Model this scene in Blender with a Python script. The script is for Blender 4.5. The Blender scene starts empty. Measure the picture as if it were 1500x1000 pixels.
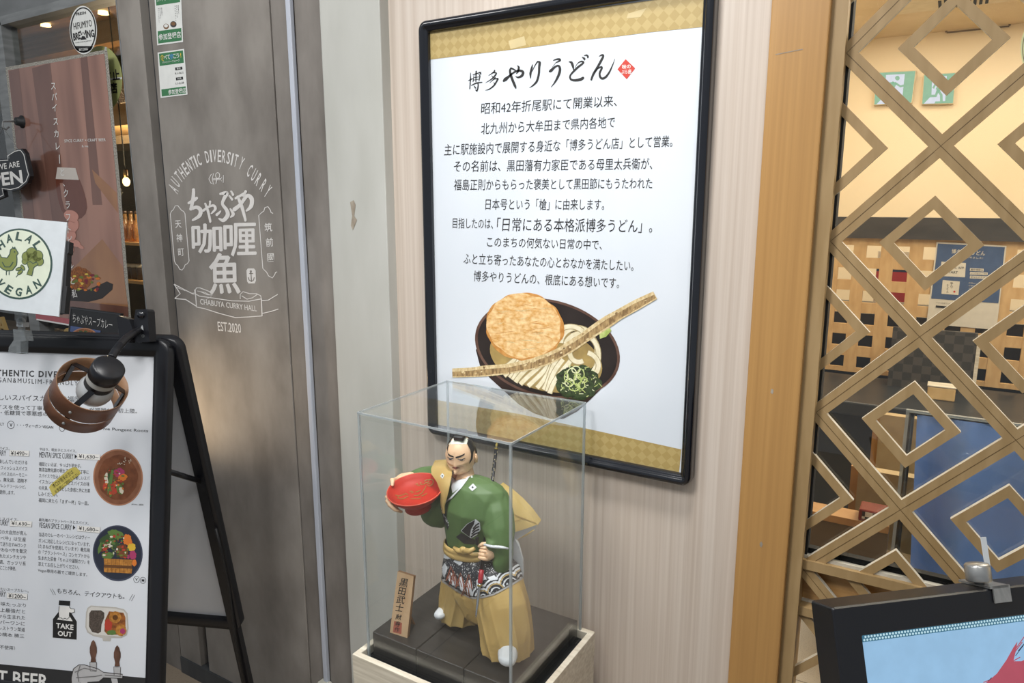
import bpy, bmesh, math, random
from mathutils import Vector, Matrix
from mathutils.bvhtree import BVHTree

S = bpy.context.scene
C = S.collection
R = math.radians
random.seed(7)

# ------------------------------------------------------------------ camera
CAM_H = 1.60
PITCH, HEAD, FOC = R(11.0), R(31.2), 1043.0
cam_d = bpy.data.cameras.new('camera')
cam_d.sensor_width = 36.0
cam_d.lens = FOC / 1500 * 36.0
cam_d.clip_start = 0.02
cam = bpy.data.objects.new('camera', cam_d)
C.objects.link(cam)
cam.location = (0, 0, CAM_H)
cam.rotation_euler = (math.pi / 2 - PITCH, 0, HEAD)
S.camera = cam

# ------------------------------------------------------------------ light and exposure
S.view_settings.view_transform = 'Standard'
S.view_settings.look = 'None'
S.view_settings.exposure = -0.06
S.view_settings.gamma = 1.0
S.view_settings.use_curve_mapping = False
world = bpy.data.worlds.new('world')
S.world = world
world.use_nodes = True
bg = world.node_tree.nodes['Background']
bg.inputs[0].default_value = (0.86, 0.93, 1.0, 1)
bg.inputs[1].default_value = 0.36


def area(name, loc, target, sx, sy, power, col=(1, 1, 1), spread=180):
    l = bpy.data.lights.new(name, 'AREA')
    l.shape = 'RECTANGLE'
    l.size, l.size_y, l.energy, l.color = sx, sy, power, col
    l.spread = R(spread)
    o = bpy.data.objects.new(name, l)
    C.objects.link(o)
    o.location = loc
    o.rotation_euler = (Vector(target) - Vector(loc)).to_track_quat('-Z', 'Y').to_euler()
    return o


def point(name, loc, power, col, rad=0.05):
    l = bpy.data.lights.new(name, 'POINT')
    l.energy, l.color, l.shadow_soft_size = power, col, rad
    o = bpy.data.objects.new(name, l)
    C.objects.link(o)
    o.location = loc
    return o


area('corridor_light', (-0.9, -0.35, 2.85), (-0.55, 1.3, 1.0), 0.5, 0.5, 28.5, (1.0, 0.985, 0.96))
area('corridor_light_far', (0.55, -0.2, 2.95), (-0.15, 1.3, 0.7), 0.9, 0.5, 11, (1.0, 0.985, 0.96))
area('corridor_light_near', (-0.45, 0.70, 2.9), (-0.76, 1.08, 0.9), 0.25, 0.25, 4.5, (1.0, 0.985, 0.96), 62)  # unseen light added to brighten the doll in its case
area('restaurant_light', (0.4, 3.3, 2.38), (0.4, 3.4, 0.0), 2.4, 1.2, 46, (1.0, 0.85, 0.65))
area('restaurant_front_light', (0.6, 2.0, 2.38), (0.3, 2.2, 0.0), 1.2, 0.5, 30, (1.0, 0.9, 0.74))
area('corridor_light_left', (-2.3, -0.5, 2.9), (-1.7, 1.2, 1.0), 0.6, 0.5, 11, (1.0, 0.985, 0.96))  # unseen fill, added to brighten the menu board and the concrete
point('curry_shop_lamp', (-3.9, 2.6, 1.75), 38, (1.0, 0.78, 0.52), 0.12)  # unseen fill added to light the shop's ceiling boards
area('curry_shop_light', (-4.4, 3.0, 2.3), (-4.4, 3.0, 0.0), 1.5, 0.6, 60, (1.0, 0.78, 0.52))
sl = bpy.data.lights.new('warm_downlight', 'SPOT')  # unseen spot behind the menu board, added for the warm glow on the concrete
sl.energy, sl.color, sl.spot_size, sl.spot_blend, sl.shadow_soft_size = 22, (1.0, 0.74, 0.46), R(52), 1.0, 0.04
so = bpy.data.objects.new('warm_downlight', sl)
C.objects.link(so)
so.location = (-2.32, 1.08, 0.86)
so.rotation_euler = (Vector((-1.93, 1.3, 1.0)) - Vector(so.location)).to_track_quat('-Z', 'Y').to_euler()

# ------------------------------------------------------------------ camera geometry (where a pixel of the photo meets a plane of the place)
_h = Vector((-math.sin(HEAD), math.cos(HEAD), 0))
_rt = Vector((math.cos(HEAD), math.sin(HEAD), 0))
_fw = _h * math.cos(PITCH) + Vector((0, 0, -math.sin(PITCH)))
_up = _rt.cross(_fw)
EYE = Vector((0, 0, CAM_H))


def ray(x, y):
    return (_fw * FOC + _rt * (x - 750) - _up * (y - 500)).normalized()


def atY(x, y, Y):
    d = ray(x, y)
    return EYE + d * (Y / d.y)


def atX(x, y, X):
    d = ray(x, y)
    return EYE + d * (X / d.x)


def atZ(x, y, Z):
    d = ray(x, y)
    return EYE + d * ((Z - CAM_H) / d.z)


def atD(x, y, D):
    d = ray(x, y)
    return EYE + d * (D / d.dot(_fw))


def proj(p):
    q = Vector(p) - EYE
    z = q.dot(_fw)
    return (750 + FOC * q.dot(_rt) / z, 500 - FOC * q.dot(_up) / z)


# ------------------------------------------------------------------ materials
def lin(h):
    h = h.lstrip('#')
    o = []
    for i in (0, 2, 4):
        c = int(h[i:i + 2], 16) / 255
        o.append(c / 12.92 if c <= 0.04045 else ((c + 0.055) / 1.055) ** 2.4)
    return (*o, 1)


MATS = {}


def pm(name, hexc, hex2=None, scale=(30, 30, 30), rough=0.5, metal=0.0, detail=3, bump=0.0, coat=0.0, spec=0.5,
       lo=0.35, hi=0.65, emit=0.0, trans=0.0, sheen=0.0):
    """a principled surface whose colour wanders between two tones on stretched noise"""
    m = bpy.data.materials.new(name)
    m.use_nodes = True
    nt = m.node_tree
    p = nt.nodes['Principled BSDF']
    tc = nt.nodes.new('ShaderNodeTexCoord')
    mp = nt.nodes.new('ShaderNodeMapping')
    mp.inputs['Scale'].default_value = scale
    nz = nt.nodes.new('ShaderNodeTexNoise')
    nz.inputs['Scale'].default_value = 1.0
    nz.inputs['Detail'].default_value = detail
    rp = nt.nodes.new('ShaderNodeValToRGB')
    rp.color_ramp.elements[0].position = lo
    rp.color_ramp.elements[1].position = hi
    a = lin(hexc)
    b = lin(hex2) if hex2 else tuple(min(1, c * 0.93) for c in a[:3]) + (1,)
    rp.color_ramp.elements[0].color = a
    rp.color_ramp.elements[1].color = b
    L = nt.links.new
    L(tc.outputs['Object'], mp.inputs[0])
    L(mp.outputs[0], nz.inputs[0])
    L(nz.outputs[0], rp.inputs[0])
    L(rp.outputs[0], p.inputs['Base Color'])
    p.inputs['Roughness'].default_value = rough
    p.inputs['Metallic'].default_value = metal
    p.inputs['Coat Weight'].default_value = coat
    p.inputs['Specular IOR Level'].default_value = spec
    if trans:
        p.inputs['Transmission Weight'].default_value = trans
    if emit:
        L(rp.outputs[0], p.inputs['Emission Color'])
        nt.links.remove(p.inputs['Base Color'].links[0])
        p.inputs['Base Color'].default_value = (0.02, 0.02, 0.02, 1)
        p.inputs['Emission Strength'].default_value = emit
    if bump:
        bp = nt.nodes.new('ShaderNodeBump')
        bp.inputs['Strength'].default_value = bump
        bp.inputs['Distance'].default_value = 0.002
        L(nz.outputs[0], bp.inputs['Height'])
        L(bp.outputs[0], p.inputs['Normal'])
    MATS[name] = m
    return m


def flat(name, hexc, rough=0.55, **k):
    return pm(name, hexc, None, (40, 40, 40), rough, **k)


def glass_mat(name, tint, refl=1.0, rough=0.0, ior=1.5, haze=0.0, hazecol='#dfe6ea'):
    """thin clear sheet: clear light through it plus a Fresnel mirror, both real"""
    m = bpy.data.materials.new(name)
    m.use_nodes = True
    nt = m.node_tree
    for n in list(nt.nodes):
        if n.type == 'BSDF_PRINCIPLED':
            nt.nodes.remove(n)
    out = nt.nodes['Material Output']
    tr = nt.nodes.new('ShaderNodeBsdfTransparent')
    gl = nt.nodes.new('ShaderNodeBsdfGlossy')
    df = nt.nodes.new('ShaderNodeBsdfDiffuse')
    fr = nt.nodes.new('ShaderNodeFresnel')
    nz = nt.nodes.new('ShaderNodeTexNoise')
    rp = nt.nodes.new('ShaderNodeMapRange')
    mx = nt.nodes.new('ShaderNodeMixShader')
    mh = nt.nodes.new('ShaderNodeMixShader')
    mul = nt.nodes.new('ShaderNodeMath')
    mul.operation = 'MULTIPLY'
    mul.inputs[1].default_value = refl
    tr.inputs[0].default_value = lin(tint)
    gl.inputs['Roughness'].default_value = rough
    gl.inputs[0].default_value = (1, 1, 1, 1)
    df.inputs[0].default_value = lin(hazecol)
    ge = nt.nodes.new('ShaderNodeNewGeometry')
    im = nt.nodes.new('ShaderNodeMapRange')
    im.inputs['To Min'].default_value = ior
    im.inputs['To Max'].default_value = 1 / ior
    nt.links.new(ge.outputs['Backfacing'], im.inputs[0])
    nt.links.new(im.outputs[0], fr.inputs[0])
    nz.inputs['Scale'].default_value = 9
    rp.inputs['To Min'].default_value = haze * 0.6
    rp.inputs['To Max'].default_value = haze * 1.4
    L = nt.links.new
    L(nz.outputs[0], rp.inputs[0])
    L(fr.outputs[0], mul.inputs[0])
    L(rp.outputs[0], mh.inputs[0])
    L(tr.outputs[0], mh.inputs[1])
    L(df.outputs[0], mh.inputs[2])
    L(mul.outputs[0], mx.inputs[0])
    L(mh.outputs[0], mx.inputs[1])
    L(gl.outputs[0], mx.inputs[2])
    L(mx.outputs[0], out.inputs[0])
    MATS[name] = m
    return m


# woods, walls, floor
pm('ash_wall', '#cfc3b7', '#bcad9f', (170, 60, 1.6), 0.42, detail=4, bump=0.06, lo=0.3, hi=0.75)
pm('oak_post', '#b88d54', '#a67c48', (150, 60, 1.8), 0.4, detail=4, bump=0.06, lo=0.25, hi=0.8)
pm('oak_lattice', '#a68b62', '#9b8057', (60, 60, 9), 0.45, detail=2, bump=0.02)
pm('lattice_edge', '#c5c0b4', '#b3ac9c', (40, 40, 40), 0.5)
pm('oak_panel', '#c39a66', '#ae8450', (5, 60, 120), 0.4, detail=4, bump=0.05)
pm('pale_ash', '#dfd7c6', '#c0b6a2', (9, 90, 140), 0.42, detail=4, bump=0.05, lo=0.3, hi=0.72)
pm('concrete', '#98928b', '#726c66', (6, 6, 3.2), 0.75, detail=11, bump=0.3, lo=0.36, hi=0.66)
pm('concrete_speck', '#8c8680', '#6b655f', (12, 12, 5), 0.7, detail=9, bump=0.25, lo=0.3, hi=0.72)
pm('dark_recess', '#4a4c4e', '#3f4143', (20, 20, 3), 0.6)
pm('gap_black', '#141414', '#0d0d0d', (20, 20, 20), 0.8)
pm('pillar_paint', '#bfbfb9', '#b4b4ad', (10, 10, 3), 0.55, detail=6, bump=0.12)
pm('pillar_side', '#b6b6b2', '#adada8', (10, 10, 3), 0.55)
pm('chip', '#a59b8c', '#8d8172', (60, 60, 60), 0.8)
pm('conduit', '#bfc4cf', '#b2b8c4', (30, 30, 4), 0.42)
pm('conduit_box', '#b5b3a8', '#a5a398', (30, 30, 30), 0.55)
pm('steel_grey', '#8c8e8e', '#777979', (8, 8, 60), 0.45, metal=0.15)
pm('header_grey', '#77797a', '#6c6e6e', (8, 8, 20), 0.5)
pm('warm_ceiling', '#d8c4a2', '#cbb58f', (4, 4, 4), 0.75)
pm('beige_wall', '#ebdcc0', '#e3d2b2', (1.2, 1.2, 1.2), 0.7, detail=2)
pm('grid_wood', '#cfab78', '#c09a66', (40, 40, 12), 0.5)
pm('black_band', '#45413c', '#3a3733', (9, 9, 30), 0.35)
pm('counter_dark', '#303233', '#282a2b', (10, 10, 10), 0.35)
pm('brown_boards', '#9a8363', '#8a7455', (3, 60, 60), 0.55)
pm('shop_dark', '#3a332c', '#2c2621', (4, 4, 4), 0.8)
pm('warm_board', '#c49c66', '#b38a54', (3, 40, 40), 0.5)


def granite(name, base, speck, joint, tile):
    m = pm(name, base, None, (3, 3, 3), 0.35)
    nt = m.node_tree
    p = nt.nodes['Principled BSDF']
    tc = [n for n in nt.nodes if n.type == 'TEX_COORD'][0]
    v = nt.nodes.new('ShaderNodeTexVoronoi')
    v.inputs['Scale'].default_value = 210
    r = nt.nodes.new('ShaderNodeValToRGB')
    r.color_ramp.elements[0].position, r.color_ramp.elements[1].position = 0.18, 0.3
    r.color_ramp.elements[0].color, r.color_ramp.elements[1].color = lin(speck), lin(base)
    n2 = nt.nodes.new('ShaderNodeTexNoise')
    n2.inputs['Scale'].default_value = 90
    mx = nt.nodes.new('ShaderNodeMix')
    mx.data_type = 'RGBA'
    br = nt.nodes.new('ShaderNodeTexBrick')
    br.offset = 0
    br.inputs['Scale'].default_value = 1
    br.inputs['Mortar Size'].default_value = 0.0025
    br.inputs['Brick Width'].default_value = tile
    br.inputs['Row Height'].default_value = tile
    br.inputs['Mortar'].default_value = lin(joint)
    L = nt.links.new
    L(tc.outputs['Object'], v.inputs['Vector'])
    L(tc.outputs['Object'], br.inputs['Vector'])
    L(tc.outputs['Object'], n2.inputs['Vector'])
    L(v.outputs['Distance'], r.inputs[0])
    L(n2.outputs[0], mx.inputs[0])
    mx.inputs['A'].default_value = lin(base)
    L(r.outputs[0], mx.inputs['B'])
    L(mx.outputs['Result'], br.inputs['Color1'])
    L(mx.outputs['Result'], br.inputs['Color2'])
    L(br.outputs[0], p.inputs['Base Color'])


granite('granite_pale', '#d6d3cb', '#8d8b85', '#8b8880', 0.45)
granite('granite_tan', '#9c8d7b', '#5f554a', '#3c352d', 0.4)

glass_mat('window_glass', '#f8fafa', 0.8)
glass_mat('shop_glass', '#f4f6f5', 1.0)
glass_mat('acrylic', '#fdfefe', 0.85, haze=0.008)
glass_mat('acrylic_edge', '#d9dfe2', 0.6, haze=0.32, hazecol='#d9dedf')
glass_mat('clip_plastic', '#e3e6e6', 1.6, rough=0.08, haze=0.12)


def tinted(name, hexc, hex2=None, **k):
    return pm(name, hexc, hex2, **k)


flat('black_gloss', '#12141b', 0.16, coat=0.6)
flat('black_satin', '#15161b', 0.34)
flat('black_matte', '#1b1b1d', 0.55)
pm('paper', '#dbe1e8', '#d5dce4', (6, 6, 3), 0.35, detail=2, bump=0.35)
pm('menu_paper', '#dcdfe4', '#d6dae0', (6, 6, 6), 0.4)
flat('ink', '#1d1c1c')
flat('ink_soft', '#3c3c3e')
flat('print_white', '#eceae6')
flat('seal_red', '#c4392b')


def gold_pattern():
    m = pm('gold_border', '#b39a63', '#a98f57', (20, 20, 20), 0.42)
    nt = m.node_tree
    p = nt.nodes['Principled BSDF']
    tc = [n for n in nt.nodes if n.type == 'TEX_COORD'][0]
    mp = nt.nodes.new('ShaderNodeMapping')
    mp.inputs['Rotation'].default_value = (0, math.pi / 4, 0)
    ck = nt.nodes.new('ShaderNodeTexChecker')
    ck.inputs['Scale'].default_value = 70
    ck.inputs[1].default_value = lin('#ab945b')
    ck.inputs[2].default_value = lin('#b6a069')
    nt.links.new(tc.outputs['Object'], mp.inputs[0])
    nt.links.new(mp.outputs[0], ck.inputs[0])
    nt.links.new(ck.outputs[0], p.inputs['Base Color'])


gold_pattern()


def catmull(pts, ws, n=7):
    """smooth a stroke given by points and widths"""
    P = [Vector(p) for p in pts]
    N = len(P)
    op, ow = [], []
    for i in range(N - 1):
        a, b_, c, d = P[max(i - 1, 0)], P[i], P[i + 1], P[min(i + 2, N - 1)]
        for k in range(n):
            t = k / n
            op.append(0.5 * (2 * b_ + (c - a) * t + (2 * a - 5 * b_ + 4 * c - d) * t * t + (3 * b_ - a - 3 * c + d) * t ** 3))
            ow.append(ws[i] + (ws[i + 1] - ws[i]) * t)
    op.append(P[-1])
    ow.append(ws[-1])
    return op, ow


# ------------------------------------------------------------------ object helpers
LOC = {}


def tag(o, label=None, cat=None, group=None, kind=None):
    if label:
        o['label'] = label
    if cat:
        o['category'] = cat
    if group:
        o['group'] = group
    if kind:
        o['kind'] = kind
    return o


def thing(name, label, cat, loc, group=None):
    o = bpy.data.objects.new(name, None)
    C.objects.link(o)
    o.location = loc
    o.empty_display_size = 0.05
    LOC[o.name] = Vector(loc)
    return tag(o, label, cat, group)


def structure(name, loc=(0, 0, 0)):
    o = bpy.data.objects.new(name, None)
    C.objects.link(o)
    o.location = loc
    LOC[o.name] = Vector(loc)
    o['kind'] = 'structure'
    return o


class MB:
    """collects polygons in world metres and links them as one mesh object"""

    def __init__(s):
        s.v, s.f, s.m, s.mats, s.sm = [], [], [], [], []

    def mi(s, mat):
        if mat not in s.mats:
            s.mats.append(mat)
        return s.mats.index(mat)

    def add(s, vs, fs, mat, smooth=False):
        o = len(s.v)
        k = s.mi(mat)
        s.v += [tuple(v) for v in vs]
        for f in fs:
            s.f.append([i + o for i in f])
            s.m.append(k)
            s.sm.append(smooth)
        return s

    def box(s, lo, hi, mat, M=None):
        x0, y0, z0 = lo
        x1, y1, z1 = hi
        vs = [Vector(p) for p in ((x0, y0, z0), (x1, y0, z0), (x1, y1, z0), (x0, y1, z0), (x0, y0, z1), (x1, y0, z1), (x1, y1, z1), (x0, y1, z1))]
        if M:
            vs = [M @ v for v in vs]
        return s.add(vs, [(3, 2, 1, 0), (4, 5, 6, 7), (0, 1, 5, 4), (1, 2, 6, 5), (2, 3, 7, 6), (3, 0, 4, 7)], mat)

    def bbox(s, lo, hi, mat, bev=0.003, M=None, seg=2):
        bm = bmesh.new()
        bmesh.ops.create_cube(bm, size=1)
        for v in bm.verts:
            v.co = Vector([(lo[i] + hi[i]) / 2 + v.co[i] * (hi[i] - lo[i]) for i in range(3)])
        bmesh.ops.bevel(bm, geom=bm.edges[:], offset=bev, segments=seg, affect='EDGES', profile=0.5)
        return s.bm(bm, mat, M, smooth=False)

    def bm(s, bm, mat, M=None, smooth=True):
        bm.verts.index_update()
        vs = [(M @ v.co) if M else v.co.copy() for v in bm.verts]
        s.add(vs, [[v.index for v in f.verts] for f in bm.faces], mat, smooth)
        bm.free()
        return s

    def mesh(s, me, mat, smooth=True):
        return s.add([v.co for v in me.vertices], [list(p.vertices) for p in me.polygons], mat, smooth)

    def tube(s, pts, rad, mat, n=10, caps=True, closed=False, smooth=True):
        pts = [Vector(p) for p in pts]
        N = len(pts)
        rs = rad if isinstance(rad, (list, tuple)) else [rad] * N
        vs, fs = [], []
        ref = None
        for i, p in enumerate(pts):
            if closed:
                t = (pts[(i + 1) % N] - pts[i - 1]).normalized()
            else:
                t = (pts[min(i + 1, N - 1)] - pts[max(i - 1, 0)]).normalized()
            if ref is None:
                ref = t.orthogonal().normalized()
            a = (ref - t * ref.dot(t))
            if a.length < 1e-6:
                a = t.orthogonal()
            a.normalize()
            ref = a
            b = t.cross(a)
            for k in range(n):
                w = 2 * math.pi * k / n
                vs.append(p + (a * math.cos(w) + b * math.sin(w)) * rs[i])
        for i in range(N if closed else N - 1):
            j = (i + 1) % N
            for k in range(n):
                fs.append((i * n + k, i * n + (k + 1) % n, j * n + (k + 1) % n, j * n + k))
        if caps and not closed:
            fs.append(tuple(range(n - 1, -1, -1)))
            fs.append(tuple((N - 1) * n + k for k in range(n)))
        return s.add(vs, fs, mat, smooth)

    def lathe(s, prof, mat, M, n=48, smooth=True, closed=False):
        vs, fs = [], []
        for r, z in prof:
            for k in range(n):
                w = 2 * math.pi * k / n
                vs.append(M @ Vector((r * math.cos(w), r * math.sin(w), z)))
        m = len(prof)
        for i in range(m if closed else m - 1):
            j = (i + 1) % m
            for k in range(n):
                fs.append((i * n + k, i * n + (k + 1) % n, j * n + (k + 1) % n, j * n + k))
        return s.add(vs, fs, mat, smooth)

    def ball(s, c, r, mat, seg=16, M=None):
        bm = bmesh.new()
        bmesh.ops.create_uvsphere(bm, u_segments=seg, v_segments=max(6, seg // 2), radius=1)
        rr = r if isinstance(r, (tuple, list)) else (r, r, r)
        for v in bm.verts:
            v.co = Vector((v.co.x * rr[0], v.co.y * rr[1], v.co.z * rr[2]))
            if M:
                v.co = M @ v.co
            v.co += Vector(c)
        return s.bm(bm, mat)

    def prism(s, pts, off, mat, smat=None):
        """polygon (world points) swept by the vector off"""
        n = len(pts)
        a = [Vector(p) for p in pts]
        b = [p + off for p in a]
        nrm = Vector((0, 0, 0))
        for i in range(n):
            nrm += (a[i] - a[0]).cross(a[(i + 1) % n] - a[0])
        if nrm.dot(off) > 0:
            a, b = a[::-1], b[::-1]
        s.add(a + b, [list(range(n)), list(range(2 * n - 1, n - 1, -1))], mat)
        s.add(a + b, [(i, i + n, (i + 1) % n + n, (i + 1) % n) for i in range(n)], smat or mat)
        return s

    def build(s, name, parent=None, label=None, cat=None, group=None, kind=None, origin=None):
        if parent is not None:
            o0 = LOC[parent.name]
        elif origin is not None:
            o0 = Vector(origin)
        else:
            xs = list(zip(*s.v))
            o0 = Vector(((min(xs[0]) + max(xs[0])) / 2, (min(xs[1]) + max(xs[1])) / 2, min(xs[2])))
        me = bpy.data.meshes.new(name)
        me.from_pydata([tuple(Vector(v) - o0) for v in s.v], [], s.f)
        for m in s.mats:
            me.materials.append(MATS[m])
        me.polygons.foreach_set('material_index', s.m)
        me.polygons.foreach_set('use_smooth', s.sm)
        me.update()
        o = bpy.data.objects.new(name, me)
        C.objects.link(o)
        if parent is not None:
            o.parent = parent
            LOC[o.name] = o0
        else:
            o.location = o0
            LOC[o.name] = o0
        return tag(o, label, cat, group, kind)


# ------------------------------------------------------------------ lettering
_tc = {}


def glyphs(s, bold=0.0, shear=0.0, space=1.0):
    key = (s, bold, shear, space)
    if key in _tc:
        return _tc[key]
    cu = bpy.data.curves.new('lettering', 'FONT')
    cu.body = s
    cu.size = 1
    cu.offset = bold
    cu.shear = shear
    cu.space_character = space
    cu.resolution_u = 2
    o = bpy.data.objects.new('lettering', cu)
    C.objects.link(o)
    dg = bpy.context.evaluated_depsgraph_get()
    me = bpy.data.meshes.new_from_object(o.evaluated_get(dg))
    vs = [(v.co.x, v.co.y) for v in me.vertices]
    fs = [list(p.vertices) for p in me.polygons]
    bpy.data.objects.remove(o)
    bpy.data.curves.remove(cu)
    bpy.data.meshes.remove(me)
    _tc[key] = (vs, fs)
    return _tc[key]


class Flat:
    """a real plane of the place; px() finds where a photo pixel falls on it"""

    def __init__(s, o, u, v):
        s.o = Vector(o)
        s.u = Vector(u).normalized()
        v = Vector(v)
        s.v = (v - s.u * v.dot(s.u)).normalized()
        s.n = s.u.cross(s.v)
        s.zs = 1.0

    def w(s, x, y, z=0.0):
        return s.o + s.u * x + s.v * y + s.n * z

    def px(s, x, y, z=0.0):
        d = ray(x, y)
        t = (s.o - EYE).dot(s.n) / d.dot(s.n)
        return EYE + d * t + s.n * (z * s.zs)

    def updir(s, x, y):
        a = s.px(x, y)
        q = proj(a + s.v * 0.01)
        d = Vector((q[0] - x, q[1] - y))
        return d.normalized()

    # art, traced in photo pixels and laid on the plane
    def poly(s, b, pts, mat, z=0.0):
        P = [s.px(x, y, z) for x, y in pts]
        n = Vector((0, 0, 0))
        for i in range(len(P)):
            n += (P[i] - P[0]).cross(P[(i + 1) % len(P)] - P[0])
        if n.dot(s.n) < 0:
            P = P[::-1]
        b.add(P, [list(range(len(P)))], mat)

    def ell(s, b, c, rx, ry, mat, z=0.0, rot=0.0, n=36, wob=0.0, seed=0, a0=0, a1=360):
        rnd = random.Random(seed)
        ph = [rnd.uniform(0, 6.28) for _ in range(4)]
        pts = []
        for k in range(n):
            a = R(a0) + (R(a1) - R(a0)) * k / (n if a1 - a0 == 360 else n - 1)
            q = 1 + wob * (math.sin(5 * a + ph[0]) * .4 + math.sin(9 * a + ph[1]) * .35 + math.sin(14 * a + ph[2]) * .25)
            x, y = rx * q * math.cos(a), ry * q * math.sin(a)
            pts.append((c[0] + x * math.cos(R(rot)) - y * math.sin(R(rot)), c[1] + x * math.sin(R(rot)) + y * math.cos(R(rot))))
        s.poly(b, pts, mat, z)

    def line(s, b, pts, wd, mat, z=0.0, closed=False, taper=None):
        pts = [Vector(p) for p in pts]
        N = len(pts)
        Lf, Rt = [], []
        for i, p in enumerate(pts):
            a = pts[(i - 1) % N] if (closed or i > 0) else pts[i]
            c = pts[(i + 1) % N] if (closed or i < N - 1) else pts[i]
            t = (c - a)
            t = t.normalized() if t.length > 1e-9 else Vector((1, 0))
            nn = Vector((-t.y, t.x))
            h = wd / 2 * (taper[i] if taper else 1)
            Lf.append(p + nn * h)
            Rt.append(p - nn * h)
        for i in range(N if closed else N - 1):
            j = (i + 1) % N
            s.poly(b, [Lf[i], Lf[j], Rt[j], Rt[i]], mat, z)

    def ring(s, b, c, rx, ry, wd, mat, z=0.0, n=40):
        s.line(b, [(c[0] + rx * math.cos(6.2832 * k / n), c[1] + ry * math.sin(6.2832 * k / n)) for k in range(n)], wd, mat, z, True)

    def text(s, b, t, pl, pr, h, mat, z=0.0, bold=0.0, shear=0.0, up=None, space=1.0):
        """fit the string between the left and right ends of its middle line"""
        vs, fs = glyphs(t, bold, shear, space)
        if not vs:
            return
        x0, x1 = min(v[0] for v in vs), max(v[0] for v in vs)
        y0, y1 = min(v[1] for v in vs), max(v[1] for v in vs)
        pl, pr = Vector(pl), Vector(pr)
        up = Vector(up) if up else s.updir(*((pl + pr) / 2))
        out = []
        for x, y in vs:
            a = (x - x0) / max(x1 - x0, 1e-6)
            c = (y - y0) / max(y1 - y0, 1e-6) - 0.5
            q = pl + (pr - pl) * a + up * (c * h)
            out.append(s.px(q.x, q.y, z))
        b.add(out, fs, mat)

    def vtext(s, b, t, p0, p1, size, mat, z=0.0, bold=0.0, wfac=1.0):
        """characters standing one under the other from centre p0 to centre p1"""
        p0, p1 = Vector(p0), Vector(p1)
        n = len(t)
        for i, ch in enumerate(t):
            if ch == ' ':
                continue
            c = p0 + (p1 - p0) * (i / max(n - 1, 1))
            s.char(b, ch, c, size * wfac, size, mat, z, bold)

    def char(s, b, ch, c, wpx, hpx, mat, z=0.0, bold=0.0, ang=0.0, em=True, shear=0.0):
        vs, fs = glyphs(ch, bold, shear)
        if not vs:
            return
        if em:
            cx, cy, sx, sy = 0.5, 0.36, 1.0, 1.0
            if ord(ch[0]) < 0x3000:
                x0, x1 = min(v[0] for v in vs), max(v[0] for v in vs)
                y0, y1 = min(v[1] for v in vs), max(v[1] for v in vs)
                cx, cy, sx, sy = (x0 + x1) / 2, (y0 + y1) / 2, x1 - x0, y1 - y0
        else:
            x0, x1 = min(v[0] for v in vs), max(v[0] for v in vs)
            y0, y1 = min(v[1] for v in vs), max(v[1] for v in vs)
            cx, cy, sx, sy = (x0 + x1) / 2, (y0 + y1) / 2, x1 - x0, y1 - y0
        up = s.updir(*c)
        rt = Vector((-up.y, up.x))
        if rt.x < 0:
            rt = -rt
        ca, sa = math.cos(R(ang)), math.sin(R(ang))
        out = []
        for x, y in vs:
            a = (x - cx) / sx * wpx
            d = (y - cy) / sy * hpx
            a, d = a * ca - d * sa, a * sa + d * ca
            q = Vector(c) + rt * a + up * d
            out.append(s.px(q.x, q.y, z))
        b.add(out, fs, mat)
# ------------------------------------------------------------------ the setting
W = 1.30                                   # the shop front runs along X at this distance
UX, UZ = Vector((1, 0, 0)), Vector((0, 0, 1))
TOP = 2.75


def wallbox(name, lo, hi, mat, parent=None):
    b = MB()
    b.box(lo, hi, mat)
    return b.build(name, parent, kind=None if parent else 'structure')


wallbox('floor', (-7.5, -2.2, -0.05), (2.2, W + 0.02, 0.0), 'granite_tan')
wallbox('floor', (-0.35, W + 0.02, -0.05), (2.2, 4.3, 0.0), 'granite_pale')
wallbox('wall_front', (-1.135, W, 0), (-0.283, W + 0.05, TOP), 'ash_wall')

# painted pillar with a chipped patch
b = MB()
b.bbox((-1.2872, 1.271, 0), (-1.107, 1.45, TOP), 'pillar_paint', 0.002)
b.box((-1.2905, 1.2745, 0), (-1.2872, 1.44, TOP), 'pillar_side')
PL = Flat((-1.2, 1.2705, 1.6), UX, UZ)
PL.poly(b, [(513, 296), (518, 293), (521, 300), (519, 316), (523, 322), (517, 337), (514, 330), (516, 316)], 'chip', 0.0004)
b.build('trim_2', kind='structure')

# concrete facing, in boards with open joints
for i, (x0, x1, mt) in enumerate(((-1.975, -1.4885, 'concrete'), (-1.4835, -1.4065, 'concrete_speck'), (-1.4015, -1.2905, 'concrete_speck'), (-2.128, -2.018, 'concrete'))):
    b = MB()
    b.bbox((x0, W, 0.06), (x1, W + 0.04, TOP), mt, 0.0015)
    b.build(['wall_left', 'trim_3', 'trim_4', 'trim_5'][i], kind='structure')
wallbox('trim_6', (-2.125, W + 0.04, 0), (-1.29, W + 0.09, TOP), 'gap_black')
wallbox('trim_1', (-2.018, W + 0.026, 0.06), (-1.975, W + 0.04, TOP), 'dark_recess')
wallbox('baseboard_left', (-2.128, W - 0.004, 0), (-1.2905, W + 0.03, 0.06), 'dark_recess')
b = MB()
b.bbox((-1.4185, W - 0.012, 0.24), (-1.4025, W, TOP), 'conduit', 0.002)
b.build('cable_duct', label='thin pale grey cable duct running up the concrete wall', cat='duct')
b = MB()
b.bbox((-1.431, W - 0.026, 0.12), (-1.392, W, 0.243), 'conduit_box', 0.005)
b.build('junction_box', label='beige junction box at the foot of the pale cable duct', cat='box')

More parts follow.
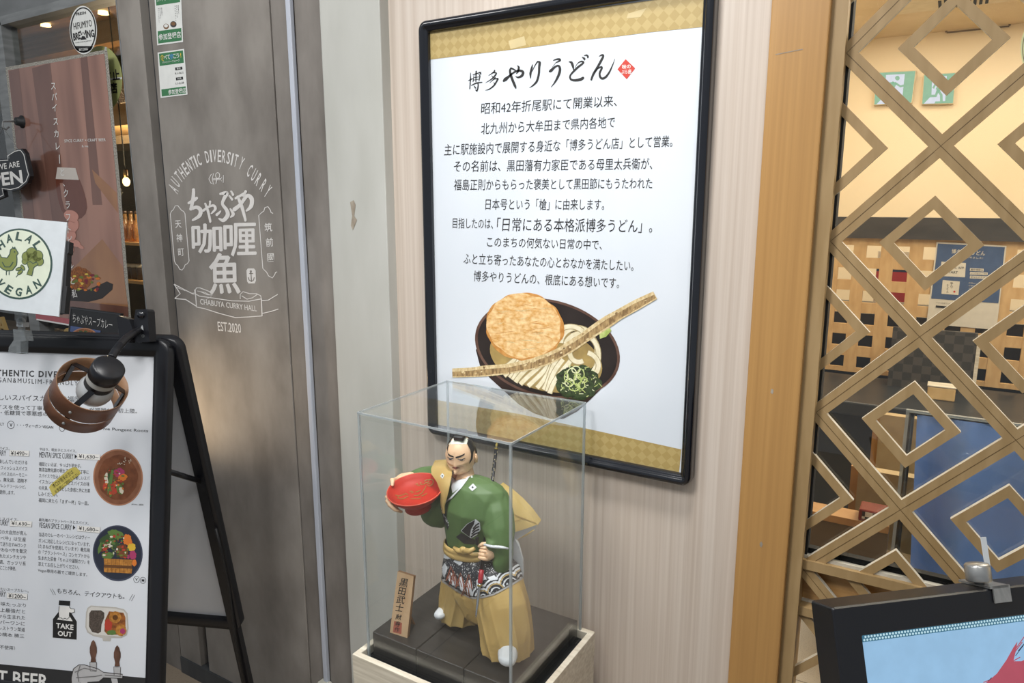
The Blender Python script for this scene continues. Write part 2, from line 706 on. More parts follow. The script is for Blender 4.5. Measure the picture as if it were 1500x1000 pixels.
# post of the restaurant front
b = MB()
b.bbox((-0.2825, W - 0.018, 0), (-0.192, W + 0.06, TOP), 'oak_post', 0.0025)
for (x, y) in ((1131, 573), (1115, 797)):
    q = Flat((-0.23, W - 0.018, 1.6), UX, UZ)
    q.ell(b, (x, y), 2.2, 4, 'chip', 0.0004, n=9, wob=0.3, seed=x)
q.line(b, [(1136, 80), (1176, 72)], 1.2, 'chip', 0.0004)
b.build('trim_7', kind='structure')

# ------------------------------------------------------------------ lattice screen: window_2
LW = structure('window_2', (-0.168, W + 0.02, 0.0))
XL, XR = -0.168, 0.98
YL = W + 0.016
b = MB()
b.box((-0.192, W - 0.004, 0), (XL, W + 0.05, TOP), 'oak_lattice')
b.box((XL, W + 0.022, 0.955), (XL + 0.004, W + 0.05, TOP), 'gap_black')
b.build('window_frame', LW)
ST, HX = 0.300, 0.1455            # cell height and half width
Z0 = 1.6 + 1.3 * 0.182            # a node on the left edge


pm('groove', '#6b5331', '#5d472a')


def bar(b, p, q, wd, y0, y1, mat, emat, groove=True):
    p, q = Vector(p), Vector(q)
    d = (q - p).normalized()
    n = Vector((-d.z, 0, d.x)) * wd / 2
    P = [p + n, p - n, q - n, q + n]
    pts = [Vector((v.x, y0, v.z)) for v in P]
    b.prism(pts, Vector((0, y1 - y0, 0)), mat, emat)
    if groove:
        m = n * 0.04
        b.add([Vector((v.x, y0 - 0.0004, v.z)) for v in (p + m, q + m, q - m, p - m)], [(0, 1, 2, 3)], 'groove')


b = MB()
for k in range(-3, 8):
    z = Z0 - ST * k
    for i in range(8):
        x = XL + HX * i
        zz = z if i % 2 == 0 else z - ST / 2
        for s_ in (-1, 1):
            a = (x, 0, zz)
            c = (x + HX, 0, zz + s_ * ST / 2)
            lo, hi = min(a[2], c[2]), max(a[2], c[2])
            if hi > TOP or lo < 0.0:
                continue
            dy = 0.0003 if s_ > 0 else 0
            bar(b, a, c, 0.0245, YL + dy, YL + 0.011, 'oak_lattice', 'lattice_edge')
b.build('lattice', LW)
# small diamonds in the middle of each cell
for k in range(-3, 8):
    for i in range(0, 8):
        xc = XL + HX * i
        zc = Z0 - ST * k - (ST / 2 if i % 2 == 0 else 0)
        px = proj((xc, YL, zc))
        if not (1100 < px[0] < 1640 and -120 < px[1] < 1060):
            continue
        b = MB()
        hx, hz, t = 0.0725, 0.075, 0.0215
        o = [Vector((xc, YL + 0.001, zc + hz)), Vector((xc + hx, YL + 0.001, zc)), Vector((xc, YL + 0.001, zc - hz)), Vector((xc - hx, YL + 0.001, zc))]
        n_ = [Vector((xc, YL + 0.001, zc + hz - t)), Vector((xc + hx - t, YL + 0.001, zc)), Vector((xc, YL + 0.001, zc - hz + t)), Vector((xc - hx + t, YL + 0.001, zc))]
        for j in range(4):
            if i == 0 and j in (2, 3):
                continue
            c = (j + 1) % 4
            b.prism([o[j], o[c], n_[c], n_[j]], Vector((0, 0.010, 0)), 'oak_lattice', 'lattice_edge')
        b.build('diamond_frame', LW)
b = MB()
zr = 0.952
b.box((-0.176, W + 0.0105, zr - 0.013), (XR, W + 0.036, zr + 0.005), 'oak_lattice')
b.box((XL, W + 0.02, zr + 0.005), (XR, W + 0.040, zr + 0.011), 'lattice_edge')
b.box((XL, W + 0.030, zr + 0.011), (XR, W + 0.045, zr + 0.022), 'gap_black')
b.build('middle_rail', LW)
b = MB()
b.box((-0.186, W + 0.0105, 0.846), (XR, W + 0.050, 0.863), 'oak_lattice')
b.box((-0.186, W + 0.034, 0.863), (XR, W + 0.05, 0.867), 'lattice_edge')
b.build('lower_rail', LW)
b = MB()
b.box((XL - 0.01, W + 0.040, 0.866), (XR, W + 0.055, zr - 0.012), 'oak_panel')
b.build('kick_panel', LW)
b = MB()
b.box((XL, YL + 0.014, zr + 0.01), (XR, YL + 0.0142, TOP), 'window_glass')
b.build('glass_pane', LW)

# ------------------------------------------------------------------ restaurant behind the lattice
wallbox('wall_back', (-0.6, 4.25, 0), (2.2, 4.3, 2.45), 'beige_wall')
wallbox('wall_left', (-0.72, W + 0.06, 0), (-0.66, 4.3, 2.45), 'beige_wall')
wallbox('wall_right', (2.15, W, 0), (2.2, 4.3, 2.45), 'beige_wall')
wallbox('ceiling', (-0.72, W + 0.06, 2.42), (2.2, 4.3, 2.48), 'warm_ceiling')

# high timber partition with square holes
PY = 3.2
t = thing('wooden_grid_screen', 'honey coloured timber screen of square openings under a dark beam', 'screen', (0.35, PY, 0.91))
b = MB()
px0, px1, pz0, pz1 = -0.62, 1.3, 0.91, 1.462
pit, bw = 0.0995, 0.047
cols = [-0.346 + pit * i for i in range(-2, 17)]
xs = [px0] + [c + s_ * (pit - bw) / 2 for c in cols for s_ in (-1, 1)] + [px1]
for i in range(0, len(xs), 2):
    b.box((xs[i], PY, pz0), (xs[i + 1], PY + 0.02, pz1), 'grid_wood')
b.build('upright_slats', t)
b = MB()
rows = [1.408 - 0.091 * i for i in range(0, 6)]
zs = [pz1] + [r + s_ * 0.0245 for r in rows for s_ in (1, -1)] + [pz0]
for i in range(0, len(zs), 2):
    b.box((px0, PY + 0.002, zs[i + 1]), (px1, PY + 0.018, zs[i]), 'grid_wood')
b.build('cross_slats', t)
b = MB()
b.box((px0, PY - 0.02, 1.462), (px1, PY + 0.05, 1.545), 'black_band')
b.build('top_beam', t)

flat('fabric_red', '#b33a3f')
flat('navy_cloth', '#2c3454')
pm('cloth_white', '#ded6c6')
t = thing('striped_cloth', 'red white and navy striped cloth behind the timber screen', 'cloth', (-0.185, 3.4, 1.13))
for nm, z0, z1, m_ in (('white_stripe', 1.335, 1.40, 'cloth_white'), ('navy_stripe', 1.315, 1.335, 'navy_cloth'), ('red_stripe', 1.27, 1.315, 'fabric_red'), ('white_stripe', 1.235, 1.27, 'cloth_white'), ('red_stripe', 1.19, 1.235, 'fabric_red'), ('white_stripe', 1.13, 1.19, 'cloth_white')):
    b = MB()
    b.box((-0.245, 3.405, z0), (-0.125, 3.42, z1), m_)
    b.build(nm, t)
b = MB()
b.box((-0.6, 3.4, 0), (1.3, 3.85, 1.13), 'counter_dark')
b.build('service_counter', label='dark service counter seen through the holes of the timber screen', cat='counter')
b = MB()
b.bbox((-0.6, 2.72, 0.855), (1.3, PY - 0.025, 0.905), 'counter_dark', 0.006)
b2 = thing('table', 'long dark table in front of the timber screen', 'table', (0.35, 2.95, 0))
b.build('tabletop', b2)
for x in (-0.5, 1.2):
    b = MB()
    b.box((x, 2.76, 0), (x + 0.06, PY - 0.08, 0.855), 'counter_dark')
    b.build('leg', b2)
b = MB()
b.box((-0.5, 2.80, 0.25), (1.2, 2.83, 0.855), 'counter_dark')
b.build('front_panel', b2)


def checker_mat(name, c1, c2, sc):
    m = pm(name, c1)
    nt = m.node_tree
    p = nt.nodes['Principled BSDF']
    tc = [n for n in nt.nodes if n.type == 'TEX_COORD'][0]
    ck = nt.nodes.new('ShaderNodeTexChecker')
    ck.inputs['Scale'].default_value = sc
    ck.inputs[1].default_value = lin(c1)
    ck.inputs[2].default_value = lin(c2)
    mp = nt.nodes.new('ShaderNodeMapping')
    mp.inputs['Location'].default_value = (0.003, 0.003, 0.003)
    nt.links.new(tc.outputs['Object'], mp.inputs[0])
    nt.links.new(mp.outputs[0], ck.inputs[0])
    nt.links.new(ck.outputs[0], p.inputs['Base Color'])


checker_mat('checker_dark', '#35332f', '#4a4640', 32)
b = MB()
q0, q1 = atY(1330, 482, 3.05), atY(1434, 482, 3.05)
t = thing('checkered_screen', 'dark grey checkered board standing under the blue notice', 'board', (q0.x, 3.05, 0.905))
b.box((q0.x - 0.05, 3.05, 0.905), (q1.x, 3.07, atY(1400, 486, 3.05).z), 'checker_dark')
b.build('board', t)
b = MB()
b.box((q1.x, 3.045, 0.905), (q1.x + 0.012, 3.075, atY(1400, 486, 3.05).z - 0.01), 'pale_ash')
b.build('end_post', t)
pm('box_wood', '#d8b985', '#cbaa74')
b = MB()
c0 = atZ(1357, 584, 0.905)
c1 = atZ(1398, 586, 0.905)
t = thing('napkin_box', 'small pale wooden napkin box on the dark table', 'box', ((c0.x + c1.x) / 2, c0.y + 0.05, 0.905))
b.bbox((c0.x, c0.y, 0.905), (c1.x, c0.y + 0.06, 0.952), 'box_wood', 0.004)
b.build('body', t)
b = MB()
b.bbox((c0.x - 0.002, c0.y - 0.002, 0.952), (c1.x + 0.002, c0.y + 0.062, 0.958), 'pale_ash', 0.002)
b.build('lid', t)

# chairs in front of the table
pm('bench_brown', '#6f5f4b', '#65563f', (12, 12, 12), 0.5)
pm('seat_vinyl', '#b39c74', '#a68f68', (20, 20, 20), 0.5)
pm('chair_oak', '#b58a58', '#a67a48', (30, 30, 8), 0.45)


def chair(x, y, zt, label):
    t = thing('dining_chair', label, 'chair', (x, y, 0), 'oak chairs behind the lattice')
    w = 0.40
    for sx in (0, w - 0.016):
        b = MB()
        b.prism([(x + sx, y, 0.42), (x + sx + 0.016, y, 0.42), (x + sx + 0.016, y - 0.075, zt), (x + sx, y - 0.075, zt)], Vector((0, 0.026, 0)), 'chair_oak')
        b.build('back_post', t)
    b = MB()
    hb_ = min(0.2, (zt - 0.45) * 0.5)
    sl_ = 0.075 / (zt - 0.42)
    b.prism([(x + 0.016, y - (zt - hb_ - 0.42) * sl_ - 0.004, zt - hb_), (x + w - 0.016, y - (zt - hb_ - 0.42) * sl_ - 0.004, zt - hb_), (x + w - 0.016, y - 0.079, zt - 0.003), (x + 0.016, y - 0.079, zt - 0.003)], Vector((0, 0.03, 0)), 'seat_vinyl')
    b.build('backrest', t)
    b = MB()
    b.bbox((x, y, 0.40), (x + w, y + 0.34, 0.45), 'bench_brown', 0.012)
    b.build('seat', t)
    for sx in (0, w - 0.035):
        for sy in (0, 0.305):
            b = MB()
            b.box((x + sx, y + sy, 0), (x + sx + 0.035, y + sy + 0.035, 0.40), 'chair_oak')
            b.build('leg', t)
    return t


p1 = atY(1275, 683, 2.3)
chair(p1.x, 2.3, p1.z + 0.19, 'oak chair with a beige backrest nearer the long dark table')
p2 = atY(1240, 762, 1.86)
chair(p2.x + 0.005, 1.86, p2.z + 0.17, 'oak chair with a beige backrest just behind the low brown divider')
e0 = atY(1185, 748, 1.62)
t = thing('low_divider', 'low brown divider board with an oak edge at the foot of the lattice', 'divider', (e0.x, 1.62, 0))
b = MB()
b.box((-0.6, 1.62, 0.73), (-0.045, 1.66, e0.z - 0.012), 'bench_brown')
b.build('back_panel', t)
b = MB()
b.box((-0.6, 1.612, e0.z - 0.012), (-0.045, 1.668, e0.z + 0.004), 'chair_oak')
b.build('top_edge', t)
for x in (-0.6, -0.085):
    b = MB()
    b.box((x, 1.625, 0), (x + 0.035, 1.655, 0.73), 'bench_brown')
    b.build('post', t)
# patterned condiment tray standing on the bench edge
checker_mat('tray_pattern', '#d9cdbb', '#2c2220', 70)
flat('lacquer_red', '#7d3028', 0.25)
g = atY(1291, 792, 1.66)
t = thing('condiment_tray', 'small red and black patterned tray on the end of the low divider', 'tray', (-0.075, 1.65, e0.z + 0.004))
b = MB()
b.bbox((-0.105, 1.615, e0.z + 0.004), (-0.047, 1.668, e0.z + 0.030), 'lacquer_red', 0.003)
b.build('tray', t)
b = MB()
b.box((-0.098, 1.6142, e0.z + 0.010), (-0.053, 1.6149, e0.z + 0.026), 'tray_pattern')
b.build('pattern_panel', t)

# clear partition and the blue cloth behind it
Yp = 1.58
a0 = atY(1330, 601, Yp)
a1 = atY(1322, 700, Yp)
t = thing('clear_partition', 'clear acrylic partition standing in front of the blue cloth', 'partition', (a0.x + 0.3, Yp, 0.0))
b = MB()
b.box((a0.x, Yp, 0.5), (0.85, Yp + 0.004, a0.z), 'window_glass')
b.build('panel', t)
b = MB()
b.box((a0.x - 0.003, Yp - 0.002, 0.5), (a0.x + 0.003, Yp + 0.006, a0.z), 'acrylic_edge')
b.box((a0.x - 0.003, Yp - 0.002, a0.z - 0.003), (0.85, Yp + 0.006, a0.z + 0.002), 'acrylic_edge')
b.build('polished_edge', t, label='bright polished edge')
for x in (a0.x + 0.05, 0.7):
    b = MB()
    b.box((x, Yp - 0.08, 0), (x + 0.03, Yp + 0.09, 0.012), 'black_satin')
    b.box((x, Yp - 0.008, 0.012), (x + 0.03, Yp + 0.012, 0.5), 'black_satin')
    b.build('foot', t)
pm('blue_cloth', '#8fb2f4', '#7ca0e2', (8, 8, 2), 0.7)
b = MB()
Yc = 1.70
c0 = atY(1334, 606, Yc)
zb = 0.25
nx, nz = 90, 26
vs, fs = [], []
for j in range(nz + 1):
    f = j / nz
    z = c0.z + (zb - c0.z) * f
    for i in range(nx + 1):
        e = i / nx
        x = c0.x + 0.012 + 0.05 * f + (0.55) * e
        y = Yc + 0.02 * abs(math.sin(e * 13 + 0.5)) ** 3 * (0.6 + f) * 1.6 + 0.022 * math.sin(e * 31 + 2 * f) * (0.4 + f * 0.8)
        vs.append((x, y, z))
for j in range(nz):
    for i in range(nx):
        p = j * (nx + 1) + i
        fs.append((p, p + nx + 1, p + nx + 2, p + 1))
b.add(vs, fs, 'blue_cloth', True)
vs2 = [(v[0], v[1] + 0.004, v[2]) for v in vs]
b.add(vs2, [f[::-1] for f in fs], 'blue_cloth', True)
t = thing('blue_curtain', 'plain blue cloth hanging in soft folds behind the clear partition', 'curtain', (c0.x + 0.3, Yc, zb))
b.build('cloth', t)
b = MB()
b.tube([(c0.x, Yc + 0.004, c0.z + 0.004), (c0.x + 0.58, Yc + 0.004, c0.z + 0.004)], 0.005, 'black_satin')
for x in (c0.x + 0.002, c0.x + 0.575):
    b.tube([(x, Yc + 0.01, 0), (x, Yc + 0.01, c0.z + 0.004)], 0.006, 'black_satin')
b.build('rail', t)

# blue notice on the screen
pm('notice_blue', '#465a7c', '#405374')
flat('notice_pale', '#d3cbbb')
N = Flat((0, PY - 0.004, 1.3), UX, UZ)
t = thing('notice', 'blue and cream paper notice fixed to the timber screen', 'notice', atY(1412, 483, PY - 0.004))
b = MB()
N.poly(b, [(1372, 354), (1474.5, 360), (1459.5, 483), (1357, 474)], 'notice_pale', 0)
N.poly(b, [(1374, 356.5), (1472, 362), (1462.5, 444), (1364, 437)], 'notice_blue', 0.001)
N.poly(b, [(1379, 383), (1415, 385), (1413.5, 406), (1377.5, 404)], 'notice_pale', 0.0016)
N.poly(b, [(1381, 410), (1406, 412), (1404, 432), (1379, 430)], 'notice_pale', 0.0016)
b.build('sheet', t)
def nt(name, rows):
    b = MB()
    for r_ in rows:
        N.text(b, *r_)
    b.build(name, t)


nt('heading_lettering', [('博多やりうどん', (1394, 368), (1443, 371), 7, 'notice_pale', 0.002, 0.01), ('アプリはじめました!', (1396, 375), (1440, 378), 3, 'notice_pale', 0.002)])
nt('app_lettering', [('OFFICIAL APP', (1381, 390.5), (1412, 392.5), 3.6, 'ink', 0.002, 0), ('START', (1387, 398), (1403, 399), 3.6, 'ink', 0.002, 0.01)])
b = MB()
N.vtext(b, 'やり', (1394, 415), (1394, 420), 5, 'ink', 0.002, 0.01)
N.vtext(b, 'うどん', (1388, 418), (1388, 427), 4, 'ink', 0.002, 0.01)
N.ell(b, (1398, 427), 1.6, 1.6, 'seal_red', 0.002, n=12)
b.build('app_mark', t)
for k, (s_, w_) in enumerate((('最新情報を', 20), ('いつでもどこでも', 26), ('あなたのスマホに!', 31))):
    y = 394.5 + 5.5 * k
    b = MB()
    N.poly(b, [(1421, y - 2), (1421 + w_, y - 1), (1421 + w_ - .4, y + 3), (1420.6, y + 2)], 'notice_pale', 0.0018)
    N.text(b, s_, (1422, y), (1420 + w_, y + 1), 2.6, 'ink', 0.0024)
    b.build('text_strip', t)
nt('lower_lettering', [('アプリのダウンロードはこちら', (1371, 443), (1410, 446), 2.6, 'ink', 0.002)])
b = MB()
N.poly(b, [(1371, 447), (1389, 448.5), (1388.6, 451.5), (1370.6, 450)], 'ink', 0.002)
b.build('black_tag', t)
for k in range(3):
    nt('text_line', [('お得なクーポン配信中', (1419, 414 + 4 * k), (1450, 417 + 4 * k), 2, 'notice_pale', 0.002)])

# fittings on the restaurant ceiling and back wall
pm('vent_white', '#d6c7a8', '#cdbd9a')
v0, v1 = atZ(1340, 6, 2.42), atZ(1420, 9, 2.42)
t = thing('air_conditioner', 'ceiling cassette air conditioner with dark vent slots', 'air conditioner', (v0.x + 0.3, v0.y - 0.2, 2.40))
b = MB()
b.bbox((v0.x - 0.06, v0.y - 0.6, 2.385), (v0.x + 0.75, v0.y, 2.42), 'vent_white', 0.006)
b.build('housing', t)
b = MB()
for k in range(9):
    x = v0.x + 0.09 + 0.02 * k
    b.box((x, v0.y - 0.16, 2.383), (x + 0.011, v0.y - 0.02, 2.387), 'gap_black')
b.build('vent_slots', t)
H = [atY(1386, 34, 4.248), atY(1476, 22, 4.248), atY(1477, 38, 4.248), atY(1388, 47, 4.248)]
b = MB()
b.prism(H, Vector((0, -0.012, 0)), 'vent_white')
hc = sum(H, Vector()) / 4
hb = [hc + (p - hc) * 1.03 + Vector((0, -0.0, 0)) for p in H]
b2 = MB()
for j in range(4):
    b2.tube([hb[j] + Vector((0, -0.006, 0)), hb[(j + 1) % 4] + Vector((0, -0.006, 0))], 0.006, 'bench_brown', 6)
t = thing('access_hatch', 'cream access hatch with a dark outline high on the back wall', 'hatch', hc)
b.build('door', t)
b2.build('frame', t)

# reflected green running-man signs, built as glowing boards on the back wall
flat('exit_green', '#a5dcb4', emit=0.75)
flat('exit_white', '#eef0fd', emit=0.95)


def exit_sign_reflection(quad, Y, man, label):
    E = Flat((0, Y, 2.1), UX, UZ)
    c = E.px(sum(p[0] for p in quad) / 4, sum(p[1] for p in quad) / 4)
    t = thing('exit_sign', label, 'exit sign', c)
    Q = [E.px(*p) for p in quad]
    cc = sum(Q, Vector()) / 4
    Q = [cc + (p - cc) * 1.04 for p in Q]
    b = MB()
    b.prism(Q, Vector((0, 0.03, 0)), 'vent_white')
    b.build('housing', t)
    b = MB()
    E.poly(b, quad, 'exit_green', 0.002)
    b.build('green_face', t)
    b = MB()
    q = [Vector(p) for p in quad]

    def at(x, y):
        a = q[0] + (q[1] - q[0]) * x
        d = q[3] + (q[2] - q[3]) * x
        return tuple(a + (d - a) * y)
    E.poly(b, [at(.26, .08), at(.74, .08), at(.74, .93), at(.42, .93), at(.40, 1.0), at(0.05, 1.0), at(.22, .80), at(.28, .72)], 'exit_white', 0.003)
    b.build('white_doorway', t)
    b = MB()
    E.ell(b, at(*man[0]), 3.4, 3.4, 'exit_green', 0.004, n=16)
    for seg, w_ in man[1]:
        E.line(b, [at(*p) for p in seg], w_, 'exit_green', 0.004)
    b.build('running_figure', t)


exit_sign_reflection([(1283, 107), (1341, 104), (1335, 150), (1281, 153)], 4.22,
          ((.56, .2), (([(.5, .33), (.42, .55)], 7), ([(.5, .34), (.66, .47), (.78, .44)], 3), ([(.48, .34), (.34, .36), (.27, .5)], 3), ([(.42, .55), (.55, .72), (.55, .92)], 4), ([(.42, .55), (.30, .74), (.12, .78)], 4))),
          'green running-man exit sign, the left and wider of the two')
exit_sign_reflection([(1354, 110), (1399, 107), (1396, 151), (1351, 152)], 4.22,
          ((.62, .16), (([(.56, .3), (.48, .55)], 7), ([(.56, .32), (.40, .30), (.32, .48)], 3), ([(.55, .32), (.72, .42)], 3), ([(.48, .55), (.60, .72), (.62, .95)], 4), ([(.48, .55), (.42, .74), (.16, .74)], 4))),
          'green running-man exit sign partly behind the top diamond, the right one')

# round pale sticker on the glass at the right edge of the view
pm('sticker_lime', '#cfd3a4', '#c4c998')
b = MB()
G = Flat((0, YL + 0.0125, 1.6), UX, UZ)
G.ell(b, (1521, 72), 26, 44, 'sticker_lime', 0.0)
G.ring(b, (1521, 72), 23, 40, 1.2, 'bench_brown', 0.0003)
b.build('round_sticker', label='pale lime round sticker on the glass at the right edge', cat='sticker')
# ------------------------------------------------------------------ framed udon poster
def frame_loop(b, Fl, x0, y0, x1, y1, prof, rad, mat, n=8, smooth=True):
    """rounded rectangular frame: prof = (inset, height) pairs swept round the outline"""
    rings = []
    for ins, hz in prof:
        r = max(rad - ins, 0.0015)
        pts = []
        for cx, cy, a0 in ((x1 - ins - r, y1 - ins - r, 0), (x0 + ins + r, y1 - ins - r, 90), (x0 + ins + r, y0 + ins + r, 180), (x1 - ins - r, y0 + ins + r, 270)):
            for k in range(n + 1):
                a = R(a0 + 90 * k / n)
                pts.append(Fl.w(cx + r * math.cos(a), cy + r * math.sin(a), hz))
        rings.append(pts)
    N = len(rings[0])
    vs = [p for r_ in rings for p in r_]
    fs = []
    for i in range(len(rings) - 1):
        for k in range(N):
            fs.append((i * N + k, i * N + (k + 1) % N, (i + 1) * N + (k + 1) % N, (i + 1) * N + k))
    b.add(vs, fs, mat, smooth)


WF = Flat((0, W - 0.001, 1.6), UX, UZ)             # wall face
PF = Flat((0, W - 0.0107, 1.6), UX, UZ)             # printed sheet
PF.zs = 0.4
t = thing('framed_poster', 'large black framed poster of brush lettering above a bowl of udon', 'poster', (-0.69, W, 1.0645))
b = MB()
frame_loop(b, WF, -1.0065, -0.5355, -0.3735, 0.3785,
           [(0.0, 0.0), (0.0, 0.019), (0.002, 0.024), (0.006, 0.026), (0.012, 0.026), (0.015, 0.023), (0.0165, 0.021), (0.019, 0.021), (0.0215, 0.018), (0.0225, 0.011)], 0.02, 'black_gloss')
b.build('frame', t)
b = MB()
b.box((-0.99, W - 0.0105, 1.08), (-0.39, W - 0.001, 1.966), 'paper')
sheet = b.build('printed_sheet', t)
b = MB()
Z1 = 0.0006
PF.poly(b, [(622, 44), (1034, -10), (1030, 39.5), (950, 47.5), (900, 54), (840, 60), (800, 66), (740, 74), (680, 81), (624, 88)], 'gold_border', Z1)
b.build('gold_border', sheet)
b = MB()
PF.poly(b, [(636, 585), (760, 606), (880, 632), (998, 658), (994, 700), (636, 630)], 'gold_border', Z1)
b.build('gold_border', sheet)
# worn tape marks on the top strip
b = MB()
flat('tape_pale', '#cbb98a')
PF.poly(b, [(745, 60), (768, 53), (771, 66), (748, 72)], 'tape_pale', 0.0012)
b.build('tape_mark', sheet)
b = MB()
PF.poly(b, [(920, 20), (947, 12), (938, 25), (918, 27)], 'tape_pale', 0.0012)
b.build('tape_mark', sheet)
b = MB()
A1 = lambda p: (680 + p[0] * 0.08667, 70 + p[1] * 0.08667)
A2 = lambda p: (790 + p[0] * 0.1, 70 + p[1] * 0.1)
STR = [(A1, .08667, [
    # hiragana ya, ri
    ([(668, 560), (700, 530), (760, 480), (820, 430), (880, 395), (940, 385), (985, 400), (995, 430), (970, 475), (910, 500), (865, 482)], [34, 60, 38, 28, 34, 40, 44, 48, 44, 30, 8]),
    ([(895, 300), (922, 330), (908, 400), (880, 440)], [10, 36, 34, 8]),
    ([(790, 345), (775, 380), (785, 450), (820, 550), (858, 640), (874, 682)], [20, 36, 40, 44, 44, 22]),
    ([(790, 345), (830, 360), (880, 390)], [30, 28, 20]),
    ([(1155, 285), (1140, 350), (1120, 440), (1125, 515)], [14, 36, 40, 10]),
    ([(1150, 400), (1190, 310), (1240, 235)], [8, 14, 24]),
    ([(1240, 232), (1275, 250), (1268, 330), (1262, 440), (1230, 560), (1170, 630), (1100, 678)], [20, 44, 40, 38, 38, 28, 3]),
    # kanji haku
    ([(110, 425), (105, 550), (95, 692)], [10, 22, 17]), ([(72, 555), (120, 530), (150, 520)], [10, 18, 10]), ([(150, 455), (210, 435), (285, 412)], [12, 18, 14]), ([(255, 408), (280, 440)], [10, 26]),
    ([(203, 398), (200, 480), (198, 570)], [24, 20, 16]), ([(165, 470), (150, 572)], [13, 13]), ([(250, 450), (266, 480), (250, 562)], [14, 20, 13]), ([(165, 505), (250, 490)], [10, 11]), ([(160, 545), (250, 528)], [10, 11]),
    ([(125, 635), (200, 598), (300, 582)], [14, 24, 18]), ([(232, 588), (236, 650), (215, 726), (190, 705)], [18, 22, 26, 6]), ([(165, 640), (190, 676)], [10, 26]),
    # kanji ta
    ([(515, 383), (500, 410), (410, 470)], [24, 26, 4]), ([(480, 422), (540, 425), (530, 458), (460, 530), (360, 590)], [10, 24, 26, 20, 3]), ([(463, 468), (486, 497)], [8, 20]),
    ([(525, 505), (500, 530), (430, 592)], [20, 18, 4]), ([(500, 532), (565, 520), (560, 548), (500, 640), (420, 700), (355, 718)], [10, 26, 28, 26, 20, 3]), ([(500, 580), (522, 622)], [8, 22])]),
    (A2, .1, [
    # hiragana u, do, n
    ([(200, 185), (260, 167), (300, 170), (298, 190), (245, 215)], [8, 26, 32, 28, 10]), ([(245, 213), (190, 285)], [9, 5]),
    ([(153, 345), (172, 333), (230, 280), (275, 262), (300, 290), (300, 350), (270, 430), (225, 510), (168, 580)], [28, 44, 28, 28, 36, 40, 36, 24, 2]),
    ([(430, 205), (470, 215), (490, 260), (505, 327)], [8, 38, 38, 14]),
    ([(525, 290), (560, 230), (610, 200), (645, 210), (630, 235), (560, 290), (480, 370), (450, 420), (465, 462), (520, 476), (600, 464), (640, 442)], [6, 10, 24, 30, 28, 32, 28, 24, 30, 36, 46, 40]),
    ([(625, 135), (660, 160), (662, 186)], [8, 36, 8]), ([(655, 115), (695, 108), (713, 132), (703, 151)], [8, 26, 28, 8]),
    ([(875, 125), (920, 105), (938, 122), (905, 190), (850, 290), (790, 390), (762, 467)], [6, 28, 30, 36, 36, 34, 28]),
    ([(800, 370), (850, 310), (905, 280), (915, 300), (885, 370), (895, 430), (930, 450), (980, 420), (1030, 350), (1075, 250), (1110, 155)], [6, 14, 26, 30, 30, 32, 34, 32, 26, 16, 2])])]
for AF_, k_, strokes in STR:
    for pts, ws in strokes:
        cp_, cw_ = catmull(pts, ws)
        PF.line(b, [AF_(p) for p in cp_], k_, 'ink', Z1, taper=cw_)
        for e_ in (0, -1):
            if cw_[e_] > 9:
                c_ = AF_(cp_[e_])
                PF.ell(b, c_, cw_[e_] * k_ / 2, cw_[e_] * k_ / 2, 'ink', Z1 + 0.00005, n=12)
b.build('title_lettering', sheet, label='bold brush lettering title')
LN = [('昭和42年折尾駅にて開業以来、', (704.7, 159), (903.6, 147.5), 17),
      ('北九州から大牟田まで県内各地で', (704.7, 188.5), (901, 178.5), 17),
      ('主に駅施設内で展開する身近な「博多うどん店」として営業。', (650.6, 219.5), (985, 206.5), 17),
      ('その名前は、黒田藩有力家臣である母里太兵衛が、', (665, 243.5), (955.5, 239.5), 17),
      ('福島正則からもらった褒美として黒田節にもうたわれた', (665, 270.6), (955.5, 268.4), 16.5),
      ('日本号という「槍」に由来します。', (711, 299), (885, 299.5), 16.5),
      ('目指したのは、', (663, 326.5), (722, 327.5), 15.5),
      ('「日常にある本格派博多うどん」。', (728, 328.5), (955.5, 331), 20),
      ('このまちの何気ない日常の中で、', (713.5, 354), (881.6, 358.5), 15.5),
      ('ふと立ち寄ったあなたの心とおなかを満たしたい。', (679, 378.4), (928, 389), 16),
      ('博多やりうどんの、根底にある想いです。', (694, 404), (907, 414.5), 16)]
for s_, a, c, h_ in LN:
    b = MB()
    PF.text(b, s_, a, c, h_, 'ink', Z1, 0.0, 0.06)
    b.build('text_line', sheet)
b = MB()
PF.poly(b, [(916.5, 86.5), (930.5, 100), (918, 116), (904.5, 101.5)], 'seal_red', Z1)
PF.text(b, '味の', (911.5, 98), (924, 97), 7, 'print_white', 0.001, 0.01)
PF.text(b, 'ぷら座', (910, 105.5), (925, 104.5), 6.5, 'print_white', 0.001, 0.01)
b.build('red_seal', sheet, label='red diamond seal')

# printed bowl of udon
pm('bowl_lacquer', '#3c2c27', '#2b201d', (25, 25, 9), 0.4)
pm('bowl_rim', '#6a4f43', '#53392f', (30, 30, 30), 0.4)
pm('bowl_inside', '#2f2724', '#241d1b', (14, 14, 14), 0.4)
pm('broth', '#b59a5c', '#8f7848', (22, 22, 22), 0.4)
pm('tempura', '#f0d09a', '#d49c52', (75, 75, 110), 0.5, detail=9, lo=0.36, hi=0.66, bump=0.6)
pm('tempura_edge', '#d39a54', '#b87a36', (70, 70, 90), 0.5, detail=5)
pm('burdock', '#b89a6a', '#7a5f3d', (160, 160, 60), 0.55, detail=5, lo=0.38, hi=0.62)
pm('burdock_light', '#e2cfa3', '#c3a877', (200, 200, 120), 0.55, detail=5)
pm('noodle', '#efe6cb', '#ded2ad', (60, 60, 60), 0.4)
pm('noodle_edge', '#b7a578', '#a29066', (60, 60, 60), 0.4)
pm('greens', '#3f4f2c', '#26331c', (160, 160, 160), 0.5, detail=5)
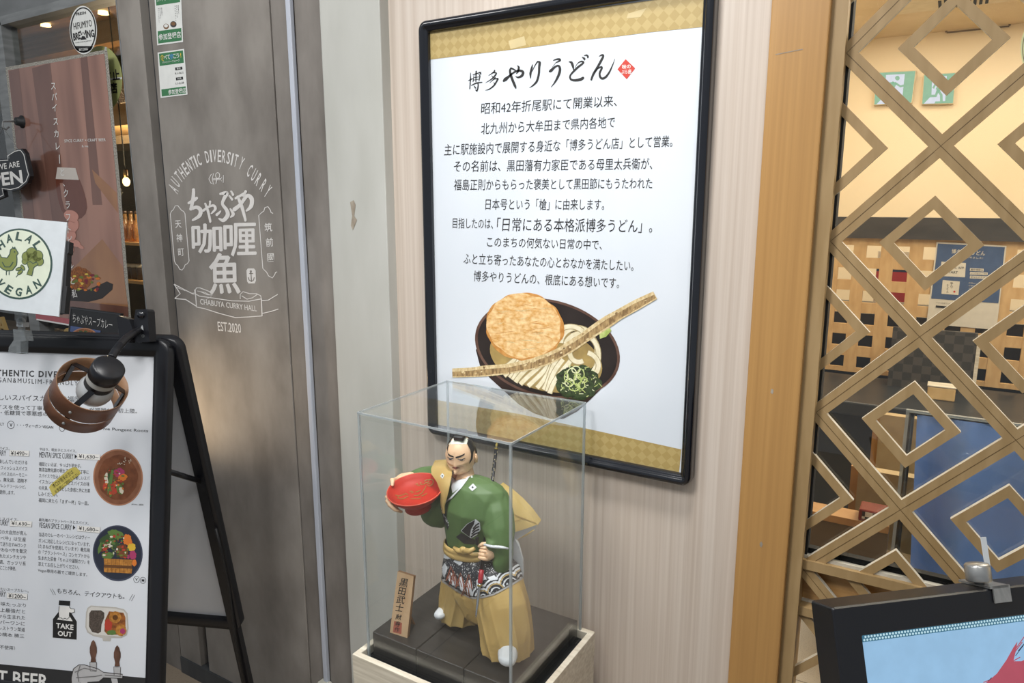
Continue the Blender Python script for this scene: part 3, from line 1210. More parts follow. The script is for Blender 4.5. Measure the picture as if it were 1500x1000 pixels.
pm('green_ring', '#c5cf86', '#9fb15c', (90, 90, 90), 0.4)
b = MB()
PF.poly(b, [(697, 512), (703, 535), (716, 552), (738, 572), (760, 592), (782, 605), (806, 613), (826, 613), (846, 602), (868, 582), (890, 560), (903, 540), (906, 510), (860, 470), (740, 470)], 'bowl_lacquer', 0.0006)
PF.ell(b, (802, 510), 108, 71, 'bowl_rim', 0.0008, rot=14, n=64)
PF.ell(b, (802, 510), 104, 67.5, 'bowl_inside', 0.0010, rot=14, n=64)
PF.ell(b, (800, 525), 84, 47, 'broth', 0.0012, rot=14, n=50)
rnd = random.Random(3)
for k in range(11):                      # noodles fanning to the lower left
    f = k / 10
    x0, y0 = 726 + 82 * f, 548 + 29 * f - 2 * abs(f - .5)
    pts = [(x0 + 5 * math.sin(3 * q + k) + (46 - 20 * f) * q, y0 - (40 + 8 * f) * q) for q in [i / 8 for i in range(9)]]
    PF.line(b, pts, 8.2, 'noodle_edge', 0.0013 + 0.00003 * k)
    PF.line(b, pts, 6.0, 'noodle', 0.001315 + 0.00003 * k)
for k, (cx, cy, rx, ry, a0, a1) in enumerate(((846, 502, 24, 22, 180, 330), (851, 512, 24, 24, 200, 390), (858, 520, 19, 28, 240, 420), (836, 492, 20, 14, 170, 330), (853, 535, 24, 20, 290, 420), (848, 516, 13, 14, 60, 250))):
    pts = [(cx + rx * math.cos(R(a0 + (a1 - a0) * i / 14)), cy + ry * math.sin(R(a0 + (a1 - a0) * i / 14))) for i in range(15)]
    PF.line(b, pts, 8.4, 'noodle_edge', 0.0017 + 0.00003 * k)
    PF.line(b, pts, 6.2, 'noodle', 0.001715 + 0.00003 * k)
PF.ell(b, (847, 560), 33, 25, 'greens', 0.0020, n=60, wob=0.10, seed=4)
flat('leek_pale', '#dfe2b4')
for k in range(170):
    a, q = rnd.uniform(0, 6.28), math.sqrt(rnd.random())
    x, y = 847 + 31 * q * math.cos(a), 560 + 24 * q * math.sin(a)
    PF.line(b, [(x, y), (x + rnd.uniform(-7, 7), y + rnd.uniform(-6, 6))], 1.1, ('greens', 'green_ring', 'bowl_inside', 'greens', 'leek_pale')[k % 5], 0.0021 + k * 4e-7)
for k, (x, y, rx, ry) in enumerate(((838, 548, 7, 9), (846, 556, 5, 9), (851, 548, 5, 8), (834, 560, 6, 6), (842, 567, 8, 5), (852, 564, 5, 5), (844, 541, 6, 5), (856, 556, 4, 4), (830, 552, 3, 6))):
    PF.ring(b, (x, y), rx, ry, 1.5, 'green_ring' if k % 3 else 'leek_pale', 0.0022 + k * 4e-6, 20)
PF.ell(b, (769, 479), 57.5, 50, 'tempura_edge', 0.0023, rot=12, n=120, wob=0.035, seed=9)
PF.ell(b, (768, 477), 54.5, 47, 'tempura', 0.0024, rot=12, n=90, wob=0.04, seed=2)
for k in range(26):
    a, q = rnd.uniform(0, 6.28), 0.88 * math.sqrt(rnd.random())
    x, y = 768 + 50 * q * math.cos(a), 477 + 42 * q * math.sin(a)
    ln = rnd.uniform(5, 13)
    PF.line(b, [(x - ln, y + rnd.uniform(-2, 2)), (x, y), (x + ln, y + rnd.uniform(-3, 3))], 1.1, 'tempura_edge' if k % 2 else 'burdock_light', 0.0025, taper=[.2, 1, .2])
sp = [(663, 546), (690, 545), (712, 543), (745, 540), (780, 533), (804, 525), (822, 516), (838, 506), (855, 495), (872, 483), (890, 471), (906, 461), (933, 446), (960, 432)]
PF.line(b, sp, 15.5, 'burdock_light', 0.0027, taper=[.85, .9, 1.05, .95, 1.05, 1.1, 1.0, 1.1, 1.0, 1.1, 1.15, 1.0, 1.0, .8])
PF.line(b, [(x, y + 1.6) for x, y in sp], 9, 'burdock', 0.0028, taper=[.7, .9, 1, .8, 1, 1.1, .9, 1, .9, 1, 1.1, .9, 1, .6])
for k in range(46):
    f = rnd.random() * (len(sp) - 1.01)
    i = int(f)
    x = sp[i][0] + (sp[i + 1][0] - sp[i][0]) * (f - i)
    y = sp[i][1] + (sp[i + 1][1] - sp[i][1]) * (f - i) + rnd.uniform(-7, 7)
    PF.ell(b, (x, y), rnd.uniform(1, 3), rnd.uniform(.7, 1.8), 'burdock_light' if k % 3 else 'burdock', 0.0029, n=9, wob=.3, seed=k, rot=-28)
PF.poly(b, [(878, 484), (892, 477), (896, 484), (888, 493), (879, 496)], 'green_ring', 0.0026)
b.build('bowl_picture', sheet, label='printed bowl of udon with tempura and fried burdock')

# ------------------------------------------------------------------ painted shop mark on the concrete
flat('paint_white', '#e6e2de', 0.6)
LF = Flat((0, W - 0.0006, 1.6), UX, UZ)
t = thing('shop_mark', 'white painted curry hall emblem with arched lettering and ribbon on grey concrete', 'sign', LF.px(323, 490))
b = MB()
arc1 = [('A', 254, 276), ('U', 257, 266.5), ('T', 261.5, 259), ('H', 266.5, 253), ('E', 271.5, 247), ('N', 277, 242.5), ('T', 282.5, 238.5), ('I', 286.5, 236), ('C', 291.5, 233.5),
        ('D', 303.5, 229.5), ('I', 309, 228.5), ('V', 314.5, 228), ('E', 321.5, 228.3), ('R', 328, 229.2), ('S', 335, 231), ('I', 340.3, 233.2), ('T', 345.8, 235), ('Y', 354, 239),
        ('C', 366, 249.5), ('U', 372.5, 256), ('R', 378.5, 262.5), ('R', 386, 271), ('Y', 392.5, 280)]
for i, (ch, x, y) in enumerate(arc1):
    a = arc1[max(i - 1, 0)]
    c = arc1[min(i + 1, len(arc1) - 1)]
    ang = -math.degrees(math.atan2(c[2] - a[2], (c[1] - a[1]) / 0.62))
    # lettering is drawn upright on the wall, so tilt it as it would be there
    tx = Vector((c[1] - a[1], c[2] - a[2])).normalized()
    nn = Vector((tx.y, -tx.x))
    vs, fs = glyphs(ch, 0.012)
    x0, x1 = min(v[0] for v in vs), max(v[0] for v in vs)
    y1 = max(v[1] for v in vs)
    wd = 2.2 if ch == 'I' else 5.2
    up = (nn * 0.62 + Vector((-0.1, -1)) * 0.38).normalized()
    hh = 17.5 + abs(i - 11) * 0.05
    out = []
    for vx, vy in vs:
        q = Vector((x, y)) + tx * ((vx - (x0 + x1) / 2) / (x1 - x0) * wd) + up * ((vy / y1 - .5) * hh)
        out.append(LF.px(q.x, q.y))
    b.add(out, fs, 'paint_white')
b.build('arched_lettering', t)
b = MB()
A3 = lambda p: (230 + p[0] * 0.15, 210 + p[1] * 0.15)
for k_, (pts, ws) in enumerate([
    ([(312, 582), (350, 560), (388, 535)], [26, 34, 30]), ([(358, 452), (352, 540), (332, 640)], [30, 36, 32]), ([(332, 642), (385, 622), (424, 650), (415, 705), (352, 748)], [28, 34, 40, 38, 22]),
    ([(455, 655), (500, 622), (552, 606), (570, 640), (532, 684)], [26, 22, 24, 28, 14]), ([(472, 588), (498, 660), (522, 764)], [20, 26, 22]), ([(520, 568), (515, 602)], [22, 16]),
    ([(622, 492), (680, 486), (655, 540), (640, 592), (680, 650), (690, 700), (650, 750), (608, 735)], [24, 40, 34, 28, 34, 42, 38, 16]), ([(588, 695), (622, 662)], [30, 16]), ([(718, 640), (745, 690), (722, 718)], [16, 34, 16]), ([(726, 468), (745, 502)], [18, 22]), ([(708, 512), (736, 548)], [18, 22]),
    ([(762, 642), (820, 590), (880, 512), (925, 540), (920, 610), (878, 656)], [44, 32, 36, 42, 40, 20]), ([(772, 535), (850, 490)], [24, 26]), ([(868, 470), (846, 512)], [28, 20]), ([(790, 522), (830, 620), (866, 752)], [26, 34, 24])]):
    cp_, cw_ = catmull(pts, ws)
    LF.line(b, [A3(p) for p in cp_], .15, 'paint_white', 0.00002 * (k_ + 1), taper=cw_)
    for e_ in (0, -1):
        LF.ell(b, A3(cp_[e_]), cw_[e_] * .075, cw_[e_] * .075, 'paint_white', 0.0004 + 0.00002 * (2 * k_ - e_), n=14)
for ch, x0, y0, x1, y1, bo in (('咖', 281.5, 328, 325, 370, .9), ('喱', 328, 327, 375, 375, .7), ('魚', 307, 371, 351, 430, 1.0)):
    for k_, (ox, oy) in enumerate(((0, 0), (bo, 0), (-bo, 0), (0, bo), (0, -bo))):
        LF.char(b, ch, ((x0 + x1) / 2 + ox, (y0 + y1) / 2 + oy), x1 - x0, y1 - y0, 'paint_white', 0.00003 * k_, 0, -3, em=False)
b.build('brush_lettering', t)
b = MB()
LF.line(b, [(306, 262), (309, 256), (313, 253.5), (311, 262), (313, 270), (309, 268)], 1, 'paint_white', 0.0001, True)
LF.line(b, [(311, 262), (324, 261.5), (327.5, 256), (327, 268), (323.5, 263), (312, 263.5)], 1, 'paint_white', 0.0002, True)
LF.ring(b, (319, 257), 3, 4.2, 1, 'paint_white', 0.0003, 16)
LF.line(b, [(318, 262), (316.5, 269)], 1.2, 'paint_white', 0.0004)
b.build('fish_mark', t)
b = MB()
LF.line(b, [(249.5, 313), (251.5, 309), (254, 307), (256.5, 301.5), (260.5, 301), (264, 305.5), (266, 308), (269, 309.5), (271, 313), (277, 382), (274.5, 386), (271, 388), (269.5, 392), (266.5, 395.5), (263, 394), (260.5, 389), (257.5, 386.5), (255.5, 382)], 1.1, 'paint_white', 0, True)
LF.vtext(b, '天神町', (261, 328), (265, 369), 13, 'paint_white', 0, 0.01, 0.72)
b.build('side_plaque', t)
b = MB()
LF.line(b, [(400, 312.5), (397, 311), (396, 307.5), (392.5, 302.5), (388, 304), (386.5, 309), (383, 311.5), (379, 315.5), (385, 393), (388, 396), (390.5, 398.5), (393.5, 404), (399, 407), (402.5, 402), (403.5, 399), (406, 398)], 1.1, 'paint_white')
LF.vtext(b, '筑前國', (393, 333), (396.5, 377), 13.5, 'paint_white', 0, 0.01, 0.85)
b.build('side_plaque', t)
b = MB()
LF.poly(b, [(363, 393), (372, 393), (374.5, 396), (375, 411), (373, 415), (364, 415), (362, 412), (361, 396)], 'paint_white')
LF.line(b, [(367.5, 397), (368.5, 412)], 1.3, 'concrete', 0.0004)
LF.line(b, [(365, 400.5), (371, 400.5)], 1.2, 'concrete', 0.0004)
LF.line(b, [(363.8, 406), (365, 410), (368.5, 412), (371.5, 410), (372.6, 406)], 1.3, 'concrete', 0.0004)
LF.ring(b, (367.5, 397.2), 1.2, 1.5, .7, 'concrete', 0.0004, 12)
b.build('anchor_stamp', t)
b = MB()
for k_, (pts, wd, cl) in enumerate((([(255, 416), (270, 424), (281, 429.5), (286, 429)], 1.3, 0), ([(255, 416), (264, 430), (256, 437)], 1.4, 0), ([(256, 437), (272, 438.5), (288, 448.5)], 1.5, 0),
                    ([(285, 424), (286, 430), (292, 433.5), (313, 436.5), (340, 440.5), (365, 441), (383, 437.5)], 1.3, 0), ([(286, 424), (287, 437), (288, 449.5)], 1.4, 0),
                    ([(288, 449.5), (300, 452), (322, 459), (345, 465), (365, 464), (384, 462.5)], 1.3, 0), ([(383, 437.5), (384, 463)], 1.6, 0),
                    ([(286, 425), (288, 421.5), (293, 421.5), (305, 426), (311, 428.5), (311, 432), (304, 431.5), (294, 427)], 1.2, 0),
                    ([(352, 438), (352, 431), (356, 427), (366, 430), (376, 430), (382, 433), (383, 438)], 1.2, 0), ([(354, 433), (362, 438), (370, 436), (377, 431)], 1.2, 0),
                    ([(384, 440), (393, 439.5), (407, 431)], 1.3, 0), ([(384, 459), (397, 456), (408, 452.5)], 1.3, 0), ([(289, 426), (300, 428), (308, 432)], .8, 0), ([(298, 441), (310, 434)], .6, 0))):
    LF.line(b, pts, wd, 'paint_white', 0.00003 * (k_ + 1))
for i in range(14):
    x = 258 + rnd.uniform(0, 24)
    LF.line(b, [(x, 420 + (x - 258) * .4), (x + 4, 422 + (x - 258) * .42)], .6, 'paint_white', 0.0006 + 0.00001 * i)
b.build('ribbon', t)
b = MB()
LF.text(b, 'CHABUYA CURRY HALL', (293, 441.5), (376, 452), 8.2, 'paint_white', 0, 0.012)
b.build('ribbon_lettering', t)
b = MB()
LF.text(b, 'EST.2020', (319, 477.5), (353, 481), 14, 'paint_white', 0, 0.008)
b.build('date_lettering', t)

# two green stickers (their printed figure and code square are left out)
flat('sticker_white', '#e7e8e4', 0.4)
flat('sticker_green', '#3d7a4f', 0.4)
flat('sticker_yellow', '#e0c24a', 0.4)
flat('sticker_blue', '#4d8fc2', 0.4)
flat('food_brown', '#7c5a3c', 0.5)


def sticker(label, quad, head, foot, parts):
    c = LF.px((quad[2][0] + quad[3][0]) / 2, (quad[2][1] + quad[3][1]) / 2)
    t = thing('paper_sticker', label, 'sticker', c, 'green and white stickers on the concrete')
    q = [Vector(p) for p in quad]

    def at(x, y):
        a = q[0] + (q[1] - q[0]) * x
        d = q[3] + (q[2] - q[3]) * x
        return tuple(a + (d - a) * y)
    b = MB()
    LF.poly(b, quad, 'sticker_white', 0.0004)
    b.build('sheet', t)
    b = MB()
    LF.poly(b, [at(.05, .03), at(.95, .03), at(.95, head), at(.05, head)], 'sticker_green', 0.0007)
    b.build('green_band', t)
    b = MB()
    LF.poly(b, [at(.05, foot), at(.95, foot), at(.95, .97), at(.05, .97)], 'sticker_green', 0.0007)
    b.build('green_band', t)
    parts(at, t)


def st_upper(at, t):
    b = MB()
    LF.text(b, 'パートナーウォーク', at(.09, .19), at(.9, .19), 5, 'sticker_white', 0.001, 0.01)
    b.build('heading_lettering', t)
    b = MB()
    LF.text(b, '参加登録店', at(.08, .86), at(.93, .86), 9.5, 'sticker_white', 0.001, 0.012)
    b.build('foot_lettering', t)
    for x0, tx, dy in ((.13, 'おいしくたのしく', .58), (.76, 'まちをあるこう', .6)):
        b = MB()
        for k in range(3):
            LF.vtext(b, tx, at(x0 + .06 * k, .34), at(x0 + .06 * k, dy - .06 * k), 2.0, 'ink_soft', 0.001)
        b.build('side_lettering', t)
    for c, r_, m1, m2 in (((.38, .68), 4, 'food_brown', 'sticker_white'), ((.66, .66), 4.6, 'ink_soft', 'food_brown')):
        d = MB()
        LF.ell(d, at(*c), r_, r_, m1, 0.0008, n=20)
        LF.ell(d, at(c[0], c[1] - .01), r_ * .72, r_ * .62, m2, 0.001, n=20)
        d.build('printed_bowl', t)


def st_lower(at, t):
    b = MB()
    for i, (ch, m_) in enumerate((('食', 'sticker_yellow'), ('べ', 'sticker_white'), ('て', 'sticker_white'), ('歩', 'sticker_blue'), ('こ', 'sticker_white'), ('う', 'sticker_white'), ('!', 'sticker_yellow'))):
        big = ch in '食歩'
        LF.char(b, ch, at(.17 + .115 * i, .13), 1.6 if ch == '!' else 6.5 if big else 4.6, 9 if big else 6.5, m_, 0.001, 0.012, 0, em=False)
    LF.text(b, 'パートナーウォーク', at(.16, .235), at(.8, .235), 3.6, 'sticker_white', 0.001, 0.01)
    b.build('heading_lettering', t)
    b = MB()
    LF.text(b, '参加登録店', at(.3, .9), at(.95, .9), 7.5, 'sticker_white', 0.001, 0.012)
    b.build('foot_lettering', t)
    for y, s1, s2 in ((.41, '春期', '9.1-10.31'), (.63, '秋期', '1.1-2.28')):
        b = MB()
        LF.poly(b, [at(.62, y - .03), at(.88, y - .03), at(.88, y + .03), at(.62, y + .03)], 'ink', 0.001)
        LF.text(b, s1, at(.68, y), at(.82, y), 3, 'sticker_white', 0.0014)
        LF.text(b, s2, at(.6, y + .1), at(.9, y + .1), 3, 'ink', 0.001)
        b.build('date_lettering', t)


sticker('upper green and white sticker, cut by the top of the picture', [(226, -14), (265, -20), (268.5, 61.5), (230.5, 66.5)], .28, .745, st_upper)
sticker('lower green and white sticker with yellow and blue heading letters', [(231, 77), (270, 71.5), (275, 138.5), (235.5, 143.5)], .30, .815, st_lower)

# ------------------------------------------------------------------ curry shop window: window_1
W1 = structure('window_1', (-3.2, W + 0.03, 0.9))
b = MB()
b.box((-7.0, W + 0.004, 2.215), (-2.128, W + 0.06, TOP), 'header_grey')
b.box((-7.0, W + 0.0, 2.190), (-2.128, W + 0.06, 2.217), 'steel_grey')
b.build('header', W1)
mA, mB = atY(-2, 130, W).x, atY(13, 130, W).x
for x0, x1 in ((mA, mB), (-2.133, -2.128)):
    b = MB()
    b.box((x0, W + 0.0, 0.6), (x1, W + 0.05, 2.20), 'steel_grey')
    b.build('mullion', W1)
b = MB()
b.box((-7.0, W + 0.030, 0.9), (-2.132, W + 0.032, 2.20), 'shop_glass')
b.build('glass_pane', W1)
b = MB()
b.box((-7.0, W - 0.13, 1.10), (-2.14, W + 0.10, 1.128), 'black_matte')
b.build('window_sill', W1)
b = MB()
b.box((-7.0, W + 0.0, 0.0), (-2.13, W + 0.06, 1.10), 'concrete')
b.build('lower_panel', W1)

# inside the curry shop
wallbox('wall_back', (-9.0, 4.2, 0), (-1.3, 4.25, 2.7), 'shop_dark')
wallbox('wall_right', (-1.34, W + 0.09, 0), (-1.30, 4.2, 2.7), 'shop_dark')
wallbox('wall_left', (-9.0, W + 0.06, 0), (-8.95, 4.2, 2.7), 'shop_dark')
wallbox('floor', (-9.0, W + 0.02, -0.05), (-1.30, 4.25, 0.0), 'shop_dark')
b = MB()
b.box((-9.0, W + 0.06, 2.62), (-1.3, 4.25, 2.68), 'brown_boards')
for y in (1.9, 2.5, 3.1, 3.7):
    b.box((-9.0, y, 2.50), (-1.3, y + 0.09, 2.62), 'brown_boards')
b.build('ceiling', kind='structure')
b = MB()
b.box((-6.8, 3.1, 2.02), (-3.4, 3.5, 2.62), 'brown_boards')
b.build('wooden_bulkhead', label='long brown boarded bulkhead under the curry shop ceiling', cat='bulkhead')
# lit timber shelf behind the poster's right edge
Ys = 2.4
s0, s1 = atY(150, 180, Ys), atY(198, 180, Ys)
b = MB()
b.box((s0.x - .5, Ys, atY(172, 184, Ys).z), (s1.x + .3, Ys + 0.35, atY(172, 152, Ys).z), 'warm_board')
b.build('wall_cupboard', label='pale timber cupboard lit warmly above the glowing bulb', cat='cupboard')
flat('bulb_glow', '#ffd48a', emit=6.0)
flat('brass', '#8a6a3a', 0.35, metal=0.7)
bc = atY(185, 266, 2.2)
t = thing('pendant_bulb', 'glowing bare filament bulb hanging behind the poster edge', 'lamp', bc)
b = MB()
b.ball(bc, (0.018, 0.018, 0.024), 'bulb_glow', 14)
b.build('bulb', t)
b = MB()
b.tube([bc + Vector((0, 0, 0.022)), bc + Vector((0, 0, 0.06))], 0.011, 'brass')
b.build('socket', t)
b = MB()
b.tube([bc + Vector((0, 0, 0.06)), (bc.x, bc.y, 2.62)], 0.003, 'black_matte', 6)
b.build('cord', t)
point('pendant_bulb_light', bc + Vector((0, -0.05, -0.05)), 2.2, (1, 0.72, 0.4), 0.02)
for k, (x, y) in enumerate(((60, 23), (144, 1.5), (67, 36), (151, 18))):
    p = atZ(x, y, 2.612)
    if k < 2:  # first two: spotlight reflections at the header, built as glowing discs
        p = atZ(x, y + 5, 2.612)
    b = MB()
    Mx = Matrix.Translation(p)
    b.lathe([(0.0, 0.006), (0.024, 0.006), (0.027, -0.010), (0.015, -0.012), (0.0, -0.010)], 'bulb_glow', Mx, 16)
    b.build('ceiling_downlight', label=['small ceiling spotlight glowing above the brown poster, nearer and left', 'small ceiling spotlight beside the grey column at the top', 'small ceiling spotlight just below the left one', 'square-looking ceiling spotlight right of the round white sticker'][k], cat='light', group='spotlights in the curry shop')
# shelves with bottles and jars
for z, zz in ((1.36, 0), (1.12, 1)):
    b = MB()
    Yb = 2.6
    b.box((atY(130, 300, Yb).x, Yb, z - 0.02), (atY(205, 300, Yb).x, Yb + 0.3, z), 'warm_board')
    b.build('wall_shelf', label=['upper timber shelf with bottles seen beside the brown poster', 'lower timber shelf with jars seen beside the brown poster'][zz], cat='shelf')
glass_mat('bottle_glass', '#cfa468', 1.0, haze=0.3, hazecol='#c79a5c')
flat('jar_dark', '#3b2c22', 0.3)
flat('jar_white', '#d9cdb4', 0.4)
for k in range(8):
    Yb = 2.66
    z = 1.36 if k < 4 else 1.12
    x = atY(176 + 8.5 * (k % 4), 330, Yb).x
    p = Vector((x, Yb, z))
    kind_, shelf_ = ('amber bottle', 'upper') if k < 4 else ('dark lidded jar', 'lower')
    nth = ('leftmost', 'second from left', 'third from left', 'rightmost')[k % 4]
    t = thing('jar' if k >= 4 else 'bottle', '%s on the %s shelf in the shop window, %s of four' % (kind_, shelf_, nth), 'jar' if k >= 4 else 'bottle', p, 'jars on the lower shelf' if k >= 4 else 'bottles on the upper shelf')
    b = MB()
    Mx = Matrix.Translation(p)
    if k < 4:
        b.lathe([(0, 0), (0.028, 0.0), (0.03, 0.01), (0.03, 0.10), (0.012, 0.14), (0.011, 0.18), (0, 0.18)], 'bottle_glass', Mx, 16)
        b.build('body', t)
        b = MB()
        b.lathe([(0, .19), (0.013, 0.19), (0.013, 0.175), (0.0, .175)], 'jar_dark', Mx, 12)
        b.build('cap', t)
    else:
        b.lathe([(0, 0), (0.03, 0.0), (0.034, 0.01), (0.034, 0.07), (0.03, 0.08), (0, 0.08)], 'jar_dark', Mx, 16)
        b.build('body', t)
        b = MB()
        b.lathe([(0, .095), (0.031, 0.095), (0.031, 0.078), (0.0, .078)], 'jar_white', Mx, 16)
        b.build('lid', t)

# brown beer-and-curry poster stuck on the window
GF = Flat((0, W - 0.004, 1.6), UX, UZ)
GF.zs = 0.5
pm('poster_brown', '#835d50', '#a87c6b', (9, 9, 1.1), 0.18, detail=2, coat=0.5, bump=0.1, lo=0.38, hi=0.62)
pm('poster_brown_deep', '#68473d', '#7d584b', (9, 9, 1.5), 0.2, detail=2, coat=0.5)
pm('poster_glow', '#936647', '#a67650', (9, 9, 4), 0.2, detail=2, coat=0.5)  # printed orange-brown tabletop
pm('lace_edge', '#b9b4a8', '#6f6a62', (300, 300, 300), 0.5, lo=.45, hi=.55)
flat('beer', '#6b3a2a', 0.25, coat=0.5)
flat('beer_foam', '#cfc6bd', 0.4)
flat('skin_print', '#c98f80', 0.4)
flat('skin_print_dark', '#b0776a', 0.4)
flat('bowl_print', '#2c2624', 0.4)
pm('curry_print', '#a4622c', '#6d3d1d', (120, 120, 120), 0.5)
flat('carrot_print', '#d8792f', 0.5)
flat('beet_print', '#7c2435', 0.5)
flat('herb_print', '#6d7a34', 0.5)
t = thing('window_poster', 'brown glossy poster of a beer glass and curry bowl on the left window', 'poster', GF.px(110, 472))
b = MB()
GF.poly(b, [(8, 98.5), (157, 72.5), (176, 270), (194, 490), (52, 462), (30, 300)], 'lace_edge', 0.0)
b.build('backing', t, label='pale lacy border')
b = MB()
GF.poly(b, [(12, 103), (153, 78.5), (171, 270), (189, 484), (56, 459), (34, 300)], 'poster_brown', 0.001)
GF.poly(b, [(47, 100), (74, 92), (100, 330), (78, 330)], 'poster_brown_deep', 0.0014)
GF.poly(b, [(13, 104), (28, 100), (52, 330), (36, 330)], 'poster_brown_deep', 0.0014)
GF.poly(b, [(118, 85), (128, 83), (150, 300), (136, 300)], 'poster_brown_deep', 0.0012)
GF.poly(b, [(135, 248), (171, 282), (173, 312), (140, 268)], 'poster_glow', 0.0015)
GF.poly(b, [(100, 400), (150, 350), (180, 390), (188, 450), (104, 440)], 'poster_glow', 0.0013)
GF.poly(b, [(104, 440), (188, 449), (189, 484), (100, 470)], 'poster_brown_deep', 0.0015)
GF.poly(b, [(82, 262), (117, 263), (122, 276), (126.5, 292), (128, 304), (125.5, 313), (120, 319), (112, 322), (103, 321), (96, 316), (90, 307), (86, 294), (83, 278)], 'beer', 0.0018)
GF.poly(b, [(88, 268), (93, 268), (97, 300), (101, 312), (95, 306), (91, 290)], 'poster_brown', 0.0019)
GF.poly(b, [(84.5, 245), (111, 246), (116, 263.5), (82, 262)], 'beer_foam', 0.0020)
b.build('print', t)
b = MB()
for (x, y, rx, ry, rot) in ((105, 316, 11, 8, 20), (108, 330, 8, 10, 10), (104, 345, 8, 8, 0), (111, 356, 8, 5, 25), (104, 365, 5, 6, 0), (118, 361, 6, 2.4, 30)):
    GF.ell(b, (x, y), rx, ry, 'skin_print', 0.0022 + y * 2e-6, rot=rot, n=24)
for pts in ([(98, 322), (110, 326)], [(100, 338), (112, 340)], [(99, 351), (110, 352)]):
    GF.line(b, pts, 1.0, 'skin_print_dark', 0.0033)
b.build('printed_hand', t)
b = MB()
GF.poly(b, [(98, 416), (130, 424), (157, 412), (166, 416), (165, 424), (150, 437), (130, 442), (98, 440)], 'bowl_print', 0.0022)
GF.ell(b, (117, 408), 18, 17, 'curry_print', 0.0024, n=40, wob=.1, seed=5)
for k in range(40):
    x = rnd.uniform(101, 152)
    y = rnd.uniform(400, 425)
    GF.ell(b, (x, y), rnd.uniform(1.5, 4), rnd.uniform(1.2, 3), rnd.choice(['curry_print', 'carrot_print', 'carrot_print', 'beet_print', 'herb_print', 'sticker_yellow']), 0.0025 + k * 0.00001, n=10, wob=.3, seed=k)
b.build('printed_bowl', t)
b = MB()
vt = 'スパイスカレーと、クラフトビールと私'
vp = [(79, 126), (80.5, 142), (81, 158), (82.5, 178), (83.5, 196), (85, 214), (88, 233), (92, 252), (97, 268), (97.5, 283), (100, 300), (100.5, 318), (101.5, 336), (103, 352), (103, 372), (104.5, 388), (107, 411), (110, 430)]
for ch, (x, y) in zip(vt, vp):
    GF.char(b, '|' if ch == 'ー' else ch, (x, y), 1.0 if ch == 'ー' else 8.5, 13 if ch != '、' else 11, 'print_white', 0.0036, 0.006, -4)
GF.text(b, 'SPICE CURRY × CRAFT BEER', (95, 206.5), (155.5, 204.5), 4.2, 'print_white', 0.003)
GF.text(b, '& me', (120.5, 214), (130, 214), 3.2, 'print_white', 0.003)
b.build('lettering', t)
b = MB()
flat('strip_pink', '#b6646a')
GF.poly(b, [(53, 459), (190, 481), (192, 492), (53, 468)], 'strip_pink', 0.0026)
GF.line(b, [(54, 467.5), (192, 491)], 2.2, 'print_white', 0.0028)
b.build('bottom_strip', t)

# round stickers above the poster
pm('lime_sticker', '#b3b77a', '#a3aa6c', (12, 12, 12), 0.4)
G2 = Flat((0, W + 0.0285, 1.6), UX, UZ)
t = thing('round_sticker', 'olive green round sticker half hidden behind the brown poster', 'sticker', G2.px(150, 158))
b = MB()
G2.ell(b, (147, 117), 32, 50, 'lime_sticker', 0.0)
for a in range(0, 360, 72):
    e = (147 + 32 * math.cos(R(a - 75)), 117 + 50 * math.sin(R(a - 75)))
    G2.line(b, [(147, 117), e], 3, 'sticker_white', 0.0003)
b.build('disc', t)
b = MB()
for ch, x, y in (('防', 157.5, 112), ('止', 170, 110), ('店', 167, 129), ('用', 154, 131)):
    G2.char(b, ch, (x, y), 11, 17, 'ink', 0.0006, 0.03)
b.build('lettering', t)
G3 = Flat((0, W + 0.0275, 1.6), UX, UZ)
G3 = Flat((0, W - 0.0055, 1.6), UX, UZ)
t = thing('round_sticker', 'white and black round brewery sticker at the top of the window', 'sticker', G3.px(123, 80))
b = MB()
G3.ell(b, (122, 44), 20, 35.5, 'sticker_white', 0.0, n=48, rot=-2)
G3.ring(b, (122, 44), 18, 32.5, 1.8, 'ink', 0.0004, 48)
G3.ell(b, (122.5, 66.5), 13.5, 10.5, 'ink', 0.0004, n=30, a0=5, a1=175)
b.build('disc', t)
b = MB()
G3.text(b, 'FRESH', (111.5, 21), (126, 18.5), 4.2, 'ink', 0.0007, .02)
G3.text(b, 'HIFUMIYO', (108, 39), (134.5, 33.5), 10, 'ink', 0.0007)
G3.text(b, 'BRE', (107.5, 54.5), (118, 51.5), 11, 'ink', 0.0007, .03)
G3.text(b, 'ING', (126, 50.5), (138, 48.5), 11, 'ink', 0.0007, .03)
G3.line(b, [(117.5, 45), (120, 51), (122, 47), (124, 51), (126, 44)], 1.3, 'ink', 0.0007)
G3.poly(b, [(118, 58.5), (120.5, 53), (124, 53), (127, 57.5)], 'ink', 0.0007)
G3.text(b, 'FUKUOKA JAPAN', (111, 63), (134, 59.5), 2, 'ink', 0.0007)
G3.text(b, 'EST.2022', (116.5, 73), (129, 71.5), 3.4, 'sticker_white', 0.0009, .02)
b.build('lettering', t)

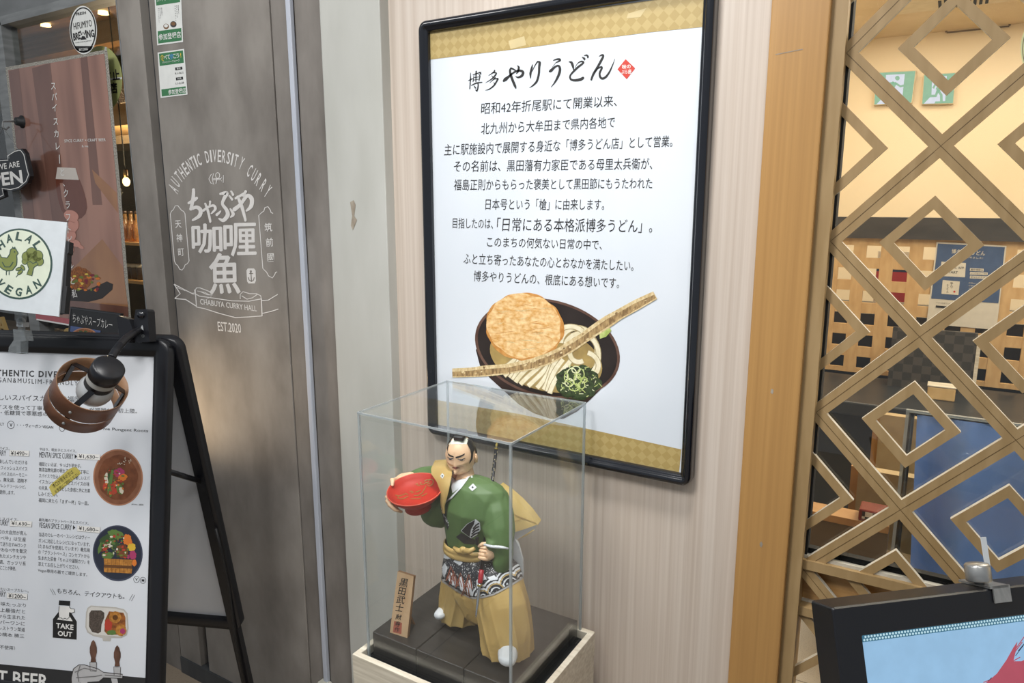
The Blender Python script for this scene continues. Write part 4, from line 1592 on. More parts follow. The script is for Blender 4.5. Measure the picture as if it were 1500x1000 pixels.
# OPEN sign hanging from a hook
Yo = W - 0.06
OF = Flat((0, Yo, 1.6), UX, UZ)
out = [(-62, 242), (-44, 244), (-44, 236), (-22, 234), (0, 233), (15, 232), (14, 226), (25, 219), (33, 217.5), (38, 224), (43, 247), (45, 258), (41, 268), (30, 277), (18, 280), (6, 278), (8, 288), (-4, 293), (-14, 281), (-40, 284), (-50, 276), (-66, 276), (-58, 262)]
out = [(x - 1, y) for x, y in out]
t = thing('open_sign', 'black ribbon shaped OPEN sign with white border hanging in the window', 'sign', OF.px(-8, 292))
b = MB()
b.prism([OF.px(x, y) for x, y in out], Vector((0, 0.012, 0)), 'black_satin')
b.build('board', t)
b = MB()
OF.line(b, [(x + (1.8 if x < -8 else -1.8), y + (2.4 if y < 256 else -2.4)) for x, y in out], 1.1, 'print_white', 0.0006, True)
OF.text(b, 'COME IN, WE ARE', (-46, 252.5), (29, 240.5), 10, 'print_white', 0.0006, 0.01)
OF.text(b, 'OPEN', (-32, 267), (33, 258.5), 20, 'print_white', 0.0006, 0.03)
b.build('lettering', t)
b = MB()
kx = OF.px(4, 187)
b.tube([OF.px(28, 221), kx, OF.px(-20, 236)], 0.0012, 'steel_grey', 6)
b.build('cord', t)
hk = OF.px(6, 176)
t = thing('suction_hook', 'black suction hook on the window holding the OPEN sign', 'hook', hk)
b = MB()
Mx = Matrix.Translation((hk.x, W - 0.0005, hk.z)) @ Matrix.Rotation(R(90), 4, 'X')
b.lathe([(0.022, 0.0), (0.021, 0.007), (0.015, 0.012), (0.013, 0.024), (0, 0.024)], 'black_matte', Mx, 20)
b.build('cup', t)
b = MB()
b.tube([(hk.x, W - 0.02, hk.z), (hk.x, Yo - 0.004, hk.z - 0.004), (hk.x, Yo - 0.008, hk.z - 0.022), (hk.x, Yo + 0.002, hk.z - 0.03), (hk.x, Yo + 0.012, hk.z - 0.02)], 0.003, 'steel_grey', 8)
b.build('hook', t)
# ------------------------------------------------------------------ menu board (folding A-board)
BU = Vector((0.921, 0.389, 0)).normalized()
BB = Vector((-BU.y, BU.x, 0))                       # horizontal, away from the viewer
TILT = R(11)
BV = Vector((0, 0, 1)) * math.cos(TILT) + BB * math.sin(TILT)
BO = atD(247, 506, 1.56)                            # upper right corner of the board front
AF = Flat(BO, BU, BV)
zt = BO.z
t = thing('menu_board', 'black A-frame curry menu board with a white printed sheet', 'menu board', (BO.x - 0.28, BO.y + 0.02, 0))
AB = t
SW, SH = 0.600, 0.815                               # outer size of the snap frame
b = MB()
frame_loop(b, AF, -SW, -SH, 0.0, 0.014, [(0, -0.022), (0, -0.003), (0.004, 0.0), (0.012, 0.0), (0.020, 0.001), (0.030, -0.001), (0.034, -0.006), (0.0385, -0.006), (0.040, -0.0105)], 0.03, 'black_satin')
b.build('front_frame', t)
b = MB()
M0 = Matrix((tuple(BU) + (BO.x,), tuple(BV) + (BO.y,), tuple(AF.n) + (BO.z,), (0, 0, 0, 1)))
M0 = Matrix(((BU.x, BV.x, AF.n.x, BO.x), (BU.y, BV.y, AF.n.y, BO.y), (BU.z, BV.z, AF.n.z, BO.z), (0, 0, 0, 1)))
b.box((-SW + 0.02, -SH + 0.02, -0.016), (-0.02, -0.006, -0.011), 'menu_paper', M0)
msheet = b.build('menu_sheet', t)
legl = (zt - 0.012) / math.cos(TILT)
for x in (-SW + 0.002, -0.032):
    b = MB()
    b.box((x, -legl, -0.024), (x + 0.03, 0.0, -0.004 if x > -0.1 else -0.004), 'black_satin', M0)
    b.build('front_leg', t)
# rear half
foot = BO + BB * 0.275
foot.z = 0.012
hinge = BO + BB * 0.018 + BV * 0.014
RV = (hinge - foot)
rl = RV.length
RV.normalize()
RN = BU.cross(RV)
M1 = Matrix(((BU.x, RV.x, RN.x, hinge.x), (BU.y, RV.y, RN.y, hinge.y), (BU.z, RV.z, RN.z, hinge.z), (0, 0, 0, 1)))
RF = Flat(hinge, BU, RV)
b = MB()
frame_loop(b, RF, -SW, -0.835, 0.012, 0.0, [(0, -0.018), (0, 0.0), (0.003, 0.004), (0.03, 0.004), (0.034, 0.0), (0.034, -0.018)], 0.03, 'black_satin')
b.build('rear_frame', t)
b = MB()
b.box((-SW + 0.02, -0.82, -0.016), (-0.012, -0.02, -0.010), 'menu_paper', M1)
b.build('rear_panel', t, label='plain white rear panel')
for x in (-SW + 0.004, -0.022):
    b = MB()
    b.box((x, -rl, -0.012), (x + 0.024, -0.02, 0.006), 'black_satin', M1)
    b.build('rear_leg', t)
for x in (-SW + 0.03, -0.014):
    b = MB()
    p_ = M0 @ Vector((x, -0.28, -0.026))
    q_ = M1 @ Vector((x, -0.37, 0.004))
    b.tube([p_, q_], 0.008, 'black_satin', 4)
    b.build('brace', t)
b = MB()
b.tube([M0 @ Vector((-SW + 0.05, -0.004, -0.02)), M0 @ Vector((-0.05, -0.004, -0.02))], 0.009, 'black_satin')
b.build('hinge', t)
cb = MB()
cb.tube([M1 @ Vector((0.008, -0.50, 0.012)), M1 @ Vector((0.012, -0.56, 0.016)), M1 @ Vector((0.008, -0.68, 0.012)), M1 @ Vector((-0.006, -0.86, 0.014)), M1 @ Vector((-0.01, -1.10, 0.012))], 0.0035, 'black_matte')
cb.build('cable', t)

PFM = Flat(BO + AF.n * -0.0108, BU, BV)
PFM.zs = 0.4
Zm = 0.0005
b = MB()
T_ = lambda s, a, c, h, m='ink_soft', bo=0.0, z=Zm, sp=1.0: PFM.text(b, s, a, c, h, m, z, bo, space=sp)
T_('AUTHENTIC DIVERSITY', (-24, 545.2), (120, 549.3), 9.5, 'ink_soft', .03, sp=1.25)
T_('VEGAN&MUSLIM-FRIENDLY', (-16, 555.5), (114, 561), 7, 'ink_soft', 0, sp=1.3)
b.build('title_lettering', msheet)
b = MB()
T_('体に優しいスパイスカレーは福岡', (-34, 580.5), (118, 585), 9)
T_('厳選したスパイスを使って丁寧に仕込んだカレーが福岡から初上陸。', (-56, 594), (201, 602), 6.8)
T_('無化調・低糖質で罪悪感のないカレー', (-26, 603.2), (110, 607.5), 6.8)
T_('MUSLIM FRIENDLY', (-34, 619), (6, 621), 4.5)
T_('・・・', (25, 622.2), (35, 622.6), 1.6)
T_('ヴィーガン VEGAN', (37, 623), (78, 625.5), 5.4, 'ink_soft', .012)
T_('without Five Pungent Roots', (116, 626.5), (217, 631.5), 5.5, 'ink_soft', .005)
PFM.ring(b, (16, 622), 5, 5.6, .7, 'ink_soft', Zm, 24)
T_('V', (14, 622), (18.4, 622.2), 5, 'ink', .03)
PFM.ring(b, (91, 626.5), 4, 5, .7, 'ink_soft', Zm, 20)
for s_, l, r_, y, dy, h in (
        ('やはり、明太子とスパイス。', 58, 112, 657.5, 3, 4.6), ('福岡といえば、やっぱり明太子。', 57, 119, 679.3, 3, 6), ('無添加無化調の明太子を使って丁寧に', 57, 130, 687.3, 4, 6.2), ('スパイスで仕込んだ、辛くて優しいスパ', 57, 131, 696.3, 4, 6.2),
        ('イスカレー。たらことスパイスの味', 57, 131, 705, 4, 6.2), ('の共演。ぷちぷちとした食感と共にお楽', 57, 132, 714, 4.6, 6.2), ('しみください。', 56.5, 84.5, 723, 1.5, 6), ('福岡に来たら「まず一杯」な一皿。', 56.5, 130, 732, 5, 6.2),
        ('最先端のプラントベースとスパイス。', 57, 130, 760.8, 5.4, 4.6), ('当店のカレーのベースレシピはヴィー', 57, 132, 782.2, 5, 6.2), ('ガンに対応したレシピになっています。', 56.5, 132, 791.2, 6, 6.2), ('（たまねぎを使用しています）最先端', 56, 131.5, 799.5, 6, 6.2),
        ('の「プラントベース」コンセプトから', 56, 131, 808, 6.5, 6.2), ('生まれた菜食「ちゃぶや謹製カツ」を', 56, 131.5, 816.6, 6.6, 6.2), ('添えてお召し上がりください。', 55.8, 116, 825.6, 5, 6.2), ('Vegan専用の器でご提供します。', 55.5, 128, 835, 7, 6.2),
        ('魚と野菜とスパイス。', -30, 14, 655, 2, 4.6), ('海と山の幸と楽しんでいただける', -30, 40, 674, 3.4, 6.2), ('丁寧に仕上げたフィッシュスパイス', -30, 40, 683, 3.6, 6.2), ('魚介の旨味とスパイスのハーモニー', -30, 40, 692, 3.6, 6.2),
        ('を味わえます。無化調、酒精不', -30, 40, 700.6, 3.6, 6.2), ('使用(ムスリムフレンドリー)レシピ。', -30, 38, 709.5, 4, 6.2), ('お皿も専用でご提供します。', -30, 21.5, 718.5, 3, 6.2),
        ('かわなべ牛とスパイス。', -30, 27, 757.5, 3.4, 4.6), ('鹿児島県川辺の大自然が育ん', -30, 39.5, 776.6, 4.4, 6.2), ('だ「かわなべ牛」は生産', -30, 38, 785.4, 4.6, 6.2), ('者が自信を持って送り出すA4ランク', -30, 38, 794, 4.8, 6.2), ('以上。そのかわなべ牛を贅沢', -30, 39, 802.6, 4.8, 6.2),
        ('に使い揚げられたメンチカツや', -30, 38, 811.6, 4.8, 6.2), ('野菜と無化調。ガッツリ系', -30, 38, 820.4, 5, 6.2), ('なのに軽い。まさにことが美徳。', -30, 23.5, 829, 3.6, 6.2),
        ('毎日食べていたいスープカレー。', -30, 42, 860, 5.4, 4.8), ('濃厚で旨味たっぷり', -30, 38, 881.6, 5, 6), ('の人類史上最強だと', -30, 37, 890.6, 5, 6), ('いう思いから生まれた', -30, 37, 899.6, 5, 6), ('世界ナンバーワンに', -30, 36.5, 908.4, 5, 6),
        ('輝いたインレストラン菜道', -30, 36.5, 917, 5, 6), ('（東京）の楠本 勝三', -30, 35.5, 926, 5.4, 6), ('（たまねぎ不使用）', -30, 22, 945, 4, 6)):
    T_(s_, (l, y), (r_, y + dy), h, 'ink_soft', 0)
for s_, l, r_, y, dy in (('MENTAI SPICE CURRY', 57.5, 107.5, 665.6, 2.6), ('VEGAN SPICE CURRY', 57, 105, 768.6, 3.6), ('FISH SPICE CURRY', -36, 9, 661.5, 2), ('WAGYU SPICE CURRY', -36, 13, 763, 3), ('SOUP CURRY', -24, 8.5, 867.5, 2.5)):
    T_(s_, (l, y), (r_, y + dy), 8, 'ink', 0)
    if l > 0:
        PFM.poly(b, [(r_ + 2, y + dy - 3.4), (r_ + 5.4, y + dy + .2), (r_ + 2, y + dy + 3.4)], 'ink', Zm)
T_('photo: 福岡', (193, 738), (210, 739.5), 3)
for s_, x, y in (('V', 200, 848.3), ('M', 209.5, 849.6)):
    PFM.ring(b, (x, y), 4.2, 4.6, .6, 'ink_soft', Zm, 20)
    T_(s_, (x - 1.9, y), (x + 1.9, y + .2), 4.2, 'ink', .02)
b.build('menu_text', msheet)
b = MB()
for i, ch in enumerate('もちろん、テイクアウトも。'):
    f = i / 12
    PFM.char(b, ch, (87 + 97 * f, 865.2 + 8.5 * f + 2.4 * f * (1 - f)), 8.4, 8.4, 'ink_soft', Zm, .006, -3 - 5 * f)
for x, y, d in ((76, 866, -1), (79, 866, -1), (192, 874, 1), (195, 875, 1)):
    PFM.line(b, [(x - 2.4 * -d * -1 if False else x + (2.4 if d > 0 else -2.4), y - 4), (x - (2.4 if d > 0 else -2.4), y + 5)], .5, 'ink_soft', Zm)
b.build('takeout_lettering', msheet)
for s_, x0, x1, y, dy in (('¥1,630~', 113, 147.5, 668.2, 1.6), ('¥1,680~', 113, 147.5, 773.6, 2.8), ('¥1490~', 13.5, 43.5, 663.3, .8), ('¥1,630~', 14.5, 47.5, 766.2, 1.6), ('¥1200~', 10, 41, 871.8, 2)):
    b = MB()
    PFM.poly(b, [(x0 + .2, y - 4.3), (x1 - .3, y + dy - 4.3), (x1 - .5, y + dy + 4.3), (x0, y + 4.3)], 'ink_soft', 0.0006)
    PFM.poly(b, [(x0 + .4, y - 4.3), (x1 - .5, y + dy - 4.3), (x1 - 1.2, y + dy + 3.9), (x0 + .2, y + 3.9)], 'print_white', 0.0009)
    PFM.text(b, s_, (x0 + 2.5, y), (x1 - 3, y + dy), 6.4, 'ink', 0.0012, .012)
    b.build('price_sticker', msheet)
b = MB()
pm('tape_yellow', '#c8bb62', '#bdae54', (60, 60, 60), 0.5)
PFM.poly(b, [(72, 713.5), (75, 709), (101, 687), (107, 684), (112.5, 684.4), (119, 692), (116, 695.5), (81, 724), (78, 726.5)], 'tape_yellow', 0.0014)
PFM.text(b, '辛口が苦手の方は', (78, 712.5), (107, 690), 7, 'ink', 0.0018, .006, up=(-.55, -.83))
PFM.text(b, 'お気軽にご相談ください', (81, 720.5), (116, 692.5), 5.5, 'ink', 0.0018, .004, up=(-.55, -.83))
b.build('tape_note', msheet, label='yellow handwritten tape note')
# printed dishes
pm('dish_brown', '#8c5d42', '#7a4b32', (30, 30, 30), 0.4, detail=5)
flat('dish_rim', '#b07d60')
pm('curry_sauce', '#7d4a2c', '#65381f', (60, 60, 60), 0.45, detail=5)
flat('plate_navy', '#2b2f3d', 0.35)
flat('plate_navy_rim', '#454a5c', 0.35)
flat('leek_green', '#5d7a3c')
flat('leaf_dark', '#39502b')
flat('tomato', '#b4402e')
flat('corn', '#d9b23a')
flat('beet_pink', '#a93c66')
flat('radish_white', '#d8d0bd')
pm('katsu', '#c4873c', '#9a6428', (150, 150, 150), 0.5, detail=5)
flat('katsu_dark', '#6d4520')
b = MB()
PFM.ell(b, (173, 699), 36.5, 41.5, 'dish_rim', Zm, n=50, rot=-4)
PFM.ell(b, (173, 699), 34.6, 39.6, 'dish_brown', Zm * 1.5, n=50, rot=-4)
PFM.ell(b, (173, 699), 29, 33, 'curry_sauce', Zm * 2, n=50, wob=.04, seed=3)
for (x, y, rx, ry, rot, m_) in ((157, 700, 4, 8, 0, 'radish_white'), (162, 705, 2.6, 18, 12, 'leek_green'), (160, 698, 2, 12, -5, 'leaf_dark'), (175, 692, 8, 7, 0, 'beet_pink'), (180, 699, 7, 5, -20, 'carrot_print'), (168, 714, 5, 10, 5, 'tomato'), (154, 712, 3, 6, 10, 'tomato'), (176, 716, 5, 8, -20, 'leek_green'), (178, 718, 3, 5, -20, 'radish_white'), (163, 720, 2, 8, 8, 'leek_green')):
    PFM.ell(b, (x, y), rx, ry, m_, Zm * 3 + x * 1e-6, rot=rot, n=22, wob=.12, seed=x)
for k in range(14):
    PFM.ell(b, (rnd.uniform(172, 192), rnd.uniform(668, 682)), .9, .7, 'radish_white', Zm * 4, n=7)
for k in range(60):
    a, q = rnd.uniform(0, 6.28), math.sqrt(rnd.random())
    PFM.ell(b, (168 + 17 * q * math.cos(a), 704 + 21 * q * math.sin(a)), rnd.uniform(.7, 2.2), rnd.uniform(.6, 1.8), rnd.choice(['dish_brown', 'leek_green', 'tomato', 'carrot_print', 'curry_sauce', 'leaf_dark', 'radish_white']), Zm * 4.2 + k * 2e-6, n=9, wob=.25, seed=k)
b.build('printed_curry_dish', msheet, label='printed brown curry dish')
b = MB()
PFM.ell(b, (172.5, 810), 36.5, 41, 'plate_navy_rim', Zm, n=50, rot=-6)
PFM.ell(b, (172.5, 809.6), 34.6, 39, 'plate_navy', Zm * 1.5, n=50, rot=-6)
for (x, y, rx, ry, rot, m_) in ((170, 782, 12, 6, 15, 'leek_green'), (160, 789, 14, 7, -15, 'leaf_dark'), (148, 800, 3, 11, 20, 'leek_green'), (158, 794, 7, 8, 0, 'radish_white'), (154, 803, 3.6, 3.6, 0, 'tomato'), (187, 790, 6, 8, -10, 'carrot_print'), (193, 801, 6, 6, 0, 'corn'), (195, 813, 5, 6, 0, 'beet_pink'), (179, 807, 9, 10, 0, 'curry_sauce'), (158, 813, 9, 5, 0, 'leek_green'), (197, 824, 3.4, 5, 0, 'carrot_print'), (168, 797, 6, 5, 0, 'leaf_dark')):
    PFM.ell(b, (x, y), rx, ry, m_, Zm * 2.5 + x * 1e-6, rot=rot, n=26, wob=.14, seed=x + 1)
for (y, h) in ((822, 9), (834, 7)):
    PFM.poly(b, [(152.5, y - h / 2), (194, y - h / 2 + 2), (193, y + h / 2 + 2), (153, y + h / 2)], 'katsu', Zm * 4)
    for k in range(1, 7):
        x = 152.5 + 41 * k / 7
        PFM.line(b, [(x, y - h / 2 + 1), (x, y + h / 2 + 1)], .6, 'katsu_dark', Zm * 4.6)
PFM.poly(b, [(152.5, 827), (194, 829), (194, 831.5), (152.5, 830)], 'katsu_dark', Zm * 4.3)
for k in range(110):
    a, q = rnd.uniform(3.2, 6.4), math.sqrt(rnd.random())
    x, y = 173 + 27 * q * math.cos(a), 815 + 33 * q * math.sin(a)
    m_ = 'corn' if x > 188 and 796 < y < 806 else 'beet_pink' if x > 188 and y >= 806 else 'carrot_print' if x > 182 and y < 797 else rnd.choice(['leek_green', 'leaf_dark', 'leek_green', 'radish_white', 'curry_sauce', 'tomato', 'herb_print'])
    PFM.ell(b, (x, y), rnd.uniform(.8, 2.6), rnd.uniform(.7, 2), m_, Zm * 3.4 + k * 2e-6, n=9, wob=.25, seed=k)
b.build('printed_cutlet_plate', msheet, label='printed navy plate of cutlet and vegetables')
b = MB()
K = 'ink'
PFM.poly(b, [(86.5, 879), (103, 880), (102.6, 887), (86, 886)], K, Zm)
PFM.poly(b, [(77.5, 906.5), (88, 893), (102, 893.5), (112.5, 910), (112.3, 936.5), (77.3, 933.5)], K, Zm)
PFM.poly(b, [(84, 907), (89, 899), (101, 900), (106.5, 909.5)], 'print_white', Zm * 2)
PFM.poly(b, [(87, 887), (101.5, 887.6), (104, 891), (109, 891.6), (109.4, 896), (105, 897.6), (102, 896.4), (101.6, 904), (98.4, 906.4), (95.4, 905), (92.4, 906.4), (89.6, 904.4), (86.8, 904.8), (86.2, 897)], 'print_white', Zm * 2.6)
PFM.line(b, [(87, 887), (86.2, 897), (86.8, 904.8), (89.6, 904.4), (92.4, 906.4), (95.4, 905), (98.4, 906.4), (101.6, 904), (102, 896.4), (105, 897.6), (109.4, 896), (109, 891.6), (104, 891), (101.5, 887.6)], .9, K, Zm * 3)
PFM.text(b, 'TAKE', (82.5, 915.5), (108, 918.5), 7.5, 'print_white', Zm * 3, .02)
PFM.text(b, 'OUT', (85, 927), (106, 929), 7.5, 'print_white', Zm * 3, .03)
b.build('takeout_mark', msheet)
b = MB()
flat('foam_white', '#d6d2cb')
flat('foam_shade', '#bdb8b0')
pm('black_rice', '#5d5148', '#3f362f', (300, 300, 300), 0.6)
PFM.poly(b, [(126, 897), (128, 890), (133, 886.5), (170, 889), (182, 892), (187, 898), (188.5, 920), (186, 930), (178, 934), (163, 934), (162, 939), (151, 938.5), (150, 934), (136, 931), (128, 926), (125, 918)], 'foam_shade', Zm)
PFM.poly(b, [(128, 898), (130, 891.5), (134, 888.5), (169, 891), (181, 894), (185, 899), (186.5, 920), (184, 928), (177, 932), (137, 929), (130, 924.5), (127, 918)], 'foam_white', Zm * 1.5)
PFM.poly(b, [(131, 898), (134, 893.5), (148, 893.5), (153, 897), (153, 904), (149, 914), (148, 925), (144, 927.5), (135, 925), (130.5, 917)], 'black_rice', Zm * 2)
PFM.poly(b, [(160, 895), (181, 897), (184, 904), (184, 920), (180, 929), (158, 929.5), (153, 924), (154, 908)], 'curry_print', Zm * 2)
for (x, y, rx, ry, m_) in ((169, 903.5, 9, 8.5, 'katsu'), (169, 904, 4, 4, 'katsu_dark'), (159, 915, 5.5, 9, 'tomato'), (164, 926, 7, 3.6, 'leek_green'), (177.5, 922.5, 8, 8.5, 'katsu'), (176, 920, 5, 5, 'carrot_print'), (180, 924, 4, 4, 'beet_pink')):
    PFM.ell(b, (x, y), rx, ry, m_, Zm * 3 + x * 1e-6, n=24, wob=.08, seed=x)
b.build('printed_takeout_box', msheet, label='printed white takeout box of rice and curry')
flat('band_black', '#2b2b2c')
b = MB()
PFM.poly(b, [(-40, 968.5), (217, 993), (216, 1040), (-41, 1020)], 'band_black', Zm)
PFM.text(b, 'CRAFT BEER', (-62, 985.5), (71, 998), 21, 'print_white', Zm * 2, .02)
b.build('black_band', msheet)
flat('tap_line', '#3a3533')
flat('tap_metal', '#b9b8b8')
flat('tap_shade', '#7d7b7b')
pm('tap_wood', '#6d4c3c', '#553a2d', (40, 200, 40), 0.5)
b = MB()
for x, y, s_ in ((137, 955, 1.0), (172, 962, 0.95)):
    pr = [(0, -18.5), (2.8, -15), (5.2, -7), (5.3, 0), (3.2, 8), (4, 14)]
    PFM.poly(b, [(x + a * s_, y + c * s_) for a, c in pr] + [(x - a * s_, y + c * s_) for a, c in pr[::-1]], 'tap_wood', Zm * 4)
    PFM.poly(b, [(x - 5, y + 14), (x + 5, y + 14.5), (x + 4.4, y + 28), (x - 4.4, y + 27)], 'tap_metal', Zm * 4)
    PFM.line(b, [(x - 5, y + 14), (x + 5, y + 14.5), (x + 4.4, y + 28), (x - 4.4, y + 27)], .8, 'tap_line', Zm * 5, True)
PFM.poly(b, [(105, 992), (108, 979), (116, 973), (124, 973), (144, 979), (152, 984), (180, 987), (179.5, 993), (152, 992), (146, 997), (120, 999), (106, 1002)], 'tap_metal', Zm * 3.4)
PFM.line(b, [(105, 1003), (105, 992), (108, 979), (116, 973), (124, 973), (144, 979), (152, 984), (180, 987), (179.5, 993), (152, 992), (146, 997)], 1, 'tap_line', Zm * 5)
for q_ in ([(110, 984), (124, 978), (142, 982)], [(112, 992), (140, 990), (150, 988)], [(118, 974), (114, 986), (116, 998)], [(154, 988), (178, 990)]):
    PFM.line(b, q_, 1.5, 'tap_shade', Zm * 5.5)
PFM.poly(b, [(118, 997), (128, 998), (133, 1016), (122, 1016)], 'tap_metal', Zm * 3.6)
PFM.poly(b, [(163, 993), (172, 993), (176, 1016), (168, 1016)], 'tap_metal', Zm * 3.6)
b.build('printed_beer_taps', msheet, label='printed drawing of two beer taps')

# ------------------------------------------------------------------ clamp lamp over the menu
pm('veneer', '#7d523b', '#6c4430', (20, 20, 60), 0.4, detail=4)
pm('veneer_inside', '#9a7658', '#86634a', (20, 20, 60), 0.5, detail=4)
flat('bulb_off', '#a7aaac', 0.15, coat=0.5)
flat('lamp_label', '#a9a9a5', 0.5)
rc = atD(137, 562, 1.375)                         # centre of the upper rim
pxm = 1.40 / FOC
_r = ray(137, 562)
_r1 = (_rt - _r * _rt.dot(_r)).normalized()
_r2 = _r.cross(_r1)
if _r2.z < 0:
    _r2 = -_r2
AX = (_r1 * -0.285 - _r2 * 0.57 + _r * 0.75).normalized()     # from cap towards the open end
Xl = AX.orthogonal().normalized()
Xl = (_rt - AX * _rt.dot(AX)).normalized()
Yl = AX.cross(Xl)
ML = Matrix(((Xl.x, Yl.x, AX.x, rc.x), (Xl.y, Yl.y, AX.y, rc.y), (Xl.z, Yl.z, AX.z, rc.z), (0, 0, 0, 1)))
t = thing('clamp_lamp', 'clip-on lamp with black socket and bent brown wood shade over the menu', 'lamp', rc)
rR = 0.0635
for z0, z1 in ((0.0, 0.042), (0.046, 0.076)):
    b = MB()
    b.lathe([(rR, z0), (rR, z1), (rR - 0.0016, z1)], 'veneer', ML, 64)
    b.lathe([(rR - 0.0016, z1), (rR - 0.0016, z0), (rR, z0)], 'veneer_inside', ML, 64)
    b.build('shade_ring', t)
b = MB()
sock_ax = Matrix.Translation(atD(160, 538, 1.335)) @ ML.to_3x3().to_4x4()
cp = atD(160, 538, 1.335)
b.lathe([(0, -0.002), (0.024, -0.002), (0.0285, 0.001), (0.0285, 0.027), (0.026, 0.028), (0.026, 0.058), (0.022, 0.062), (0, 0.062)], 'black_satin', sock_ax, 40)
b.build('socket', t)
b = MB()
b.lathe([(0.0268, 0.028), (0.0268, 0.041)], 'lamp_label', sock_ax, 40)
b.build('rating_label', t, label='pale printed rating label')
b = MB()
bc = sock_ax @ Vector((0, 0, 0.074))
b.ball(bc, 0.0325, 'bulb_off', 24)
b.lathe([(0.017, 0.058), (0.02, 0.064), (0.024, 0.07)], 'bulb_off', sock_ax, 30)
b.build('bulb', t, label='frosted white bulb, unlit')
for k in range(3):
    a = R(95 + 120 * k)
    d = Vector((math.cos(a), math.sin(a), 0))
    p0 = sock_ax @ (d * 0.026 + Vector((0, 0, 0.05)))
    p1 = ML @ (d * (rR - 0.003) + Vector((0, 0, 0.012)))
    p2 = ML @ (d * (rR - 0.003) + Vector((0, 0, 0.068)))
    b = MB()
    tt = (ML.to_3x3() @ Vector((-d.y, d.x, 0))).normalized()
    nn_ = AX * 0.0018
    w_ = tt * 0.0055
    b.prism([p0 + w_, p0 - w_, p1 - w_, p1 + w_], nn_, 'black_satin')
    b.prism([p1 + w_, p1 - w_, p2 - w_, p2 + w_], (ML.to_3x3() @ -d) * 0.0016, 'black_satin')
    b.build('shade_arm', t)
b = MB()
for k in range(3):
    a = R(95 + 120 * k)
    for z in (0.024, 0.061):
        q = ML @ Vector((math.cos(a) * (rR + 0.0004), math.sin(a) * (rR + 0.0004), z))
        b = MB()
        b.ball(q, 0.003, 'steel_grey', 10)
        b.build('rivet', t)
# goose neck and clip
neck = [atD(163, 524, 1.37), atD(169, 514, 1.385), atD(176, 505, 1.41), atD(184, 496, 1.45), atD(195, 488, 1.50), atD(204, 484, 1.53)]
dense = []
for i in range(len(neck) - 1):
    for k in range(10):
        dense.append(neck[i].lerp(neck[i + 1], k / 10))
b = MB()
b.tube(dense, [0.0068 + 0.0012 * (i % 2) for i in range(len(dense))], 'black_satin', 12)
b.build('flexible_neck', t)
b = MB()
cl = Flat(atD(212, 478, 1.545), BU, BV)
pts1 = [(204, 453.5), (219.5, 453), (221.5, 456), (224, 500), (208, 502), (200, 497), (198, 489)]
b.prism([cl.px(*p, 0.012) for p in pts1], cl.n * -0.024, 'black_satin')
pts2 = [(181, 465), (184, 463), (199, 468), (206, 488), (198, 502), (186, 498)]
b.prism([cl.px(*p, 0.022) for p in pts2], cl.n * -0.02, 'black_satin')
b.build('clip', t)
b = MB()
q = cl.px(213, 461, 0.014)
b.lathe([(0.0075, -0.002), (0.0075, 0.004), (0, 0.004)], 'black_gloss', Matrix.Translation(q) @ Matrix(((cl.u.x, cl.v.x, cl.n.x, 0), (cl.u.y, cl.v.y, cl.n.y, 0), (cl.u.z, cl.v.z, cl.n.z, 0), (0, 0, 0, 1))), 20)
cl.poly(b, [(212, 479), (214, 476), (215.5, 481), (216, 484), (213, 482)], 'bulb_off', 0.0126)
cl.ring(b, (215, 492), 1.6, 2, .8, 'steel_grey', 0.0126, 12)
b.build('clip_screw', t)

# ------------------------------------------------------------------ halal card in a clear clip on top of the board
flat('card_white', '#ccd2d6', 0.4)
flat('halal_green', '#2f4a44', 0.45)
flat('halal_olive', '#77813f', 0.45)
flat('halal_cream', '#d3dac6', 0.45)
o_ = atD(98, 325, 1.50)
tl = atD(0, 316, 1.512)
CU = (o_ - tl).normalized()
dn = atD(86, 463, 1.47)
HF = Flat(o_, CU, o_ - dn)
t = thing('halal_vegan_card', 'white card with a green HALAL VEGAN emblem clipped above the menu board', 'sign', HF.px(35, 458))
b = MB()
crd = [(-40, 312.5), (98, 325.5), (86, 463.5), (-52, 447)]
b.prism([HF.px(x, y) for x, y in crd], HF.n * -0.003, 'card_white')
b.build('card', t)
b = MB()
b.prism([HF.px(x, y, -0.003) for x, y in [(-30, 340), (96, 352), (94, 358), (88, 454), (84, 459), (-38, 444)]], HF.n * -0.012, 'black_matte')
b.prism([HF.px(x, y, -0.003) for x, y in [(90, 352), (100, 353), (99, 370), (97, 371), (95, 418), (97, 419), (93, 458), (80, 458)]], HF.n * -0.014, 'black_matte')
b.build('black_holder', t)
b = MB()
ec = (28.5, 386.5)
HF.ell(b, ec, 48.5, 52, 'halal_green', 0.0004, n=64)
HF.ell(b, ec, 45.8, 49.2, 'halal_cream', 0.0008, n=64)
b.build('emblem', t)
b = MB()
for i, ch in enumerate('HALAL'):
    a = R(-90 - 46 + 23.2 * i)
    x, y = ec[0] + 37 * math.cos(a), ec[1] + 40 * math.sin(a)
    HF.char(b, ch, (x, y), 9.5, 12.5, 'halal_green', 0.0012, .035, -(-46 + 23.2 * i) * .95, em=False)
b.build('upper_lettering', t)
b = MB()
for i, ch in enumerate('VEGAN'):
    a = R(90 + 46 - 22.6 * i)
    x, y = ec[0] + 38 * math.cos(a), ec[1] + 41 * math.sin(a)
    HF.char(b, ch, (x, y), 9.5, 12.5, 'halal_green', 0.0012, .035, -(46 - 22.6 * i) * .9, em=False)
b.build('lower_lettering', t)
b = MB()
hen = [(-8, 377), (-2, 368), (3, 377), (11, 378), (15, 372), (16, 366), (19, 363.5), (24, 365), (27.5, 371), (25, 374), (25.5, 380), (25, 388), (19, 396), (11, 397), (4, 394), (-2, 388)]
HF.poly(b, hen, 'halal_olive', 0.0011)
